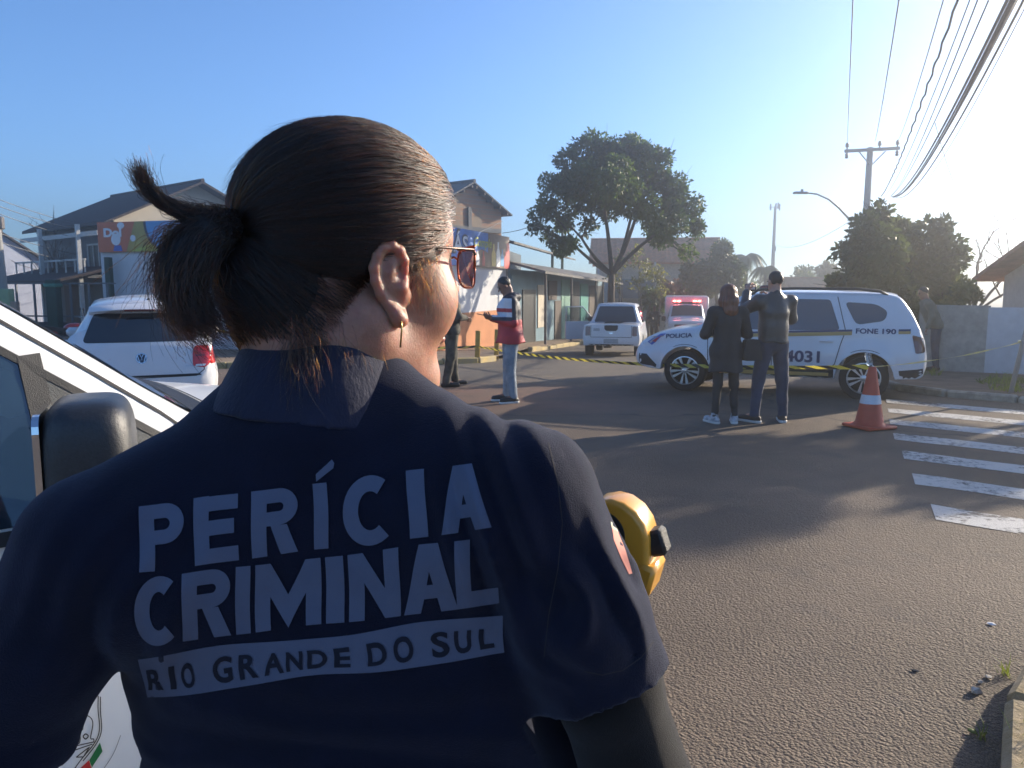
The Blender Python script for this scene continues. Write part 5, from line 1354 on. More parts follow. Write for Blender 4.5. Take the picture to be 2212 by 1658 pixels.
# grass: tufts on the far verge and by the near kerb
def grass(name, pts, h, n, seed, wd=.006):
    rng = np.random.default_rng(seed); V = []
    for (x, y, z, r) in pts:
        for _ in range(n):
            a = rng.random() * 2 * PI; q = r * math.sqrt(rng.random()); p = np.array((x + q * math.cos(a), y + q * math.sin(a), z)); d = rng.normal(size=3) * .35; d[2] = 1; d /= np.linalg.norm(d)
            H = h * (.4 + .8 * rng.random()); s_ = np.cross(d, rng.normal(size=3)); s_ /= np.linalg.norm(s_); b_ = rng.normal(size=3) * .25 * H; b_[2] = -.1 * H
            m = p + d * H * .55; e = p + d * H + b_; V += [p - s_ * wd, p + s_ * wd, m + s_ * wd * .8, m - s_ * wd * .8, m - s_ * wd * .8, m + s_ * wd * .8, e + s_ * wd * .1, e - s_ * wd * .1]
    V = np.array(V); k = len(V) // 4
    me = bpy.data.meshes.new(name); me.from_pydata(V.tolist(), [], [(4 * i, 4 * i + 1, 4 * i + 2, 4 * i + 3) for i in range(k)]); me.update()
    return tag(link(name, me, GRASS), kind='stuff')
gp = []
for _ in range(60):
    s = rg.random(); x = 7.2 + s * 6.5; y = 11.1 - s * 5.6 + rg.random() * 2.2 + .3; gp.append((x, y, .085, .22))
grass('verge_grass', gp, .16, 45, 3, .008)
grass('kerb_grass', [(1.42, 2.23, 0.0, .03), (1.60, 2.20, .125, .06), (1.72, 2.4, .125, .07), (2.0, 2.75, .125, .06), (2.05, 3.06, .0, .03), (2.5, 3.1, .125, .2), (1.68, 2.60, 0, .02)], .09, 14, 4, .0022)
# ================================================================== poles, wires, small street things
POLE = mat('concrete_pole', (0.27, 0.265, 0.25), 0.9, var=0.12, vscale=4)
STEEL = mat('galvanised_steel', (0.30, 0.31, 0.32), 0.5, metal=.5, var=0.1)
WIRE = mat('black_cable', (0.03, 0.03, 0.032), 0.6, var=0.1)
GREYWIRE = mat('grey_cable', (0.16, 0.16, 0.16), 0.6, var=0.1)
DP = 33.0
pb = at(1870, 470, DP); ptop = at(1880, 318, DP)
pole = empty('utility_pole', (pb.x, DP, G(DP))); tag(pole, 'concrete utility pole with crossarm above the wide shaded tree', 'utility pole')
H = ptop.z - G(DP)
MB().tube([(0, 0, -.3), (ptop.x - pb.x, 0, H)], [.19, .12], 12).build('shaft', POLE, pole, smooth=True)
ox = ptop.x - pb.x
arm = MB(); M = Matrix.Rotation(R(-3), 3, 'Y')
arm.box((ox, -.18, H - .12), (2.25, .10, .13), bev=.01, M=M); arm.build('crossarm', POLE, pole)
for s in (-1, 1):
    MB().tube([(ox + s * .55, -.18, H - .18), (ox + s * .06, -.14, H - .70)], .025, 6).build('arm_brace', STEEL, pole)
INS = mat('porcelain', (.13, .12, .12), .3, var=.1)
for x in (-1.03, .30, 1.03):
    MB().lathe([(.03, 0), (.03, .08), (.085, .10), (.06, .16), (.08, .18), (.05, .26), (.02, .28)], 10, c=(ox + x, -.18, H - .06 + x * .05)).build('insulator', INS, pole, smooth=True)
for x in (-1.03, 1.03): MB().lathe([(.05, 0), (.08, .05), (.05, .10), (.08, .15), (.04, .22)], 10, c=(ox + x, -.18, H - .42 + x * .05)).build('lower_insulator', INS, pole, smooth=True)
# street lamp on the pole
la = [at(1832, 470, DP - .3), at(1812, 448, DP - .5), at(1790, 430, DP - .8), at(1765, 419, DP - 1.0), at(1742, 416, DP - 1.1)]
p0 = Vector(pole.location)
MB().tube([(ox * .3, 0, la[0].z - G(DP) - .1)] + [tuple(p - p0) for p in la], [.05, .05, .045, .04, .035, .035], 8).build('lamp_arm', STEEL, pole, smooth=True)
q = la[-1] - p0; MB().box((q.x - .22, q.y, q.z + .0), (.62, .24, .09), bev=.04).build('lamp_head', STEEL, pole, smooth=40); MB().box((q.x - .18, q.y, q.z + .09), (.08, .08, .1)).build('photocell', INS, pole)
# antenna mast far down the street
mb_ = at(1668, 600, 85); mt = at(1675, 445, 85)
mast = empty('antenna_mast', (mb_.x, 85, -1.6)); tag(mast, 'slim phone antenna mast far down the street', 'antenna mast')
MB().tube([(0, 0, 0), (mt.x - mb_.x, 0, mt.z + 1.6)], [.25, .14], 10).build('shaft', POLE, mast, smooth=True)
mx = mt.x - mb_.x; mz = mt.z + 1.6
for dx, dz in ((-.55, -.1), (.25, .05), (.42, -.12), (0, -.05)): MB().box((mx + dx, -.15, mz + dz), (.16, .14, .7), bev=.03).build('antenna_panel', STEEL, mast)
MB().box((mx - .1, -.1, mz - .12), (1.2, .06, .06)).build('antenna_bracket', STEEL, mast)
MB().box((mx * .6, -.2, mz * .62), (.35, .2, .5)).build('equipment_box', STEEL, mast)
# left edge pole with a pale green painted foot
lp = at(6, 560, 25)
lpo = empty('left_pole', (lp.x, 25, -.5)); tag(lpo, 'utility pole at the left edge with a pale green meter box', 'utility pole')
MB().tube([(0, 0, 0), (-.1, 0, at(0, 470, 25).z + .5)], [.14, .10], 10).build('shaft', POLE, lpo, smooth=True)
MB().box((.05, -.15, 1.5), (.5, .3, 1.1), bev=.03).build('meter_box', mat('pale_green_paint', (.26, .36, .20), .7, var=.15), lpo)
MB().box((.36, -.17, 1.35), (.24, .2, .6), bev=.02).build('letter_box', mat('faded_salmon', (.36, .26, .2), .7, var=.15), lpo)
MB().box((.05, -.1, .48), (.6, .4, .96), bev=.02).build('green_base', DGREEN, lpo)
MB().box((.0, -.1, at(0, 478, 25).z + .45), (.34, .2, .4), bev=.03).build('pole_fitting', INS, lpo)
# ---- wires
def wire(name, a, b, sag, r, m, label, n=26, group='overhead cables', wob=0.0, seed=0, kind=None):
    rng = np.random.default_rng(seed); a = Vector(a); b = Vector(b); pts = []
    for i in range(n + 1):
        t = i / n; p = a.lerp(b, t); p.z -= sag * 4 * t * (1 - t)
        if wob: p += Vector((math.sin(i * 1.7) * wob, 0, math.cos(i * 1.9) * wob))
        pts.append(p)
    c = pts[0].copy(); o = MB().tube([p - c for p in pts], r, 5).build(name, m, None, smooth=True, loc=c)
    return tag(o, label, 'cable', group)
def P0(dx, dz): return Vector((pb.x + ox + dx, DP - .18, G(DP) + H + dz))
lo = lambda x, y, Y: at(x, y, Y)
wire('power_line', P0(-1.03, .2), lo(1853, -260, 9), .25, .012, GREYWIRE, 'thin leftmost power line from the crossarm end')
wire('power_line', P0(.1, .2), lo(1965, -150, 9), .25, .012, GREYWIRE, 'thin second power line from the crossarm middle')
wire('power_line', P0(1.03, .2), lo(2075, -130, 9), .25, .010, GREYWIRE, 'faint third power line from the crossarm right end')
PQ = Vector((pb.x + .2, DP - .15, at(1905, 422, DP).z))
wire('twisted_cable', at(1903, 424, DP), at(2110, -120, 8), .35, .016, WIRE, 'twisted cable left of the thick cable bundle', wob=.012, n=90)
wire('telephone_cable', at(1910, 424, DP), at(2140, -120, 8), .4, .008, GREYWIRE, 'thin cable just right of the twisted cable')
for i, (x0, y0, x1, y1, r, sg) in enumerate(((1926, 428, 2205, -60, .018, .5), (1930, 428, 2222, -60, .018, .55), (1934, 426, 2232, -70, .014, .5), (1936, 430, 2242, -60, .014, .6), (1922, 428, 2170, -80, .009, .42), (1924, 426, 2150, -100, .009, .4), (1940, 432, 2248, -50, .006, .7), (1928, 430, 2214, -60, .016, .52))):
    wire('telephone_cable', at(x0, y0 - 4, DP), at(x1, y1, 7.5), sg, r, WIRE if i not in (4, 5, 6) else GREYWIRE, ['thick cable on the left of the cable bundle', 'thick cable in the middle of the cable bundle', 'cable on the right of the cable bundle', 'lowest cable of the bundle', 'thin cable left of the cable bundle', 'thin upper cable left of the cable bundle', 'slack thin cable right of the cable bundle', 'inner cable of the thick bundle'][i])
wire('service_cable', at(2020, 265, 16), at(2105, 470, 22), .3, .007, GREYWIRE, 'service drop from the bundle to the right house', n=14)
wire('service_cable', at(1676, 528, 80), at(1835, 478, DP), .6, .012, GREYWIRE, 'cable from the antenna mast to the utility pole', n=14)
for i, (y0, y1) in enumerate(((510, 560), (522, 570), (535, 590), (575, 620), (590, 640))):
    wire('left_cable', at(-30, y0 - 90 + i * 3, 25), at(330, y1 - 60, 46), .4, .013, GREYWIRE, ['highest of the left hand cables', 'second of the left hand cables', 'third of the left hand cables', 'fourth of the left hand cables', 'lowest of the left hand cables'][i], n=12)
wire('service_cable', at(1000, 512, 27), at(1085, 478, 34), .05, .014, WIRE, 'black cable crossing the brick gable wall', n=8)
wire('service_cable', at(1085, 503, 34), at(1190, 470, 30), .1, .014, WIRE, 'black cable from the gas sign to the street tree', n=8)

# ---- yellow posts on the pavement corner
YP = mat('yellow_post_paint', (0.50, 0.30, 0.06), 0.7, var=0.25, vscale=6)
for i, (x, y, dd, h) in enumerate(((1031, 779, 19.7, .62), (1072, 768, 21.6, .62))):
    b = at(x, y, dd); o = MB().box((0, 0, h / 2), (.11, .11, h + .2), bev=.012).build('yellow_post', YP, None, smooth=40, loc=(b.x, dd, G(dd) + .1))
    tag(o, ['short yellow wooden post on the kerb holding the tape', 'short yellow post beside the man in red and navy jacket'][i], 'post', 'yellow posts')
    o.rotation_euler = (0, R(2), .3)
# ---- traffic cones
CONE = mat('cone_orange', (0.52, 0.075, 0.03), 0.5, var=0.12, vscale=5)
CBAND = mat('cone_white_band', (0.62, 0.63, 0.66), 0.4, var=0.1, vscale=8)
def cone(loc, rz, label, h=.70):
    t = empty('traffic_cone', loc, rz); tag(t, label, 'traffic cone', 'traffic cones')
    def r(z): return .165 - .125 * (z / h) ** .95
    z1, z2 = h * .40, h * .545
    b = MB().box((0, 0, .018), (.42, .42, .036), bev=.012).build('base', CONE, t, smooth=40)
    MB().lathe([(r(.0) + .02, .03), (r(.05), .06), (r(z1), z1)], 28, cap=False).build('lower_cone', CONE, t, smooth=50)
    MB().lathe([(r(z1) + .004, z1), (r(z2) + .004, z2)], 28, cap=False).build('white_band', CBAND, t, smooth=50)
    MB().lathe([(r(z2), z2), (r(h * .97), h * .97), (.035, h), (.02, h)], 28).build('upper_cone', CONE, t, smooth=50)
    return t
CX, CY = 4.10, 8.80
cone((CX, CY, .005), .35, 'orange traffic cone with white band carrying an upturned bottle')
b = at(925, 838, 12.6); cone((b.x - .05, 12.6, G(12.6)), .2, 'red orange traffic cone mostly hidden behind the woman chin')
# bottle stuck on the cone
PET = mat('clear_plastic', (0.75, 0.80, 0.80), 0.06, var=0, trans=.92, ior=1.3)
bt = empty('plastic_bottle', (CX - .02, CY, .69)); bt.rotation_euler = (0, R(-16), 0); tag(bt, 'crumpled clear plastic bottle stuck upside down on the cone', 'bottle')
MB().lathe([(.013, -.05), (.013, .0), (.030, .04), (.036, .07), (.030, .085), (.036, .10), (.031, .12), (.037, .14), (.034, .16), (.030, .175), (.012, .178)], 16).build('bottle_body', PET, bt, smooth=50)
MB().lathe([(.016, -.06), (.016, -.03)], 12).build('bottle_cap', mat('white_cap', (.7, .7, .7), .4), bt)
# ---- barrier tape
def tapemat(name, a, b, tr, rep, alpha=.0):
    m = bpy.data.materials.new(name); m.use_nodes = True; t = m.node_tree; p = t.nodes['Principled BSDF']; out = t.nodes['Material Output']
    uv = t.nodes.new('ShaderNodeUVMap'); sp = t.nodes.new('ShaderNodeSeparateXYZ'); t.links.new(uv.outputs[0], sp.inputs[0])
    m1 = t.nodes.new('ShaderNodeMath'); m1.operation = 'MULTIPLY_ADD'; t.links.new(sp.outputs['Y'], m1.inputs[0]); m1.inputs[1].default_value = .5; t.links.new(sp.outputs['X'], m1.inputs[2])
    m2 = t.nodes.new('ShaderNodeMath'); m2.operation = 'FRACT'; t.links.new(m1.outputs[0], m2.inputs[0])
    m3 = t.nodes.new('ShaderNodeMath'); m3.operation = 'GREATER_THAN'; t.links.new(m2.outputs[0], m3.inputs[0]); m3.inputs[1].default_value = .5
    mx = t.nodes.new('ShaderNodeMix'); mx.data_type = 'RGBA'; t.links.new(m3.outputs[0], mx.inputs[0]); mx.inputs[6].default_value = (*a, 1); mx.inputs[7].default_value = (*b, 1)
    t.links.new(mx.outputs[2], p.inputs['Base Color']); p.inputs['Roughness'].default_value = .35
    tl = t.nodes.new('ShaderNodeBsdfTranslucent'); t.links.new(mx.outputs[2], tl.inputs[0]); ms = t.nodes.new('ShaderNodeMixShader'); ms.inputs[0].default_value = tr
    t.links.new(p.outputs[0], ms.inputs[1]); t.links.new(tl.outputs[0], ms.inputs[2]); t.links.new(ms.outputs[0], out.inputs[0]); return m
TAPE = tapemat('striped_tape', (.60, .50, .07), (.016, .016, .016), .35, 1); 
def tape(name, pts, wd, tilt, m, label, per=.22, n=60, twist=0.0):
    P = [Vector(p) for p in pts]; seg = []
    L = [0]
    for a, b in zip(P, P[1:]): L.append(L[-1] + (b - a).length)
    def pos(s):
        for i in range(len(P) - 1):
            if s <= L[i + 1] + 1e-9: return P[i].lerp(P[i + 1], (s - L[i]) / max(1e-9, L[i + 1] - L[i]))
        return P[-1]
    vs = []; uv = []; fs = []; c = P[0].copy()
    for i in range(n + 1):
        s = L[-1] * i / n; p = pos(s); d = (pos(min(L[-1], s + .05)) - pos(max(0, s - .05))).normalized()
        side_ = d.cross(Vector((0, 0, 1))).normalized(); a = tilt + twist * math.sin(s * 1.3) + .15 * math.sin(s * 4.1)
        up = Vector((0, 0, 1)) * math.cos(a) + side_ * math.sin(a)
        vs += [p - up * wd / 2 - c, p + up * wd / 2 - c]; uv += [(s / per, 0), (s / per, 1)]
        if i: fs.append((2 * i - 2, 2 * i, 2 * i + 1, 2 * i - 1))
    me = bpy.data.meshes.new(name); me.from_pydata([tuple(v) for v in vs], [], fs); ul = me.uv_layers.new(name='UVMap')
    for l in me.loops: ul.data[l.index].uv = uv[l.vertex_index]
    me.update(); o = link(name, me, m, None, True, c); tag(o, label, 'barrier tape', 'barrier tapes'); return o
cone_top = Vector((CX, CY, .70)); yp = at(1033, 748, 19.7)
def sagline(a, b, sag, n=16): return [a.lerp(b, i / n) - Vector((0, 0, sag * 4 * (i / n) * (1 - i / n))) for i in range(n + 1)]
tape('barrier_tape', sagline(yp, cone_top, .16, 30), .055, .25, TAPE, 'yellow and black striped tape from the yellow post to the cone', .36, 120, .3)
rp = at(2206, 738, 11.3)
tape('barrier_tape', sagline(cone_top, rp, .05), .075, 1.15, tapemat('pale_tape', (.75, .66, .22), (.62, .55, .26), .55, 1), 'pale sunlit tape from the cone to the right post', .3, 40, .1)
tape('barrier_tape', sagline(yp, at(420, 706, 15.5), .18, 24), .06, .2, TAPE, 'striped tape running left behind the woman neck', .36, 110, .3)
# leaning post at the right that holds the tape
o = empty('leaning_post', (at(2180, 850, 11.2).x, 11.2, .05)); tag(o, 'thin leaning grey post at the right edge holding the tape', 'post')
MB().tube([(0, 0, -.1), (.34, .05, 1.75)], [.035, .03], 8).build('post_shaft', POLE, o, smooth=True); MB().lathe([(.042, 0), (.042, .04)], 10, c=(rp.x - o.location.x, rp.y - o.location.y, rp.z - .07)).build('tape_knot', mat('tape_knot', (.6, .55, .3), .5), o)
# ---- litter near the kerb
for i, (x, y, s, m, nm, lb) in enumerate(((2110, 1498, .045, (.52, .47, .40), 'stone', 'pale angular stone beside the corner kerb'), (2118, 1475, .02, (.4, .36, .3), 'stone', 'smallest chip of stone beside the corner kerb'), (2135, 1465, .024, (.45, .40, .33), 'stone', 'brown chip of stone touching the corner kerb'), (2142, 1350, .03, (.7, .68, .66), 'paper_scrap', 'white paper scrap on the asphalt at the right'), (1976, 1450, .022, (.05, .05, .05), 'stone', 'dark pebble on the open asphalt'), (1975, 1765, .02, (.5, .46, .4), 'stone', 'light pebble at the bottom of the road'))):
    d = ray(x, y); t_ = -CAMH / d.z; p = Vector((0, 0, CAMH)) + d * t_
    rng = np.random.default_rng(i); bm = bmesh.new()
    for _ in range(14): bm.verts.new(Vector(rng.normal(size=3)).normalized() * s * (.7 + .5 * rng.random()) * .7)
    bmesh.ops.convex_hull(bm, input=bm.verts); me = bpy.data.meshes.new(nm); bm.to_mesh(me); bm.free()
    o = link(nm, me, mat('litter_%d' % i, m, .85, var=.2, vscale=40), None, False, (p.x, p.y, s * .25)); o.scale = (1, 1, .5 if nm == 'stone' else .15)
    tag(o, lb, 'stone' if nm == 'stone' else 'paper')
o = MB().ball((0, 0, 0), (.014, .02, .004), 8, 4).build('fallen_leaf', GRASS, None, True, (1.66, 2.63, .012)); tag(o, 'single yellow green leaf in the kerb shadow', 'leaf')

# ---- motorcycles
def motorcycle(loc, rz, paint, label):
    t = empty('motorcycle', loc, rz); tag(t, label, 'motorcycle', 'parked motorcycles')
    for x in (.62, -.62):
        e = empty('wheel', (x, 0, .30)); e.parent = t; M = Matrix.Rotation(PI / 2, 3, 'X')
        MB().lathe([(.24, -.04), (.29, -.045), (.31, 0), (.29, .045), (.24, .04)], 24, M, cap=False).build('tyre', RUBBER, e, smooth=True)
        g = MB(); g.lathe([(.245, -.02), (.245, .02), (.225, .02), (.225, -.02)], 24, M, cap=False)
        for k in range(6): g.tube([(.03 * math.cos(k), 0, .03 * math.sin(k)), (.235 * math.cos(k * PI / 3), 0, .235 * math.sin(k * PI / 3))], .008, 4)
        g.lathe([(.05, -.05), (.05, .05)], 12, M); g.build('rim', ALLOY, e)
    f = MB(); f.tube([(.62, .06, .30), (.42, .05, .85), (.36, .04, 1.0)], .025, 6); f.tube([(.62, -.06, .30), (.42, -.05, .85), (.36, -.04, 1.0)], .025, 6); f.build('fork', CHROME, t, smooth=True)
    b = MB(); b.box((0, 0, .45), (.42, .24, .32), bev=.06); b.build('engine', mat('engine_grey', (.10, .10, .10), .5, metal=.6), t, smooth=40)
    MB().ball((.12, 0, .78), (.26, .14, .12), 14, 8).build('fuel_tank', paint, t, smooth=True)
    MB().prism(rounded([(-.55, .72), (-.1, .70), (-.05, .76), (-.3, .80), (-.62, .86), (-.66, .80)], .03), -.11, .11, XZ).build('seat', BLKPL, t, smooth=40)
    MB().prism(rounded([(-.72, .62), (-.3, .55), (-.28, .68), (-.62, .80)], .03), -.09, .09, XZ).build('tail_panel', paint, t, smooth=40)
    fm = MB(); fm.tube([(.38, 0, .88), (-.1, 0, .62), (-.55, 0, .66)], .03, 6); fm.tube([(.3, 0, .75), (.1, 0, .28), (-.62, 0, .30)], .025, 6); fm.build('frame', BLKPL, t, smooth=True)
    h = MB(); h.tube([(.28, .36, 1.02), (.36, .2, 1.05), (.38, 0, 1.0), (.36, -.2, 1.05), (.28, -.36, 1.02)], .016, 6); h.build('handlebar', CHROME, t, smooth=True)
    MB().ball((.50, 0, .90), (.09, .10, .10), 12, 8).build('headlight', CLEARL, t, smooth=True)
    MB().tube([(.2, -.14, .30), (-.2, -.16, .28), (-.75, -.18, .42)], [.025, .03, .045], 8).build('exhaust', CHROME, t, smooth=True)
    MB().prism(rounded([(.35, .55), (.62, .66), (.92, .52), (.90, .50), (.62, .62), (.38, .52)], .02), -.05, .05, XZ).build('front_mudguard', paint, t, smooth=40)
    for s in (-1, 1):
        MB().tube([(.34, s * .22, 1.04), (.30, s * .30, 1.22)], .008, 5).build('mirror_stem', BLKPL, t); MB().ball((.30, s * .33, 1.25), (.02, .07, .045), 10, 6).build('mirror', BLKPL, t, smooth=True)
b = at(150, 700, 20); motorcycle((b.x, 20, G(20) + .11), R(35), mat('bike_red', (.34, .02, .02), .3, coat=.8), 'red parked motorcycle left of the hatchback')
b = at(1442, 700, 36); motorcycle((b.x, 36, G(36)), R(255), mat('bike_black', (.02, .02, .022), .3, coat=.8), 'dark motorcycle parked left of the ambulance')
b = at(250, 690, 22.5); motorcycle((b.x, 22.5, G(22.5) + .11), R(160), MATS['bike_black'], 'dark motorcycle in the shade behind the hatchback')
# ================================================================== bystanders
SKIN = mat('skin', (0.46, 0.25, 0.17), 0.5, var=0.08, vscale=30, sss=.25)
SKINT = mat('tan_skin', (0.26, 0.13, 0.085), 0.5, var=0.08, vscale=30, sss=.2)
HAIRB = mat('black_hair', (0.012, 0.010, 0.010), 0.45, var=.3, vscale=60, bump=.003, bscale=150)
HAIRBR = mat('brown_hair', (0.035, 0.022, 0.016), 0.5, var=.3, vscale=60, bump=.003, bscale=150)
HAIRRED = mat('auburn_hair', (0.15, 0.045, 0.018), 0.38, var=.4, vscale=40, bump=.006, bscale=60, stretch=(1, 1, .15))
def hand(mb, wr, d, pn, s=1.0, curl=.9, thumb=1):
    """palm and five bent fingers; d: along the hand, pn: palm normal"""
    wr = Vector(wr); d = Vector(d).normalized(); pn = Vector(pn); pn = (pn - d * pn.dot(d)).normalized(); sd_ = d.cross(pn)
    M = Matrix((sd_, d, pn)).transposed()
    mb.ball(wr + d * .05 * s, (.042 * s, .055 * s, .018 * s), 10, 8, M)
    for i, (o, L) in enumerate(((-.030, .070), (-.010, .080), (.011, .075), (.030, .058))):
        p = wr + d * .092 * s + sd_ * o * s; pts = [p - d * .02 * s, p]; a = 0
        for k in range(3):
            a += curl * (.6 + .25 * k); pts.append(pts[-1] + (d * math.cos(a) + pn * math.sin(a)) * L * s / 3)
        mb.tube(pts, [.0095 * s, .0095 * s, .009 * s, .008 * s, .007 * s], 6)
    p = wr + d * .03 * s - sd_ * .035 * s * thumb; q = p + (d * .6 - sd_ * thumb * .6 + pn * .4).normalized() * .035 * s; mb.tube([p, q, q + (d * .7 + pn * .6).normalized() * .03 * s], [.012 * s, .011 * s, .008 * s], 6)
def person(label, loc, face, h=1.75, pose=None, skin=SKIN, top=None, legs=None, shoe=None, sole=None, hair=None, hairshape='short', hem=.84, topk=1.0, legk=1.0, sleeve=True, build_=1.0, curl=1.0, hands=True, lean=0.0, head_tilt=0.0, head_yaw=0.0, hood=False, cap=None, palm=((0, 0, -1), (0, 0, -1)), group='bystanders'):
    s = h / 1.75
    J = dict(pel=(0, 0, .95), wai=(0, 0, 1.10), che=(0, .0, 1.30), nek=(0, -.02, 1.46), shR=(.18, -.01, 1.405), shL=(-.18, -.01, 1.405), elR=(.24, -.03, 1.12), elL=(-.24, -.03, 1.12), wrR=(.25, .05, .88), wrL=(-.25, .05, .88),
             hiR=(.085, 0, .92), hiL=(-.085, 0, .92), knR=(.105, .015, .50), knL=(-.105, .015, .50), anR=(.11, -.03, .09), anL=(-.11, -.03, .09), toR=(.135, .15, .035), toL=(-.135, .15, .035))
    J.update(pose or {})
    J = {k: np.array(v, float) * s for k, v in J.items()}
    for k in ('wai', 'che', 'nek', 'shR', 'shL'):
        J[k] = J[k] + np.array((0, lean * (J[k][2] - .95 * s), -.5 * lean * lean * (J[k][2] - .95 * s)))
    hd = J['nek'] + np.array((0, .035 + head_tilt * .07, .165 - abs(head_tilt) * .02)) * s
    if 'head' in (pose or {}): hd = J['head']
    ca, sa = math.cos(head_yaw), math.sin(head_yaw); ct, st_ = math.cos(head_tilt), math.sin(head_tilt)
    fw = np.array((-sa * ct, ca * ct, -st_)); rt = np.array((ca, sa, 0)); up = np.cross(rt, fw)
    HM = np.array((rt, fw, up)); hp = lambda x, y, z: hd + (rt * x + fw * y + up * z) * s
    b_ = build_
    allp = np.array(list(J.values()) + [hd]); lo_ = allp.min(0) - .22; hi_ = allp.max(0) + .24; lo_[2] = -.02
    F = Field(lo_, hi_, .011)
    F.ell(hp(0, -.01, .03), (.074 * s, .092 * s, .090 * s), HM, k=0); F.ell(hp(0, .02, -.035), (.056 * s, .066 * s, .085 * s), HM, k=.02); F.ell(hp(0, .055, -.085), (.03 * s, .03 * s, .026 * s), HM, k=.02)
    F.cone(hp(0, .085, .01), hp(0, .108, -.025), .010 * s, .014 * s, k=.008); F.ell(hp(0, .088, -.055), (.02 * s, .012 * s, .009 * s), HM, k=.006)
    for q in (-1, 1): F.ell(hp(q * .075, -.005, -.005), (.010 * s, .020 * s, .032 * s), HM, k=.006)
    F.cone(hp(0, -.03, -.06), J['nek'], .052 * s, .055 * s, k=.02)
    F.path([J['nek'] - (0, 0, .02 * s), J['che'], J['wai'], J['pel']], [.09 * s, .12 * s * b_, .115 * s * b_, .125 * s * b_], k=.04)
    for q in 'RL':
        F.path([J['sh' + q], J['el' + q], J['wr' + q]], [.052 * s, .042 * s, .028 * s], k=.02)
        F.path([J['hi' + q], J['kn' + q], J['an' + q]], [.085 * s, .055 * s, .036 * s], k=.03); F.cone(J['an' + q], J['to' + q], .036 * s, .028 * s, k=.02)
    ex = MB()
    if hands:
        for i, q in enumerate('RL'):
            d = J['wr' + q] - J['el' + q]; hand(ex, J['wr' + q], d, palm[i], s, curl, 1 if q == 'L' else -1)
    t = sdf_obj('person', F, skin, None, loc, face - PI / 2, extra=ex, iters=2)
    tag(t, label, 'person', group)
    # eyes, brows and lips
    em = MB()
    for q in (-1, 1): em.ball(hp(q * .031, .080, .008), .0115 * s, 8, 6)
    em.build('eyes', mat('eye_dark', (.02, .015, .012), .2, var=0), t, True)
    bw = MB()
    for q in (-1, 1): bw.tube([hp(q * .014, .092, .028), hp(q * .032, .088, .034), hp(q * .050, .072, .028)], .005 * s, 5)
    bw.build('eyebrows', hair or HAIRB, t, True)
    # clothes
    if top:
        T = Field(lo_, hi_, .011); k = topk
        T.path([J['nek'] - (0, 0, .03 * s), J['che'], J['wai'], J['pel']], [.098 * s, .142 * s * b_ * k, .140 * s * b_ * k, .148 * s * b_ * k], k=.05)
        for q in 'RL':
            T.cone(J['nek'] - (0, 0, .05 * s), J['sh' + q], .07 * s, .068 * s * k, k=.05); T.cone(J['sh' + q], J['che'], .066 * s, .11 * s, k=.04)
            if sleeve: T.path([J['sh' + q], J['el' + q], J['el' + q] + (J['wr' + q] - J['el' + q]) * .88], [.070 * s * k, .060 * s * k, .046 * s * k], k=.025)
        hz = hem * s
        if hem < .92: T.cone(J['hiR'], J['hiL'], .128 * s * k, .128 * s * k, k=.04)
        if hem < .84: T.path([J['pel'], np.array((0, 0, hz - .02))], [.150 * s * b_ * k, .20 * s * b_ * k], k=.05)
        if hood: T.path([J['nek'] + (-.07 * s, -.05 * s, .01 * s), J['nek'] + (0, -.10 * s, .0), J['nek'] + (.07 * s, -.05 * s, .01 * s)], [.045 * s, .055 * s, .045 * s], k=.03)
        T.path([J['nek'] + (-.045 * s, 0, .03 * s), J['nek'] + (0, -.055 * s, .045 * s), J['nek'] + (.045 * s, 0, .03 * s)], [.028 * s] * 3, k=.02)
        T.disp(lambda X, Y, Z: .012 * (vnoise(X + 3, Y + 5, Z * .6, 9 / s) - .5) + .006 * np.abs(vnoise(X, Y, Z * 2.2, 16 / s) - .5), .05)
        T.fn(lo_, (hi_[0], hi_[1], hz), lambda X, Y, Z: (Z - hz) + .012 * np.sin(X * 20) + 0 * Y, op='s')
        T.cone(hp(0, -.02, -.10), hp(0, 0, .1), .058 * s, .085 * s, k=.005, op='s') if not hood else None
        sdf_obj('jacket', T, top, t, iters=1)
    if legs:
        L = Field(lo_, hi_, .011); k = legk
        L.path([J['wai'] - (0, 0, .02), J['pel']], [.125 * s * b_, .140 * s * b_], k=.03)
        for q in 'RL': L.path([J['hi' + q], J['kn' + q], J['an' + q] + (0, 0, .0)], [.105 * s * k, .074 * s * k, .058 * s * k], k=.03)
        L.disp(lambda X, Y, Z: .012 * (vnoise(X, Y, Z, 12 / s) - .5) + np.where(Z < .3 * s, .012, .006) * np.abs(vnoise(X * .5, Y * .5, Z * 2.5, 14 / s) - .5), .04)
        zc = J['anR'][2] - .025 * s
        L.fn(lo_, (hi_[0], hi_[1], zc), lambda X, Y, Z: (Z - zc) + 0 * X + 0 * Y, op='s')
        sdf_obj('trousers', L, legs, t, iters=1)
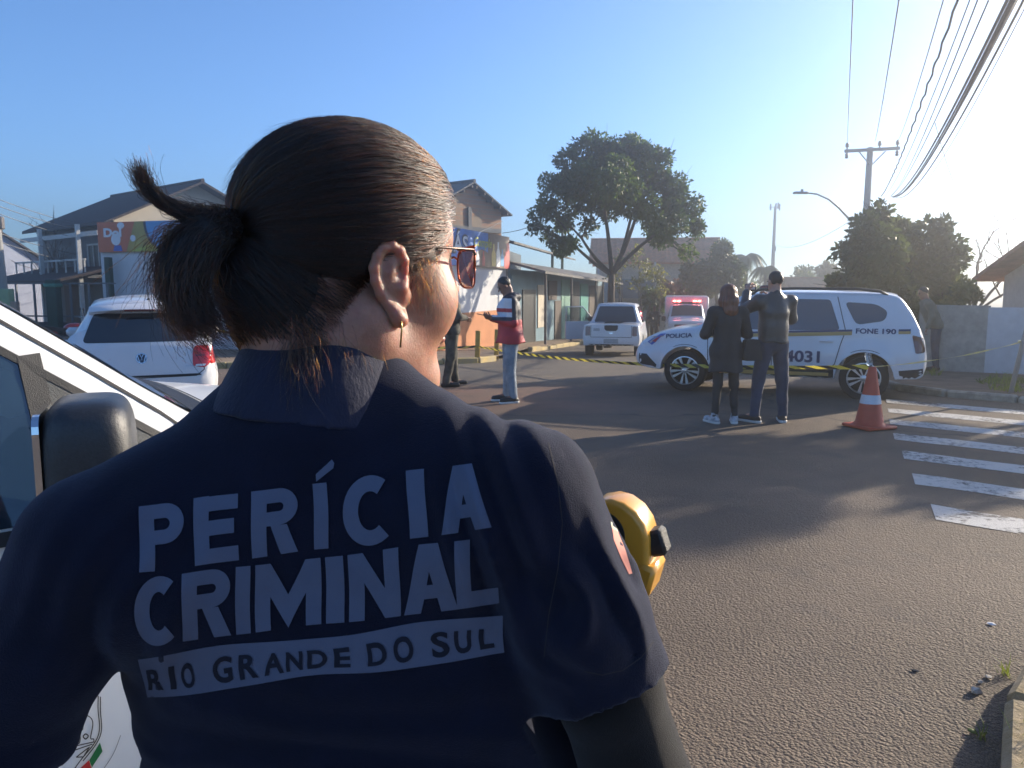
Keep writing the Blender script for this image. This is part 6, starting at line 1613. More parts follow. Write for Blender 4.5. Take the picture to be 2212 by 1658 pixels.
    if shoe:
        for q in 'RL':
            S_ = Field(np.minimum(J['an' + q], J['to' + q]) - .1, np.maximum(J['an' + q], J['to' + q]) + .1, .007); a = J['an' + q].copy(); o_ = J['to' + q].copy()
            hl = a + (a - o_) * np.array((.25, .25, 0)); hl[2] = .045 * s; S_.path([hl, a * np.array((1, 1, 0)) + (0, 0, .055 * s), o_ * np.array((1, 1, 0)) + (0, 0, .04 * s)], [.040 * s, .046 * s, .038 * s], k=.02); S_.cone(a + (0, 0, .03 * s), a * np.array((1, 1, 0)) + (0, 0, .06 * s), .045 * s, .045 * s, k=.02)
            S_.fn(S_.lo, (S_.ax[0][-1], S_.ax[1][-1], .008), lambda X, Y, Z: (Z - .008) + 0 * X + 0 * Y, op='s')
            so_ = sdf_obj('shoe', S_, shoe, t, iters=1)
            if sole:
                P_ = Field(S_.lo, [S_.ax[i][-1] for i in range(3)], .007); P_.path([hl * np.array((1, 1, 0)) + (0, 0, .02 * s), o_ * np.array((1, 1, 0)) + (0, 0, .02 * s)], [.048 * s, .047 * s], k=0)
                P_.fn(P_.lo, (9, 9, 9), lambda X, Y, Z: (np.abs(Z - .014 * s) * -1 + .014 * s) * -1 + 0 * X + 0 * Y, op='u') if False else None
                P_.fn((-9, -9, .030 * s), (9, 9, 9), lambda X, Y, Z: (.028 * s - Z) + 0 * X + 0 * Y, op='s')
                sdf_obj('sole', P_, sole, so_, iters=1)
    if hair:
        Hh = Field(hd - .32 * s, hd + .22 * s, .008)
        if hairshape == 'short':
            Hh.ell(hp(0, -.016, .038), (.0795 * s, .094 * s, .089 * s), HM, k=0)
            Hh.fn(Hh.lo, Hh.ax[0][-1] * np.ones(3) + 9, lambda X, Y, Z: -((X - hd[0]) * fw[0] + (Y - hd[1]) * fw[1] + (Z - hd[2]) * fw[2]) - .006 * s + np.clip(((X - hd[0]) * up[0] + (Y - hd[1]) * up[1] + (Z - hd[2]) * up[2]), -.1, .1) * .70, op='s')
            Hh.fn(Hh.lo, Hh.lo + 9, lambda X, Y, Z: ((X - hd[0]) * up[0] + (Y - hd[1]) * up[1] + (Z - hd[2]) * up[2]) + .062 * s, op='s')
        else:
            Hh.ell(hp(0, -.02, .035), (.100 * s, .112 * s, .104 * s), HM, k=0)
            Hh.path([hp(0, -.05, .02), hp(0, -.075, -.08), hp(0, -.09, -.20), hp(0, -.095, -.27)], [.092 * s, .100 * s, .092 * s, .055 * s], k=.03)
            for q in (-1, 1): Hh.path([hp(q * .06, -.01, .03), hp(q * .078, -.02, -.08), hp(q * .08, -.04, -.19)], [.040 * s, .046 * s, .036 * s], k=.03)
            Hh.fn(Hh.lo, Hh.lo + 9, lambda X, Y, Z: -((X - hd[0]) * fw[0] + (Y - hd[1]) * fw[1] + (Z - hd[2]) * fw[2]) + .058 * s, op='s')
        Hh.disp(lambda X, Y, Z: .008 * (vnoise(X * 2.5, Y * 2.5, Z * .4, 22 / s) - .5), .03)
        sdf_obj('hair', Hh, hair, t, iters=1)
    if cap:
        c = MB(); cpM = Matrix([list(rt), list(fw), list(up)]).transposed()
        c.ball(hp(0, -.005, .055), (.092 * s, .108 * s, .078 * s), 16, 10, cpM); c.build('cap', cap, t, True)
        MB().prism([(.085 * s * math.cos(a), .07 * s + .105 * s * math.sin(a)) for a in np.linspace(0, PI, 12)], .045 * s, .055 * s, cpM, hd).build('cap_brim', cap, t)
    return t, J, hp

NAVYJ = None
def bandjacket():
    m = bpy.data.materials.new('navy_white_red_jacket'); m.use_nodes = True; t = m.node_tree; b = t.nodes['Principled BSDF']
    co = t.nodes.new('ShaderNodeTexCoord'); sp = t.nodes.new('ShaderNodeSeparateXYZ'); t.links.new(co.outputs['Object'], sp.inputs[0])
    def ramp(stops, a, z):
        mr = t.nodes.new('ShaderNodeMapRange'); mr.inputs[1].default_value = a; mr.inputs[2].default_value = z; t.links.new(sp.outputs['Z'], mr.inputs[0])
        r = t.nodes.new('ShaderNodeValToRGB'); r.color_ramp.interpolation = 'CONSTANT'; e = r.color_ramp.elements
        while len(e) < len(stops): e.new(.5)
        for i, (p, c) in enumerate(stops): e[i].position = (p - a) / (z - a); e[i].color = (*c, 1)
        t.links.new(mr.outputs[0], r.inputs[0]); return r.outputs[0]
    NV, WH, RD = (.014, .017, .032), (.62, .63, .66), (.42, .02, .035)
    front = ramp([(.6, RD), (1.145, NV), (1.20, WH), (1.262, RD), (1.315, WH), (1.45, NV)], .6, 1.8)
    back = ramp([(.6, RD), (1.16, NV)], .6, 1.8)
    gt = t.nodes.new('ShaderNodeMath'); gt.operation = 'GREATER_THAN'; t.links.new(sp.outputs['Y'], gt.inputs[0]); gt.inputs[1].default_value = .02
    mx = t.nodes.new('ShaderNodeMix'); mx.data_type = 'RGBA'; t.links.new(gt.outputs[0], mx.inputs[0]); t.links.new(back, mx.inputs[6]); t.links.new(front, mx.inputs[7])
    t.links.new(mx.outputs[2], b.inputs['Base Color']); b.inputs['Roughness'].default_value = .6
    return m
JEANL = mat('light_jeans', (0.20, 0.25, 0.30), 0.9, var=.25, vscale=9, bump=.003, bscale=120, col2=(.30, .34, .38))
JEAND = mat('dark_jeans', (0.038, 0.048, 0.080), 0.85, sheen=.12, var=.3, vscale=9, bump=.003, bscale=120)
BLKJ = mat('black_jacket', (0.034, 0.034, 0.034), 0.36, sheen=.10, spec=.6, var=.2, vscale=10, bump=.004, bscale=60)
BLKC = mat('black_coat', (0.020, 0.020, 0.022), 0.75, sheen=.08, var=.2, vscale=10, bump=.003, bscale=90)
LEG = mat('black_leggings', (0.020, 0.020, 0.022), 0.6, var=.15, vscale=20)
SHB = mat('black_shoe', (0.014, 0.014, 0.014), 0.5, var=.2, vscale=30)
SHW = mat('white_sole', (0.62, 0.61, 0.58), 0.6, var=.1)
SHBR = mat('brown_shoe', (0.06, 0.04, 0.028), 0.6, var=.2)
SHWB = mat('white_black_sneaker', (0.05, 0.05, 0.055), 0.6, var=.1, vscale=14, col2=(.62, .63, .66))
def camo():
    m = mat('olive_camouflage', (0.05, 0.048, 0.036), 0.9, var=.5, vscale=9, col2=(.12, .11, .085), bump=.003, bscale=90, detail=1); return m
# man in the navy, white and red jacket looking at his phone
p = (-.02, 10.85, G(10.85))
pm, J, hp = person('man in navy white and red jacket standing and looking at his phone', p, R(188), 1.76,
    dict(elR=(.20, .06, 1.13), elL=(-.24, .0, 1.12), wrR=(.06, .27, 1.17), wrL=(-.08, .26, 1.18), knL=(-.10, .02, .50), anL=(-.12, -.02, .09), toL=(-.17, .14, .035), anR=(.10, .04, .09), toR=(.12, .22, .035)),
    SKINT, bandjacket(), JEANL, SHB, SHW, HAIRB, hem=.83, topk=1.12, legk=1.05, hood=True, head_tilt=.55, head_yaw=0, lean=.06, palm=((-.6, .2, .5), (.6, .2, .5)), curl=.55)
ph = empty('smartphone', Vector(p) + Matrix.Rotation(R(188) - PI / 2, 3, 'Z') @ Vector((0, .40, 1.225)), R(188) - PI / 2); tag(ph, 'dark smartphone held by the man in the red jacket', 'phone')
MB().box((0, 0, 0), (.075, .15, .009), bev=.003, M=Matrix.Rotation(R(12), 3, 'X')).build('case', SHB, ph); MB().box((0, 0, .006), (.068, .14, .002), M=Matrix.Rotation(R(12), 3, 'X')).build('screen', GLASSD, ph)
# two bystanders in front of the police car
pw, J, hp = person('woman in a long black coat with auburn hair seen from behind', (2.52, 9.12, 0), R(92), 1.63,
    dict(elR=(.27, .02, 1.13), elL=(-.27, .02, 1.13), wrR=(.06, .22, 1.22), wrL=(-.06, .22, 1.20), knR=(.11, .0, .5), knL=(-.10, .0, .5), anR=(.12, -.03, .09), anL=(-.13, -.02, .09), toR=(.16, .14, .035), toL=(-.19, .13, .035)),
    SKIN, BLKC, LEG, SHWB, SHW, HAIRRED, 'long', hem=.66, topk=1.10, legk=.80, palm=((-1, 0, 0), (1, 0, 0)), curl=.7, head_yaw=.1)
MB().prism(rounded([(-.11, -.13), (.13, -.13), (.08, .12), (-.09, .12)], .04), -.045, .045, XZ).build('shoulder_bag', BLKC, None, 40, (2.79, 9.05, .88))
sb = bpy.data.objects['shoulder_bag']; tag(sb, 'black bag hanging at the right hip of the auburn haired woman', 'bag'); sb.rotation_euler = (0, 0, .2)
p = (3.09, 9.2, 0)
pmn, J, hp = person('man in black jacket and dark jeans holding up a camera', p, R(97), 1.79,
    dict(elR=(.27, .12, 1.20), elL=(-.30, .14, 1.30), wrR=(.10, .32, 1.44), wrL=(-.20, .30, 1.52), knR=(.13, .0, .5), knL=(-.15, .02, .5), anR=(.14, -.03, .09), anL=(-.20, -.02, .09), toR=(.19, .13, .035), toL=(-.30, .12, .035)),
    SKIN, BLKJ, JEAND, SHBR, SHW, HAIRBR, hem=.93, topk=1.14, legk=.98, palm=((-.5, .5, 0), (.5, .3, 0)), curl=.6, head_yaw=.25)
cmr = empty('camera_body', Vector(p) + Vector((-.16, .42, 1.60)), .1); tag(cmr, 'small dark camera raised by the man in the black jacket', 'camera')
MB().box((0, 0, 0), (.13, .06, .09), bev=.012).build('housing', SHB, cmr, 40); MB().lathe([(.032, 0), (.032, .05), (.028, .06)], 16, Matrix.Rotation(-PI / 2, 3, 'X'), c=(0, .03, 0)).build('lens', GLASSD, cmr, 40); MB().box((0, -.032, 0), (.08, .004, .055)).build('display', CLEARL, cmr)
# officer behind the woman's cheek
person('officer in camouflage trousers and black cap behind the woman cheek', (-1.02, 12.9, G(12.9)), R(20), 1.78, dict(anR=(.14, -.12, .09), toR=(.16, .07, .035), knR=(.13, -.03, .5), anL=(-.10, .10, .09), toL=(-.12, .28, .035), knL=(-.10, .06, .5), elR=(.27, .06, 1.14), wrR=(.10, .24, 1.12), elL=(-.27, .06, 1.14), wrL=(-.10, .24, 1.12)),
    SKINT, camo(), camo(), SHB, None, HAIRB, hem=.84, topk=1.08, legk=1.12, cap=SHB, head_tilt=.15)
# stooping person by the tree, person at the pickup
person('person in dark clothes stooping beside the wide shaded tree', (8.42, 15.5, G(15.5) + .085), R(170), 1.72, dict(elR=(.22, .14, 1.10), wrR=(.2, .20, .86), elL=(-.22, .14, 1.1), wrL=(-.2, .22, .86)), SKINT, mat('dun_jacket', (.16, .15, .11), .8, var=.2), JEAND, SHB, None, HAIRB, hem=.86, lean=.45, head_tilt=.3)
b = at(1413, 700, 38); person('rider in dark jacket beside the motorcycle near the ambulance', (b.x, 38, G(38)), R(250), 1.74, None, SKINT, BLKC, LEG, SHB, None, HAIRB)
# ================================================================== the woman in the foreground
def hairmat(name, mel, red, rough=.28):
    m = bpy.data.materials.new(name); m.use_nodes = True; t = m.node_tree; out = t.nodes['Material Output']
    h = t.nodes.new('ShaderNodeBsdfHairPrincipled'); h.parametrization = 'MELANIN'
    h.inputs['Melanin'].default_value = mel; h.inputs['Melanin Redness'].default_value = red
    h.inputs['Roughness'].default_value = rough; h.inputs['Radial Roughness'].default_value = .45; h.inputs['Random Color'].default_value = .35
    t.links.new(h.outputs[0], out.inputs[0]); return m
WSKIN = mat('woman_skin', (0.35, 0.168, 0.110), 0.46, var=0.2, vscale=70, sss=.8, bump=.0005, bscale=520)
SHIRT = mat('navy_polo_cotton', (0.0050, 0.0066, 0.0190), 0.9, var=0.22, vscale=25, bump=.0009, bscale=900, sheen=.16, spec=.15)
RIB = mat('navy_rib_collar', (0.008, 0.010, 0.03), 0.9, var=0.2, vscale=40, bump=.0012, bscale=300, sheen=.12, stretch=(1, 1, .1))
PRINT = mat('faded_grey_print', (0.125, 0.145, 0.215), 0.9, var=0.16, vscale=45, bump=.0005, bscale=900, col2=(.092, .108, .165), detail=8)
UNDERSL = mat('charcoal_undershirt', (0.007, 0.0065, 0.0065), 0.95, var=0.25, vscale=60, bump=.0006, bscale=900, sheen=.12, spec=.2)
HC = at(742, 545, .70)
YAW = R(50)
hf = np.array((math.sin(YAW), math.cos(YAW), 0.0)); hr = np.array((math.cos(YAW), -math.sin(YAW), 0.0)); hu = np.array((0, 0, 1.0))
HM_ = np.array((hf, hr, hu)); HC_ = np.array(HC)
def hl(a, b, c): return HC_ + hf * a + hr * b + hu * c
def loc_(X, Y, Z):
    x = X - HC_[0]; y = Y - HC_[1]; z = Z - HC_[2]
    return x * hf[0] + y * hf[1], x * hr[0] + y * hr[1], z + 0 * x + 0 * y
NB = np.array(at(688, 815, .672))                       # base of the neck
SR = np.array(at(1150, 1085, .605)); SL = np.array(at(190, 1192, .582))
WBASE = Vector((float(NB[0]), .70, 0.0))
# ---- body: head, neck and chest in one surface
F = Field(HC_ - (.16, .17, .33), HC_ + (.17, .19, .16), .0028)
F.ell(hl(.004, 0, .026), (.092, .073, .080), HM_, k=0)
F.ell(hl(.034, 0, .016), (.064, .064, .062), HM_, k=.02)
F.ell(hl(.028, 0, -.045), (.066, .060, .088), HM_, k=.025)
F.ell(hl(.060, 0, -.118), (.030, .030, .024), HM_, k=.025)
for q in (-1, 1):
    F.ell(hl(.058, q * .036, -.042), (.034, .030, .036), HM_, k=.022)            # cheek
    F.cone(hl(-.005, q * .055, -.075), hl(.055, q * .022, -.118), .020, .018, k=.03)   # jaw
    F.cone(hl(.086, q * .012, .016), hl(.070, q * .043, .014), .009, .008, k=.02)  # brow
    F.ell(hl(.074, q * .031, -.006), (.013, .015, .012), HM_, k=.006)              # eye
F.cone(hl(.090, 0, .008), hl(.112, 0, -.032), .009, .012, k=.010); F.ell(hl(.100, 0, -.040), (.014, .017, .009), HM_, k=.006)
F.ell(hl(.091, 0, -.068), (.012, .022, .006), HM_, k=.006); F.ell(hl(.090, 0, -.080), (.012, .020, .007), HM_, k=.006)
nk0 = hl(-.035, 0, -.06)
F.path([nk0, nk0 * .4 + NB * .6 + (0, 0, .01), NB - (0, 0, .03)], [.056, .053, .060], k=.03)
F.cone(hl(-.01, .058, -.055), NB + (.045, .02, .01), .016, .014, k=.02)      # neck muscle
F.path([NB - (.06, 0, .10), NB + (.06, -0, -.10)], [.05, .05], k=.04)
# ear, finely
EF = Field(at(780, 710, .625), at(900, 510, .675), .0011)
EF.lo = np.array((at(785, 710, .64).x, .620, at(840, 715, .64).z), np.float32)
EF = Field((at(788, 600, .64).x, .618, at(840, 712, .64).z), (at(892, 600, .64).x, .672, at(840, 510, .64).z), .0011)
hx = [(874, 585, .650), (872, 562, .648), (862, 541, .644), (846, 531, .640), (828, 535, .636), (815, 552, .634), (809, 578, .633), (812, 606, .634), (822, 634, .637), (836, 656, .641), (850, 672, .644)]
EF.path([np.array(at(*p)) for p in hx], [.0035, .0042, .0046, .0048, .0048, .0047, .0046, .0043, .0042, .0042, .0045], k=.002)
ah = [(858, 566, .646), (844, 572, .643), (836, 592, .642), (838, 616, .643), (848, 638, .646)]
EF.path([np.array(at(*p)) for p in ah], [.0022, .0034, .0036, .0036, .0034], k=.004)
EF.path([np.array(at(*p)) for p in ((846, 668, .644), (856, 684, .646), (864, 690, .649), (868, 676, .652))], [.0062, .0068, .006, .004], k=.004)
EF.path([np.array(at(*p)) for p in ((873, 606, .650), (866, 622, .648), (868, 640, .651))], [.004, .0055, .004], k=.004)
for p in ((828, 570, .6405), (832, 600, .6405), (838, 630, .643), (846, 655, .647), (850, 590, .650), (856, 620, .652), (848, 560, .645), (860, 650, .651)):
    c = np.array(at(*p)); EF.cone(c + (-.003, 0, -.006), c + (.003, .003, .006), .0052, .0052, k=.003)
EF.path([np.array(at(*p)) for p in ((834, 590, .646), (846, 620, .654), (858, 640, .660))], [.008, .010, .012], k=.006)
EF.path([np.array(at(*p)) for p in ((836, 620, .648), (855, 600, .662))], [.006, .012], k=.006)
ev, ef = EF.mesh()
ear = MB(); ear.v = [tuple(p) for p in ev]; ear.f = [tuple(q) for q in ef.tolist()]; ear.mi = [0] * len(ear.f)
wo = np.array(WBASE)
# right hand behind the sleeve, closed on the tape measure
WRR = np.array(at(1225, 1330, .705))
hand(ear, WRR, np.array(at(1245, 1190, .72)) - WRR, (.8, -.1, .1), .9, .8, 1)
woman = sdf_obj('person', F, WSKIN, None, tuple(wo), 0, origin=tuple(wo), extra=ear, iters=1)
tag(woman, 'woman in a navy polo shirt seen from behind in the foreground', 'person')
lp = Field(hl(.06, 0, -.1) - .05, hl(.1, 0, -.05) + .05, .002)
lp.ell(hl(.094, 0, -.0675), (.010, .021, .0055), HM_, k=0); lp.ell(hl(.093, 0, -.080), (.010, .019, .0065), HM_, k=.003); sdf_obj('lips', lp, mat('lips', (.42, .16, .13), .4), woman, origin=tuple(wo))
ey = MB()
for q in (-1, 1): ey.ball(Vector(hl(.079, q * .031, -.004) - wo), .0095, 10, 8)
ey.build('eyes', MATS['eye_dark'], woman, True)
MB().tube([Vector(np.array(at(866, 688, .642)) - wo), Vector(np.array(at(868, 705, .640)) - wo), Vector(np.array(at(865, 750, .640)) - wo)], .0008, 6).build('earring', mat('gold_wire', (.5, .33, .12), .3, metal=1), woman, True)

# ---- polo shirt
HEMR = np.array(at(1312, 1478, .590)); HEML = np.array(at(2, 1600, .565))
S = Field((-.47, .40, .92), (.19, .92, 1.585), .0036)
roll = (SR[2] - SL[2]) / (SR[0] - SL[0]); xm = float((SR[0] + SL[0]) / 2); zm = float((SR[2] + SL[2]) / 2)
zz = np.array([.90, 1.00, 1.10, 1.20, 1.28, 1.34, 1.39, 1.43, 1.46, 1.50]); ww = np.array([.208, .202, .198, .200, .200, .193, .180, .152, .120, .05]); dd = np.array([.125, .118, .112, .114, .116, .112, .102, .088, .07, .03])
def torso(X, Y, Z):
    z = Z - roll * .75 * (X - xm); w_ = np.interp(z, zz, ww); d_ = np.interp(z, zz, dd); cx = xm - .002 + np.clip(1.36 - z, 0, .12) * .26
    a = np.abs((X - cx) / w_); b = np.abs((Y - .672) / d_)
    return ((a ** 2.7 + b ** 2.7) ** (1 / 2.7) - 1) * np.minimum(w_, d_)
S.fn((-.47, .40, .92), (.19, .92, 1.54), torso)
S.cone(NB - (0, -.01, .03), SR + (-.01, 0, .012), .050, .048, k=.05); S.cone(NB - (0, -.01, .03), SL + (.01, 0, .012), .050, .048, k=.05)
S.cone(NB - (0, .03, .09), SR + (-.05, .01, -.03), .05, .05, k=.05); S.cone(NB - (0, .03, .09), SL + (.05, .01, -.03), .05, .05, k=.05)
S.path([SR, SR * .45 + HEMR * .55, HEMR], [.055, .054, .053], k=.025); S.path([SL, SL * .5 + HEML * .5, HEML], [.054, .051, .051], k=.015)
S.ell(NB - (0, -.004, .042), (.098, .088, .040), k=.03)
# cut the sleeves open at their hems
for sh, hm, r in ((SR, HEMR, .09), (SL, HEML, .09)):
    d = (hm - sh) / np.linalg.norm(hm - sh)
    def cut(X, Y, Z, d=d, hm=hm):
        x = X - hm[0]; y = Y - hm[1]; z = Z - hm[2]; t = x * d[0] + y * d[1] + z * d[2]
        ax_ = np.sqrt(np.maximum((x * x + y * y + z * z) - t * t, 0)); return np.maximum(np.maximum(-t, ax_ - .075), t - .10)
    S.fn(hm - .14, hm + .14, cut, op='s')
    S.cone(hm - d * .025, hm + d * .05, .044 if hm is HEMR else .042, .046 if hm is HEMR else .044, k=.002, op='s')
def folds(X, Y, Z):
    n1 = vnoise(X + 2, Y + 1, Z, 13); n2 = vnoise(X + 7, Y + 3, Z + 1, 24)
    o = .0042 * (vnoise(X + 2, Y + 1, Z * .5, 17) - .5)
    def ridge(v): v = np.sin(v); return v * np.abs(v)
    # drape over the right shoulder, falling towards the armpit
    w2 = np.exp(-((X - float(SR[0]) + .03) / .045) ** 2 - ((Z - float(SR[2]) + .005) / .08) ** 2)
    o = o + .0056 * w2 * ridge((X + .30 * Z) * 190 + 7 * n1)
    # long soft folds down the left back
    w3 = np.exp(-((X - float(SL[0]) - .045) / .06) ** 2) * np.clip((1.47 - Z) / .1, 0, 1) * np.clip((Z - 1.27) / .06, 0, 1)
    o = o + .0036 * w3 * ridge((X - .55 * Z) * 170 + 6 * n1)
    # sleeve creases running down its length
    w4 = np.exp(-(((X - float(HEMR[0]) + .015) / .055) ** 2 + ((Z - float(HEMR[2]) - .06) / .075) ** 2))
    w4 = w4 * np.clip((Z - float(HEMR[2]) - .018) / .05, .0, 1)
    o = o + .0072 * w4 * ridge((X * .9 + Z * .35) * 170 + 8 * n2)
    # faint pull lines low across the back
    w5 = np.exp(-((Z - 1.22) / .07) ** 2)
    o = o + .0022 * w5 * ridge((Z * .9 + .2 * X) * 120 + 8 * n1)
    return o
S.disp(folds, .03)
SHIRT.node_tree.nodes['Principled BSDF'].inputs['Sheen Tint'].default_value = (.75, .8, 1, 1)
shirt = sdf_obj('polo_shirt', S, SHIRT, woman, origin=tuple(wo), iters=2)
# seam where the sleeve meets the body, and hem stitching
SV = BVHTree.FromPolygons([v.co + WBASE for v in shirt.data.vertices], [tuple(p.vertices) for p in shirt.data.polygons])
camp = Vector((0, 0, CAMH))
def cam_tf(u, v): return (camp, ray(u, v))
def on_shirt(bm, name, m, off=.0011, parent=None):
    o = project(bm, cam_tf, SV, off, name, m, parent or shirt, maxd=1.4); o.location = -WBASE; return o
def px_band(pts, w_, step=7):
    bm = bmesh.new(); P = [Vector(p) for p in pts]; D = []
    for a, b in zip(P, P[1:]):
        n = max(1, int((b - a).length / step)); D += [a + (b - a) * (i / n) for i in range(n)]
    D.append(P[-1]); L = []
    for i, p in enumerate(D):
        d = (D[min(i + 1, len(D) - 1)] - D[max(0, i - 1)]).normalized(); nn = Vector((-d.y, d.x)) * w_ / 2; L.append((bm.verts.new((p.x + nn.x, p.y + nn.y, 0)), bm.verts.new((p.x - nn.x, p.y - nn.y, 0))))
    for (a, b), (c, d) in zip(L, L[1:]): bm.faces.new((a, b, d, c))
    return bm
on_shirt(px_band([(1185, 955), (1205, 1040), (1215, 1130), (1205, 1230), (1185, 1330), (1175, 1420)], 2.0), 'sleeve_seam', SEAM, .0003)
on_shirt(px_band([(1412, 1385), (1385, 1420), (1345, 1448), (1300, 1458), (1262, 1450)], 2.0), 'hem_stitching', SEAM, .0003)
# ---- print on the back
def quadmap(bl, br, tl, tr, wav=0.0):
    def f(u, v):
        p = Vector(bl).lerp(Vector(br), u).lerp(Vector(tl).lerp(Vector(tr), u), v)
        return p + Vector((1.2 * math.sin(v * 5 + u * 9), wav * math.sin(u * 11 + v * 2) + 1.0 * math.sin(u * 23)))
    return f
def glyph(ch, w_, t=.232):
    """block letter in the unit box as a bmesh without overlapping pieces; w_: width over height"""
    bm = bmesh.new(); x = t / w_
    def P(*pts): bm.faces.new([bm.verts.new((p[0], p[1], 0)) for p in pts])
    def strip(o, i):
        O = [bm.verts.new((*p, 0)) for p in o]; I = [bm.verts.new((*p, 0)) for p in i]
        for k in range(len(o) - 1): bm.faces.new((O[k], O[k + 1], I[k + 1], I[k]))
    def bowl(y0, y1):
        ry = (y1 - y0) / 2; rx = min(.62, ry * 1.0 / w_); an = np.linspace(PI / 2, -PI / 2, 16); tt = t * .92; xx = tt / w_
        o = [(x, y1)] + [(1 - rx + rx * math.cos(a), y0 + ry + ry * math.sin(a)) for a in an] + [(x, y0)]
        i = [(x, y1 - tt)] + [(1 - rx + (rx - xx) * math.cos(a), y0 + ry + (ry - tt) * math.sin(a)) for a in an] + [(x, y0 + tt)]
        strip(o, i)
    if ch in 'PREL': P((0, 0), (x, 0), (x, 1), (0, 1))
    if ch == 'I': P((0, 0), (1, 0), (1, 1), (0, 1))
    if ch == 'P': bowl(.40, 1)
    if ch == 'R': bowl(.44, 1); P((.42, .44), (1 - x * 1.12, 0), (1, 0), (.42 + x * 1.05, .44))
    if ch == 'E':
        for y0 in (0, .41, 1 - t): P((x, y0), (1 if y0 != .41 else .92, y0), (1 if y0 != .41 else .92, y0 + t * .95), (x, y0 + t * .95))
    if ch == 'L': P((x, 0), (1, 0), (1, t), (x, t))
    if ch == 'C':
        an = np.linspace(R(52), R(308), 30)
        strip([(.52 + .52 * math.cos(a), .5 + .52 * math.sin(a)) for a in an], [(.52 + (.52 - x) * math.cos(a), .5 + (.52 - t) * math.sin(a)) for a in an])
    if ch == 'A':
        a_ = x * .62; sl = .5 - a_; xi = x * 1.08; yi = (.5 - xi) / sl; yb, yt = .20, .20 + t * .85; f = lambda y: xi + sl * y
        P((0, 0), (xi, 0), (.5, yi), (.5, 1), (.5 - a_, 1)); P((1, 0), (.5 + a_, 1), (.5, 1), (.5, yi), (1 - xi, 0)); P((f(yb), yb), (1 - f(yb), yb), (1 - f(yt), yt), (f(yt), yt))
    if ch == 'N': P((0, 0), (x, 0), (x, 1), (0, 1)); P((1 - x, 0), (1, 0), (1, 1), (1 - x, 1)); P((x, 1), (x, .56), (1 - x, 0), (1 - x, .44))
    if ch == 'M': P((0, 0), (x, 0), (x, 1), (0, 1)); P((1 - x, 0), (1, 0), (1, 1), (1 - x, 1)); P((x, 1), (x, .50), (.5, 0), (.5, .50)); P((1 - x, 1), (.5, .50), (.5, 0), (1 - x, .50))
    bmesh.ops.triangulate(bm, faces=[f for f in bm.faces if len(f.verts) > 4]); bmesh.ops.triangulate(bm, faces=bm.faces[:]); refine(bm, .09); return bm
def letters(body, spans, qm, name, bold, cap=1.0, m=PRINT, off=.0012, parent=None, wpx=None):
    for ch, (u0, u1) in zip(body, spans):
        bm = glyph(ch, (u1 - u0) * wpx / 144.0) if wpx else flat_text(ch, bold, .09)
        for v in bm.verts:
            p = qm(u0 + (u1 - u0) * v.co.x, v.co.y); v.co = (p.x, p.y, 0)
        bmesh.ops.recalc_face_normals(bm, faces=bm.faces)
        on_shirt(bm, name, m, off, parent)
def spans(body, widths, gap):
    tot = sum(widths) + gap * (len(body) - 1); x = 0; out = []
    for w_ in widths: out.append((x / tot, (x + w_) / tot)); x += w_ + gap
    return out
q1 = quadmap((302, 1236), (1062, 1141), (302, 1092), (1052, 996), 1.5)
def cropx(x): return (250 + x * .5651) / 1.2355
def sp1(pairs, x0, x1): return [((cropx(a) - x0) / (x1 - x0), (cropx(b) - x0) / (x1 - x0)) for a, b in pairs]
letters('PERICIA', sp1([(215, 430), (475, 685), (748, 968), (1044, 1112), (1180, 1435), (1492, 1578), (1640, 1878)], 302, 1062), q1, 'back_letter', .018, wpx=760)
bm = bmesh.new(); bm.faces.new([bm.verts.new((*p, 0)) for p in [(683, 1040), (720, 1011), (722, 1000), (717, 992), (682, 1024)]]); bmesh.ops.triangulate(bm, faces=bm.faces[:]); refine(bm, 8); on_shirt(bm, 'letter_accent', PRINT, .0012)
q2 = quadmap((289, 1396), (1078, 1305), (289, 1252), (1072, 1158), 1.5)
letters('CRIMINAL', sp1([(190, 415), (418, 648), (672, 742), (765, 1078), (1100, 1186), (1208, 1450), (1465, 1718), (1714, 1915)], 289, 1078), q2, 'back_letter', .018, wpx=789)
q3 = quadmap((318, 1506), (1089, 1415), (299, 1420), (1085, 1328), 5)
bm = bmesh.new(); N = 40; g = [[bm.verts.new((*q3(i / N, j / 5), 0)) for j in range(6)] for i in range(N + 1)]
for i in range(N):
    for j in range(5): bm.faces.new((g[i][j], g[i + 1][j], g[i + 1][j + 1], g[i][j + 1]))
bar = on_shirt(bm, 'print_bar', PRINT, .0011)
q4 = quadmap((318, 1489), (1069, 1402), (314, 1442), (1066, 1355), 5)
INKN = mat('navy_gap_print', (0.005, 0.007, 0.018), 0.9, var=.2, vscale=45)
letters('RIOGRANDEDOSUL', sp1([(258, 330), (362, 390), (418, 480), (568, 658), (690, 778), (806, 900), (912, 990), (1012, 1105), (1138, 1215), (1296, 1385), (1418, 1512), (1598, 1682), (1708, 1788), (1824, 1892)], 318, 1069), q4, 'bar_letter', .03, m=INKN, off=.0019)
# sleeve patch
for nm, m, pl in (('sleeve_patch', mat('coral_patch', (.62, .22, .16), .8, var=.15, vscale=60), [(1322, 1135), (1336, 1150), (1352, 1190), (1366, 1238), (1359, 1240), (1342, 1205), (1326, 1165)]), ('patch_top', mat('pale_patch', (.6, .62, .45), .8, var=.15, vscale=60), [(1317, 1112), (1325, 1118), (1336, 1150), (1322, 1140)])):
    bm = bmesh.new(); bm.faces.new([bm.verts.new((*p, 0)) for p in pl]); bmesh.ops.triangulate(bm, faces=bm.faces[:]); refine(bm, 10); on_shirt(bm, nm, m, .0012)
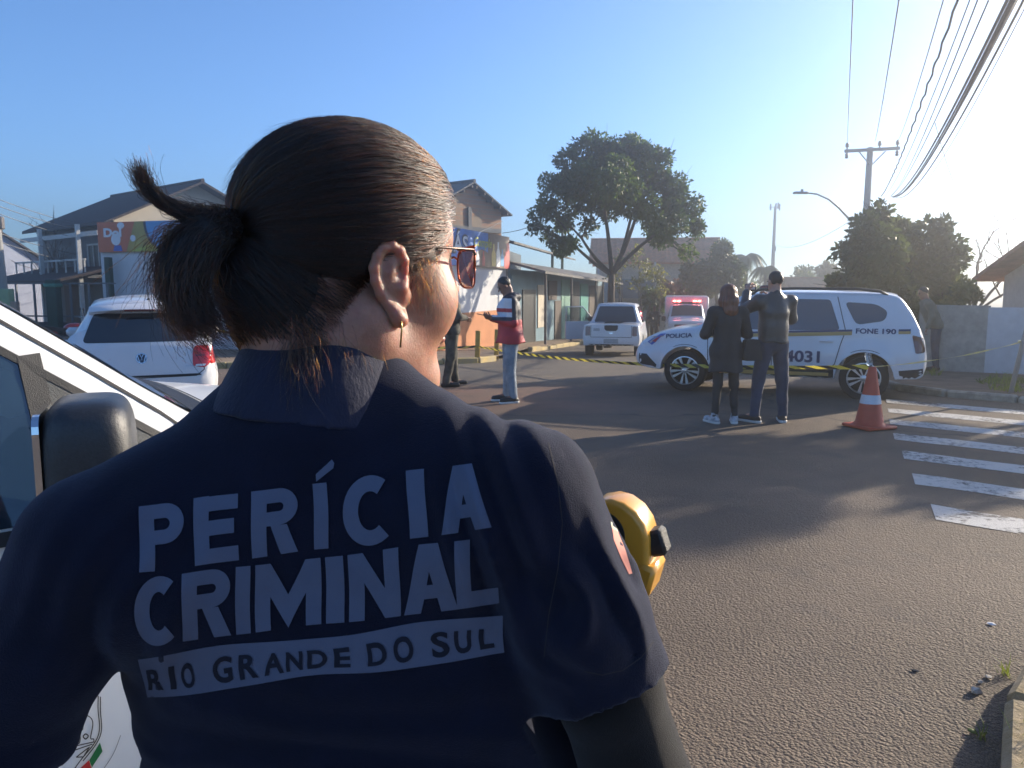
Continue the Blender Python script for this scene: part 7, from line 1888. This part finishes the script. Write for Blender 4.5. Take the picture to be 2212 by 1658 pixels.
# ---- collar
KF = Field(NB - (.13, .13, .09), NB + (.13, .13, .09), .0025)
k0 = np.array(at(686, 895, .672)) + (0, .004, 0); k1 = np.array(at(700, 748, .672)) + (0, .010, 0)
def frus(X, Y, Z, r0, r1, ext=0.0, fl=0.0):
    d = k1 - k0; L = np.linalg.norm(d); d = d / L; t = ((X - k0[0]) * d[0] + (Y - k0[1]) * d[1] + (Z - k0[2]) * d[2]) / L
    px_ = X - k0[0] - t * L * d[0]; py_ = Y - k0[1] - t * L * d[1]; pz_ = Z - k0[2] - t * L * d[2]
    rad = np.sqrt(px_ ** 2 + py_ ** 2 + pz_ ** 2); r = r0 + (r1 - r0) * np.clip(t, -.5, 1.3) + .004 * np.sin(np.arctan2(py_, px_) * 5) * (1 - t)
    return np.maximum(np.maximum(rad - r, (-t - ext) * L), (t - 1 - ext) * L)
KF.fn(KF.lo, NB + .14, lambda X, Y, Z: frus(X, Y, Z, .090, .064) - .003, k=0)
KF.fn(KF.lo, NB + .14, lambda X, Y, Z: frus(X, Y, Z, .070, .057, .6), op='s', k=.002)
KF.disp(lambda X, Y, Z: .002 * (vnoise(X, Y, Z, 40) - .5), .01)
sdf_obj('collar', KF, RIB, woman, origin=tuple(wo), iters=2)
# ---- dark undershirt sleeves, trousers, shoes
ER = np.array(at(1418, 1800, .625)); EL = np.array(at(-30, 1960, .570))
WRL = np.array((EL[0] + .02, EL[1] + .16, EL[2] - .17))
for arm_, r_ in (((SR, HEMR, ER, ER * .35 + WRR * .65, WRR - (0, 0, .01)), (.040, .042, .049, .036, .027)), ((SL, HEML, EL, WRL), (.038, .0385, .038, .028))):
    ap = np.array(arm_); U = Field(ap.min(0) - .07, ap.max(0) + .07, .005); U.path(arm_, r_, k=.012)
    U.disp(lambda X, Y, Z: .0035 * (vnoise(X, Y, Z * .6, 28) - .5), .02)
    sdf_obj('undershirt_sleeve', U, UNDERSL, woman, origin=tuple(wo), iters=2)
hl2 = MB(); hand(hl2, WRL - wo, WRL - EL, (.6, .3, 0), .95, .5, 1); hl2.build('left_hand', WSKIN, woman, True)
Tz = Field((-.42, .45, .0), (.15, .95, 1.06), .012)
Tz.path([(xm, .675, 1.02), (xm, .685, .92)], [.13, .15], k=.04)
for q in (-1, 1): Tz.path([(xm + q * .09, .685, .90), (xm + q * .11, .70, .50), (xm + q * .12, .68, .06)], [.105, .08, .07], k=.03)
sdf_obj('trousers', Tz, mat('black_trousers', (.014, .014, .016), .85, var=.2), woman, origin=tuple(wo), iters=2)
for q in (-1, 1):
    Sh = Field((xm + q * .12 - .08, .56, 0), (xm + q * .12 + .08, .95, .16), .008); Sh.path([(xm + q * .12, .66, .055), (xm + q * .13, .84, .04)], [.05, .042], k=.02); Sh.fn((-9, -9, -9), (9, 9, .008), lambda X, Y, Z: Z - .008 + 0 * X + 0 * Y, op='s'); sdf_obj('shoe', Sh, SHB, woman, origin=tuple(wo))

# ---- hair: dark mass under many strands
HCEN = hl(.008, 0, .027); HR3 = np.array((.104, .083, .086))
HF = Field(HC_ - (.32, .20, .20), HC_ + (.16, .18, .16), .004)
HF.ell(HCEN, tuple(HR3 - .003), HM_, k=0)
HF.ell(hl(-.046, 0, -.055), (.045, .0575, .056), HM_, k=.014)      # nape
def limit(a, b, c): return .062 + np.clip(c - .005, -.06, .09) * .42
HF.fn(HF.lo, HC_ + .3, lambda X, Y, Z: (lambda a, b, c: limit(a, b, c) - a)(*loc_(X, Y, Z)), op='s', k=.004)
def bnd(c): return np.interp(c, [-.14, -.10, -.085, -.062, -.04, -.02, -.012], [-.070, -.048, -.036, -.022, -.017, -.012, -.007])
HF.fn(HF.lo, HC_ + .3, lambda X, Y, Z: (lambda a, b, c: np.maximum(c + .012 + 0 * a, bnd(c + 0 * a) - a))(*loc_(X, Y, Z)), op='s', k=.005)
TIE = hl(-.104, -.004, .012)
tail = [np.array(at(x, y, d)) for x, y, d in ((502, 505, .640), (452, 512, .618), (412, 550, .606), (396, 600, .602), (404, 650, .604), (432, 688, .608))]
tuft = [np.array(at(x, y, d)) for x, y, d in ((500, 488, .632), (440, 472, .615), (385, 455, .605), (340, 428, .600), (312, 395, .598), (296, 352, .598))]
HF.path(tail, [.016, .016, .017, .016, .013, .005], k=.008)
HF.path(tuft, [.010, .0065, .0042, .003, .0018, .0006], k=.006)
HF.disp(lambda X, Y, Z: .003 * (vnoise(X, Y, Z, 60) - .5), .01)
hair = sdf_obj('hair', HF, mat('dark_hair_mass', (0.005, 0.004, 0.004), 0.55, var=.4, vscale=120, bump=.0012, bscale=260, stretch=(1, 1, 2.5)), woman, origin=tuple(wo), iters=1)
rh = np.random.default_rng(77)
def strands(name, curves, rad, m, parent, tip=.35):
    """curves: list of (n,3) arrays"""
    hc = bpy.data.hair_curves.new(name); hc.add_curves([len(c) for c in curves])
    P = np.concatenate(curves).astype(np.float32) - wo.astype(np.float32)
    hc.attributes['position'].data.foreach_set('vector', P.ravel())
    ra = hc.attributes.get('radius') or hc.attributes.new('radius', 'FLOAT', 'POINT')
    rr = np.concatenate([np.linspace(rad, rad * tip, len(c)) * (.7 + .6 * rh.random()) for c in curves]).astype(np.float32); ra.data.foreach_set('value', rr)
    hc.materials.append(m); o = bpy.data.objects.new(name, hc); COL.objects.link(o); o.parent = parent; return o
def on_cap(d, k=1.0):
    """point of the hair surface in local direction d"""
    d = d / np.linalg.norm(d, axis=-1, keepdims=True); r = 1 / np.sqrt(((d / HR3) ** 2).sum(-1, keepdims=True)); p = d * r * k
    return HCEN + p[..., :1] * hf + p[..., 1:2] * hr + p[..., 2:] * hu
td = (TIE - HCEN); td = np.array((td @ hf, td @ hr, td @ hu)); td /= np.linalg.norm(td)
cur = []
N = 8600
while len(cur) < N:
    d = rh.normal(size=3); d /= np.linalg.norm(d)
    if d[1] < -.55 and rh.random() < .8: continue
    p = on_cap(d); a, b, c = [(p - HC_) @ q for q in (hf, hr, hu)]
    lim = .070 + np.clip(c - .005, -.06, .09) * .42
    if a > lim or (c < -.010 and a > bnd(c)) or c < -.085: continue
    # many strands start at the hairline
    if rh.random() < .55 and a < lim - .03: continue
    n = 14; om = math.acos(np.clip(d @ td, -1, 1)); ts = np.linspace(0, 1, n)
    if om < .12: continue
    D = (np.sin((1 - ts) * om)[:, None] * d + np.sin(ts * om)[:, None] * td) / math.sin(om)
    k = 1.0 + .012 * rh.random() + .020 * np.sin(ts * PI) * (rh.random() ** 3) - .02 * (1 - ts) ** 8
    wv = .010 * rh.normal() * np.sin(ts * PI * (1.5 + rh.random())) + .006 * np.sin(ts * 14 + rh.random() * 6) * (1 - ts) * (rh.random() < .5)
    sdv = np.cross(d, td); sdv /= np.linalg.norm(sdv) + 1e-9
    # neighbouring strands wave together in locks
    q0 = d * 1.6 + 5; c1 = float(vnoise(np.float32(q0[0]), np.float32(q0[1]), np.float32(q0[2]), 3.0)) - .5; c2 = float(vnoise(np.float32(q0[1]), np.float32(q0[2]), np.float32(q0[0]), 6.5)) - .5
    fr = np.clip(a / .06, 0, 1)
    wv = wv + (.10 * c1 + .07 * c2) * np.sin(ts * PI) + fr * .030 * np.sin(ts * 16 + c1 * 22) * (1 - ts) ** 1.5
    k = k + .055 * (c2 + .12) * np.sin(ts * PI) + fr * .016 * np.sin(ts * 19 + c2 * 30) * (1 - ts) ** 1.5
    D = D + sdv * wv[:, None]
    cur.append(on_cap(D, k[:, None]))
for _ in range(4200):                                   # nape, swept up to the tie
    d = rh.normal(size=3); d[0] = -abs(d[0]) * .8 + .25 * rh.random(); d /= np.linalg.norm(d); p0 = hl(-.046, 0, -.055) + hf * d[0] * .0505 + hr * d[1] * .0635 + hu * d[2] * .0625
    if d[2] > .85 or (p0 - HC_) @ hf > bnd((p0 - HC_) @ hu) + .002: continue
    ts = np.linspace(0, 1, 12)[:, None]; mid = hl(-.066, 0, -.03); L_ = p0 * (1 - ts) + TIE * ts; out_ = (p0 - mid) / np.linalg.norm(p0 - mid)
    cur.append(L_ + (out_ * .75 + hf * -.25) * (np.sin(ts * PI) * (.010 + .006 * rh.random())) + rh.normal(size=3) * .0012 * np.sin(ts * 9))
strands('hair_strands', cur, .00021, hairmat('hair_fibre', .93, .85, .30), hair)
# loose nape and temple hair
cur = []
for _ in range(1000):
    s0 = hl(-.020 - .06 * rh.random(), .042 + .024 * rh.random(), -.050 - .035 * rh.random()); e = s0 + np.array((rh.normal() * .012, rh.normal() * .006 - .006, -.025 - .045 * rh.random())); m_ = (s0 + e) / 2 + rh.normal(size=3) * .008
    t = np.linspace(0, 1, 9)[:, None]; cur.append((1 - t) ** 2 * s0 + 2 * t * (1 - t) * m_ + t * t * e)
for _ in range(200):
    s0 = hl(.018 + .035 * rh.random(), .070 + .004 * rh.random(), -.000 - .03 * rh.random()); e = s0 + hf * (rh.normal() * .010) + np.array((0, 0, -.012 - .03 * rh.random())); m_ = (s0 + e) / 2 + rh.normal(size=3) * .004 + hr * .004
    t = np.linspace(0, 1, 8)[:, None]; cur.append((1 - t) ** 2 * s0 + 2 * t * (1 - t) * m_ + t * t * e)
for _ in range(900):                                    # short hairs along the nape hairline
    c_ = -.012 - .085 * rh.random(); s0 = hl(float(bnd(c_)) + .010 * (rh.random() - .25), .0585 + .004 * rh.random() - .10 * max(0, -.06 - c_), c_); e = s0 - hf * (.018 + .02 * rh.random()) + hu * (.010 + .02 * rh.random()) + hr * .004; m_ = (s0 + e) / 2 + hr * .005 + rh.normal(size=3) * .002
    t = np.linspace(0, 1, 7)[:, None]; cur.append((1 - t) ** 2 * s0 + 2 * t * (1 - t) * m_ + t * t * e)
for _ in range(520):                                     # flyaways over the crown
    d = rh.normal(size=3); d[2] = abs(d[2]) + .2; d /= np.linalg.norm(d); ts = np.linspace(0, .35 + .4 * rh.random(), 10); om = math.acos(np.clip(d @ td, -1, 1))
    if d[0] > .55: continue
    D = (np.sin((1 - ts) * om)[:, None] * d + np.sin(ts * om)[:, None] * td) / math.sin(om); k = 1.005 + .10 * rh.random() * (ts / ts[-1]) ** 1.5; cur.append(on_cap(D + rh.normal(size=3) * .02 * ts[:, None], k[:, None]))
strands('loose_hair', cur, .00011, MATS['hair_fibre'] if 'hair_fibre' in MATS else bpy.data.materials['hair_fibre'], hair)
def bundle(path, r0, r1, n, fly=.004, spread=1.0, tipcut=.35):
    P = np.array(path); s = np.linspace(0, 1, len(P)); out = []
    for _ in range(n):
        o = rh.normal(size=3); o /= np.linalg.norm(o); o *= math.sqrt(rh.random()); e = 1 - tipcut * rh.random() ** 2; ts = np.linspace(0, e, 14)
        C2 = np.stack([pchip(s, P[:, i], ts) for i in range(3)], 1); rr = np.interp(ts, [0, .35, 1], [r0 * .55, r0, r1])[:, None]
        out.append(C2 + o * rr * spread + (rh.normal(size=3) * fly)[None] * (ts ** 2)[:, None] + .0015 * np.sin(ts * 20 + rh.random() * 6)[:, None] * rh.normal(size=3))
    return out
tl2 = tail + [np.array(at(462, 702, .612))]
cur = bundle(tl2, .022, .016, 2200, .010) + bundle(tuft, .0068, .0020, 520, .004, tipcut=.22) + bundle(tuft, .011, .004, 14, .008) + bundle(tl2, .028, .022, 160, .022)
cur += bundle([np.array(at(x, y, d)) for x, y, d in ((455, 490, .612), (370, 510, .598), (335, 570, .596), (318, 640, .596))], .012, .012, 90, .012)
cur += bundle([np.array(at(x, y, d)) for x, y, d in ((520, 500, .640), (490, 492, .628), (462, 492, .618), (430, 505, .611))], .017, .019, 900, .004, tipcut=.2) + bundle([np.array(at(x, y, d)) for x, y, d in ((515, 488, .640), (480, 480, .628), (440, 470, .615), (390, 455, .605))], .013, .008, 420, .003, tipcut=.2)
strands('ponytail_strands', cur, .00022, bpy.data.materials['hair_fibre'], hair)
tm = MB(); tp = [Vector(np.array(at(499 + 4 * math.cos(a), 500 + 27 * math.sin(a), .634 + .012 * math.cos(a))) - wo) for a in np.linspace(0, 2 * PI, 20)]
tm.tube(tp, .003, 6); tm.build('hair_tie', SHB, woman, True)

# ---- spectacles
gl = empty('eyeglasses', Vector(hl(.118, 0, .0))); tag(gl, 'thin framed brown tinted eyeglasses worn by the woman', 'eyeglasses'); g0 = np.array(gl.location)
FRM = mat('copper_frame', (.28, .09, .045), .3, metal=.8, var=.1)
for q in (1, -1):
    rim = []
    for a in np.linspace(0, 2 * PI, 36, endpoint=False):
        ca, sa = math.cos(a), math.sin(a); u = .0255 * math.copysign(abs(ca) ** .6, ca); v = .0195 * math.copysign(abs(sa) ** .6, sa); u *= 1 - .10 * (v < 0) * abs(v) / .02
        bb = q * .034 + u; rim.append(Vector(hl(.119 - 5.0 * bb * bb, bb, -.012 + v) - g0))
    MB().tube(rim + [rim[0]], .0009, 6).build('rim', FRM, gl, True)
    MB().add(rim, [tuple(range(len(rim)))]).build('lens', mat('brown_lens', (.30, .13, .11), .03, var=.1, trans=.85, ior=1.05, spec=.6), gl)
    MB().tube([Vector(hl(.119 - 5 * .0595 ** 2, q * .0595, -.001) - g0), Vector(hl(.093, q * .068, .003) - g0), Vector(hl(.02, q * .0755, .004) - g0), Vector(hl(-.022, q * .0765, .000) - g0)], .0012, 6).build('temple', mat('dark_temple', (.06, .03, .02), .35, metal=.5), gl, True)
    MB().tube([Vector(hl(.119 - 5 * .010 ** 2, q * .010, .0055) - g0), Vector(hl(.119 - 5 * .055 ** 2, q * .055, .0065) - g0)], .0014, 6).build('brow_bar', FRM, gl, True)
MB().tube([Vector(hl(.118, -.010, -.004) - g0), Vector(hl(.121, 0, -.001) - g0), Vector(hl(.118, .010, -.004) - g0)], .0011, 6).build('bridge', FRM, gl, True)

# ---- tape measure held up beyond her arm
YEL = mat('amber_plastic', (0.78, 0.36, 0.03), 0.3, var=.06, vscale=20, coat=.4)
tmc = at(1342, 1162, .700)
tmz = empty('tape_measure', tmc); tag(tmz, 'amber yellow tape measure with black button held beyond the woman arm', 'tape measure')
tmz.rotation_euler = (0, 0, R(-24))
K = .70 / FPX
def tp_(x, y): return ((x - 1335) * K, -(y - 1160) * K)
out = [tp_(*p) for p in ((1255, 1130), (1265, 1095), (1290, 1070), (1320, 1062), (1350, 1067), (1378, 1084), (1398, 1110), (1408, 1140), (1409, 1192), (1417, 1215), (1418, 1238), (1402, 1272), (1370, 1262), (1330, 1255), (1280, 1230), (1258, 1180))]
bm = bmesh.new(); T_ = MB().prism(out, -.020, .020, XZ); me = T_.mesh('case'); bm.from_mesh(me)
bmesh.ops.recalc_face_normals(bm, faces=bm.faces); es = [e for e in bm.edges if abs(e.verts[0].co.y - e.verts[1].co.y) < 1e-6]
bmesh.ops.bevel(bm, geom=es, offset=.006, segments=4, affect='EDGES', profile=.5); bm.to_mesh(me); bm.free(); link('case', me, YEL, tmz, 40)
MB().lathe([(.023, .0), (.023, .0015), (.021, .002), (.0, .002)], 32, Matrix.Rotation(PI / 2, 3, 'X'), c=(tp_(1302, 1142)[0], -.0203, tp_(1302, 1142)[1])).build('label_disc', mat('black_label', (.02, .02, .02), .35), tmz, 40)
bm = flat_text('nder', .01)
for v in bm.verts:
    x, y = tp_(1308, 1146); u, w_ = v.co.x * .020, v.co.y * .0075; an = R(-22); v.co = (x + u * math.cos(an) - w_ * math.sin(an), -.0226, y + u * math.sin(an) + w_ * math.cos(an))
me = bpy.data.meshes.new('label_lettering'); bm.to_mesh(me); bm.free(); link('label_lettering', me, mat('label_grey', (.5, .48, .45), .4, metal=.3), tmz)
bx_, bz_ = tp_(1408, 1155)
MB().box((bx_ + .004, 0, bz_), (.016, .022, .024), bev=.003, M=Matrix.Rotation(R(-18), 3, 'Y')).build('lock_button', BLKPL, tmz, 40)
for i in range(4): MB().box((bx_ + .0125 - i * .001, 0, bz_ + .008 - i * .0045), (.003, .020, .002), M=Matrix.Rotation(R(-18), 3, 'Y')).build('button_rib', BLKPL, tmz) if i < 0 else None
nx, nz = tp_(1398, 1232); MB().box((nx, 0, nz), (.018, .046, .030), bev=.004, M=Matrix.Rotation(R(14), 3, 'Y')).build('nozzle', YEL, tmz, 40)
MB().box((tp_(1380, 1268)[0], 0, tp_(1380, 1270)[1]), (.012, .024, .004), bev=.001).build('tape_hook', CHROME, tmz)
# ================================================================== haze volume, added largely to imitate lens glare towards the sun
hz = MB().box((0, 60, 6.0), (260, 200, 20)).build('haze', None); tag(hz, kind='stuff')
m = bpy.data.materials.new('glare_haze'); m.use_nodes = True; t = m.node_tree; t.nodes.remove(t.nodes['Principled BSDF'])
v = t.nodes.new('ShaderNodeVolumePrincipled'); v.inputs['Color'].default_value = (0.97, 0.97, 0.96, 1); v.inputs['Density'].default_value = 0.0074; v.inputs['Anisotropy'].default_value = 0.88
t.links.new(v.outputs[0], t.nodes['Material Output'].inputs['Volume']); hz.data.materials.append(m)
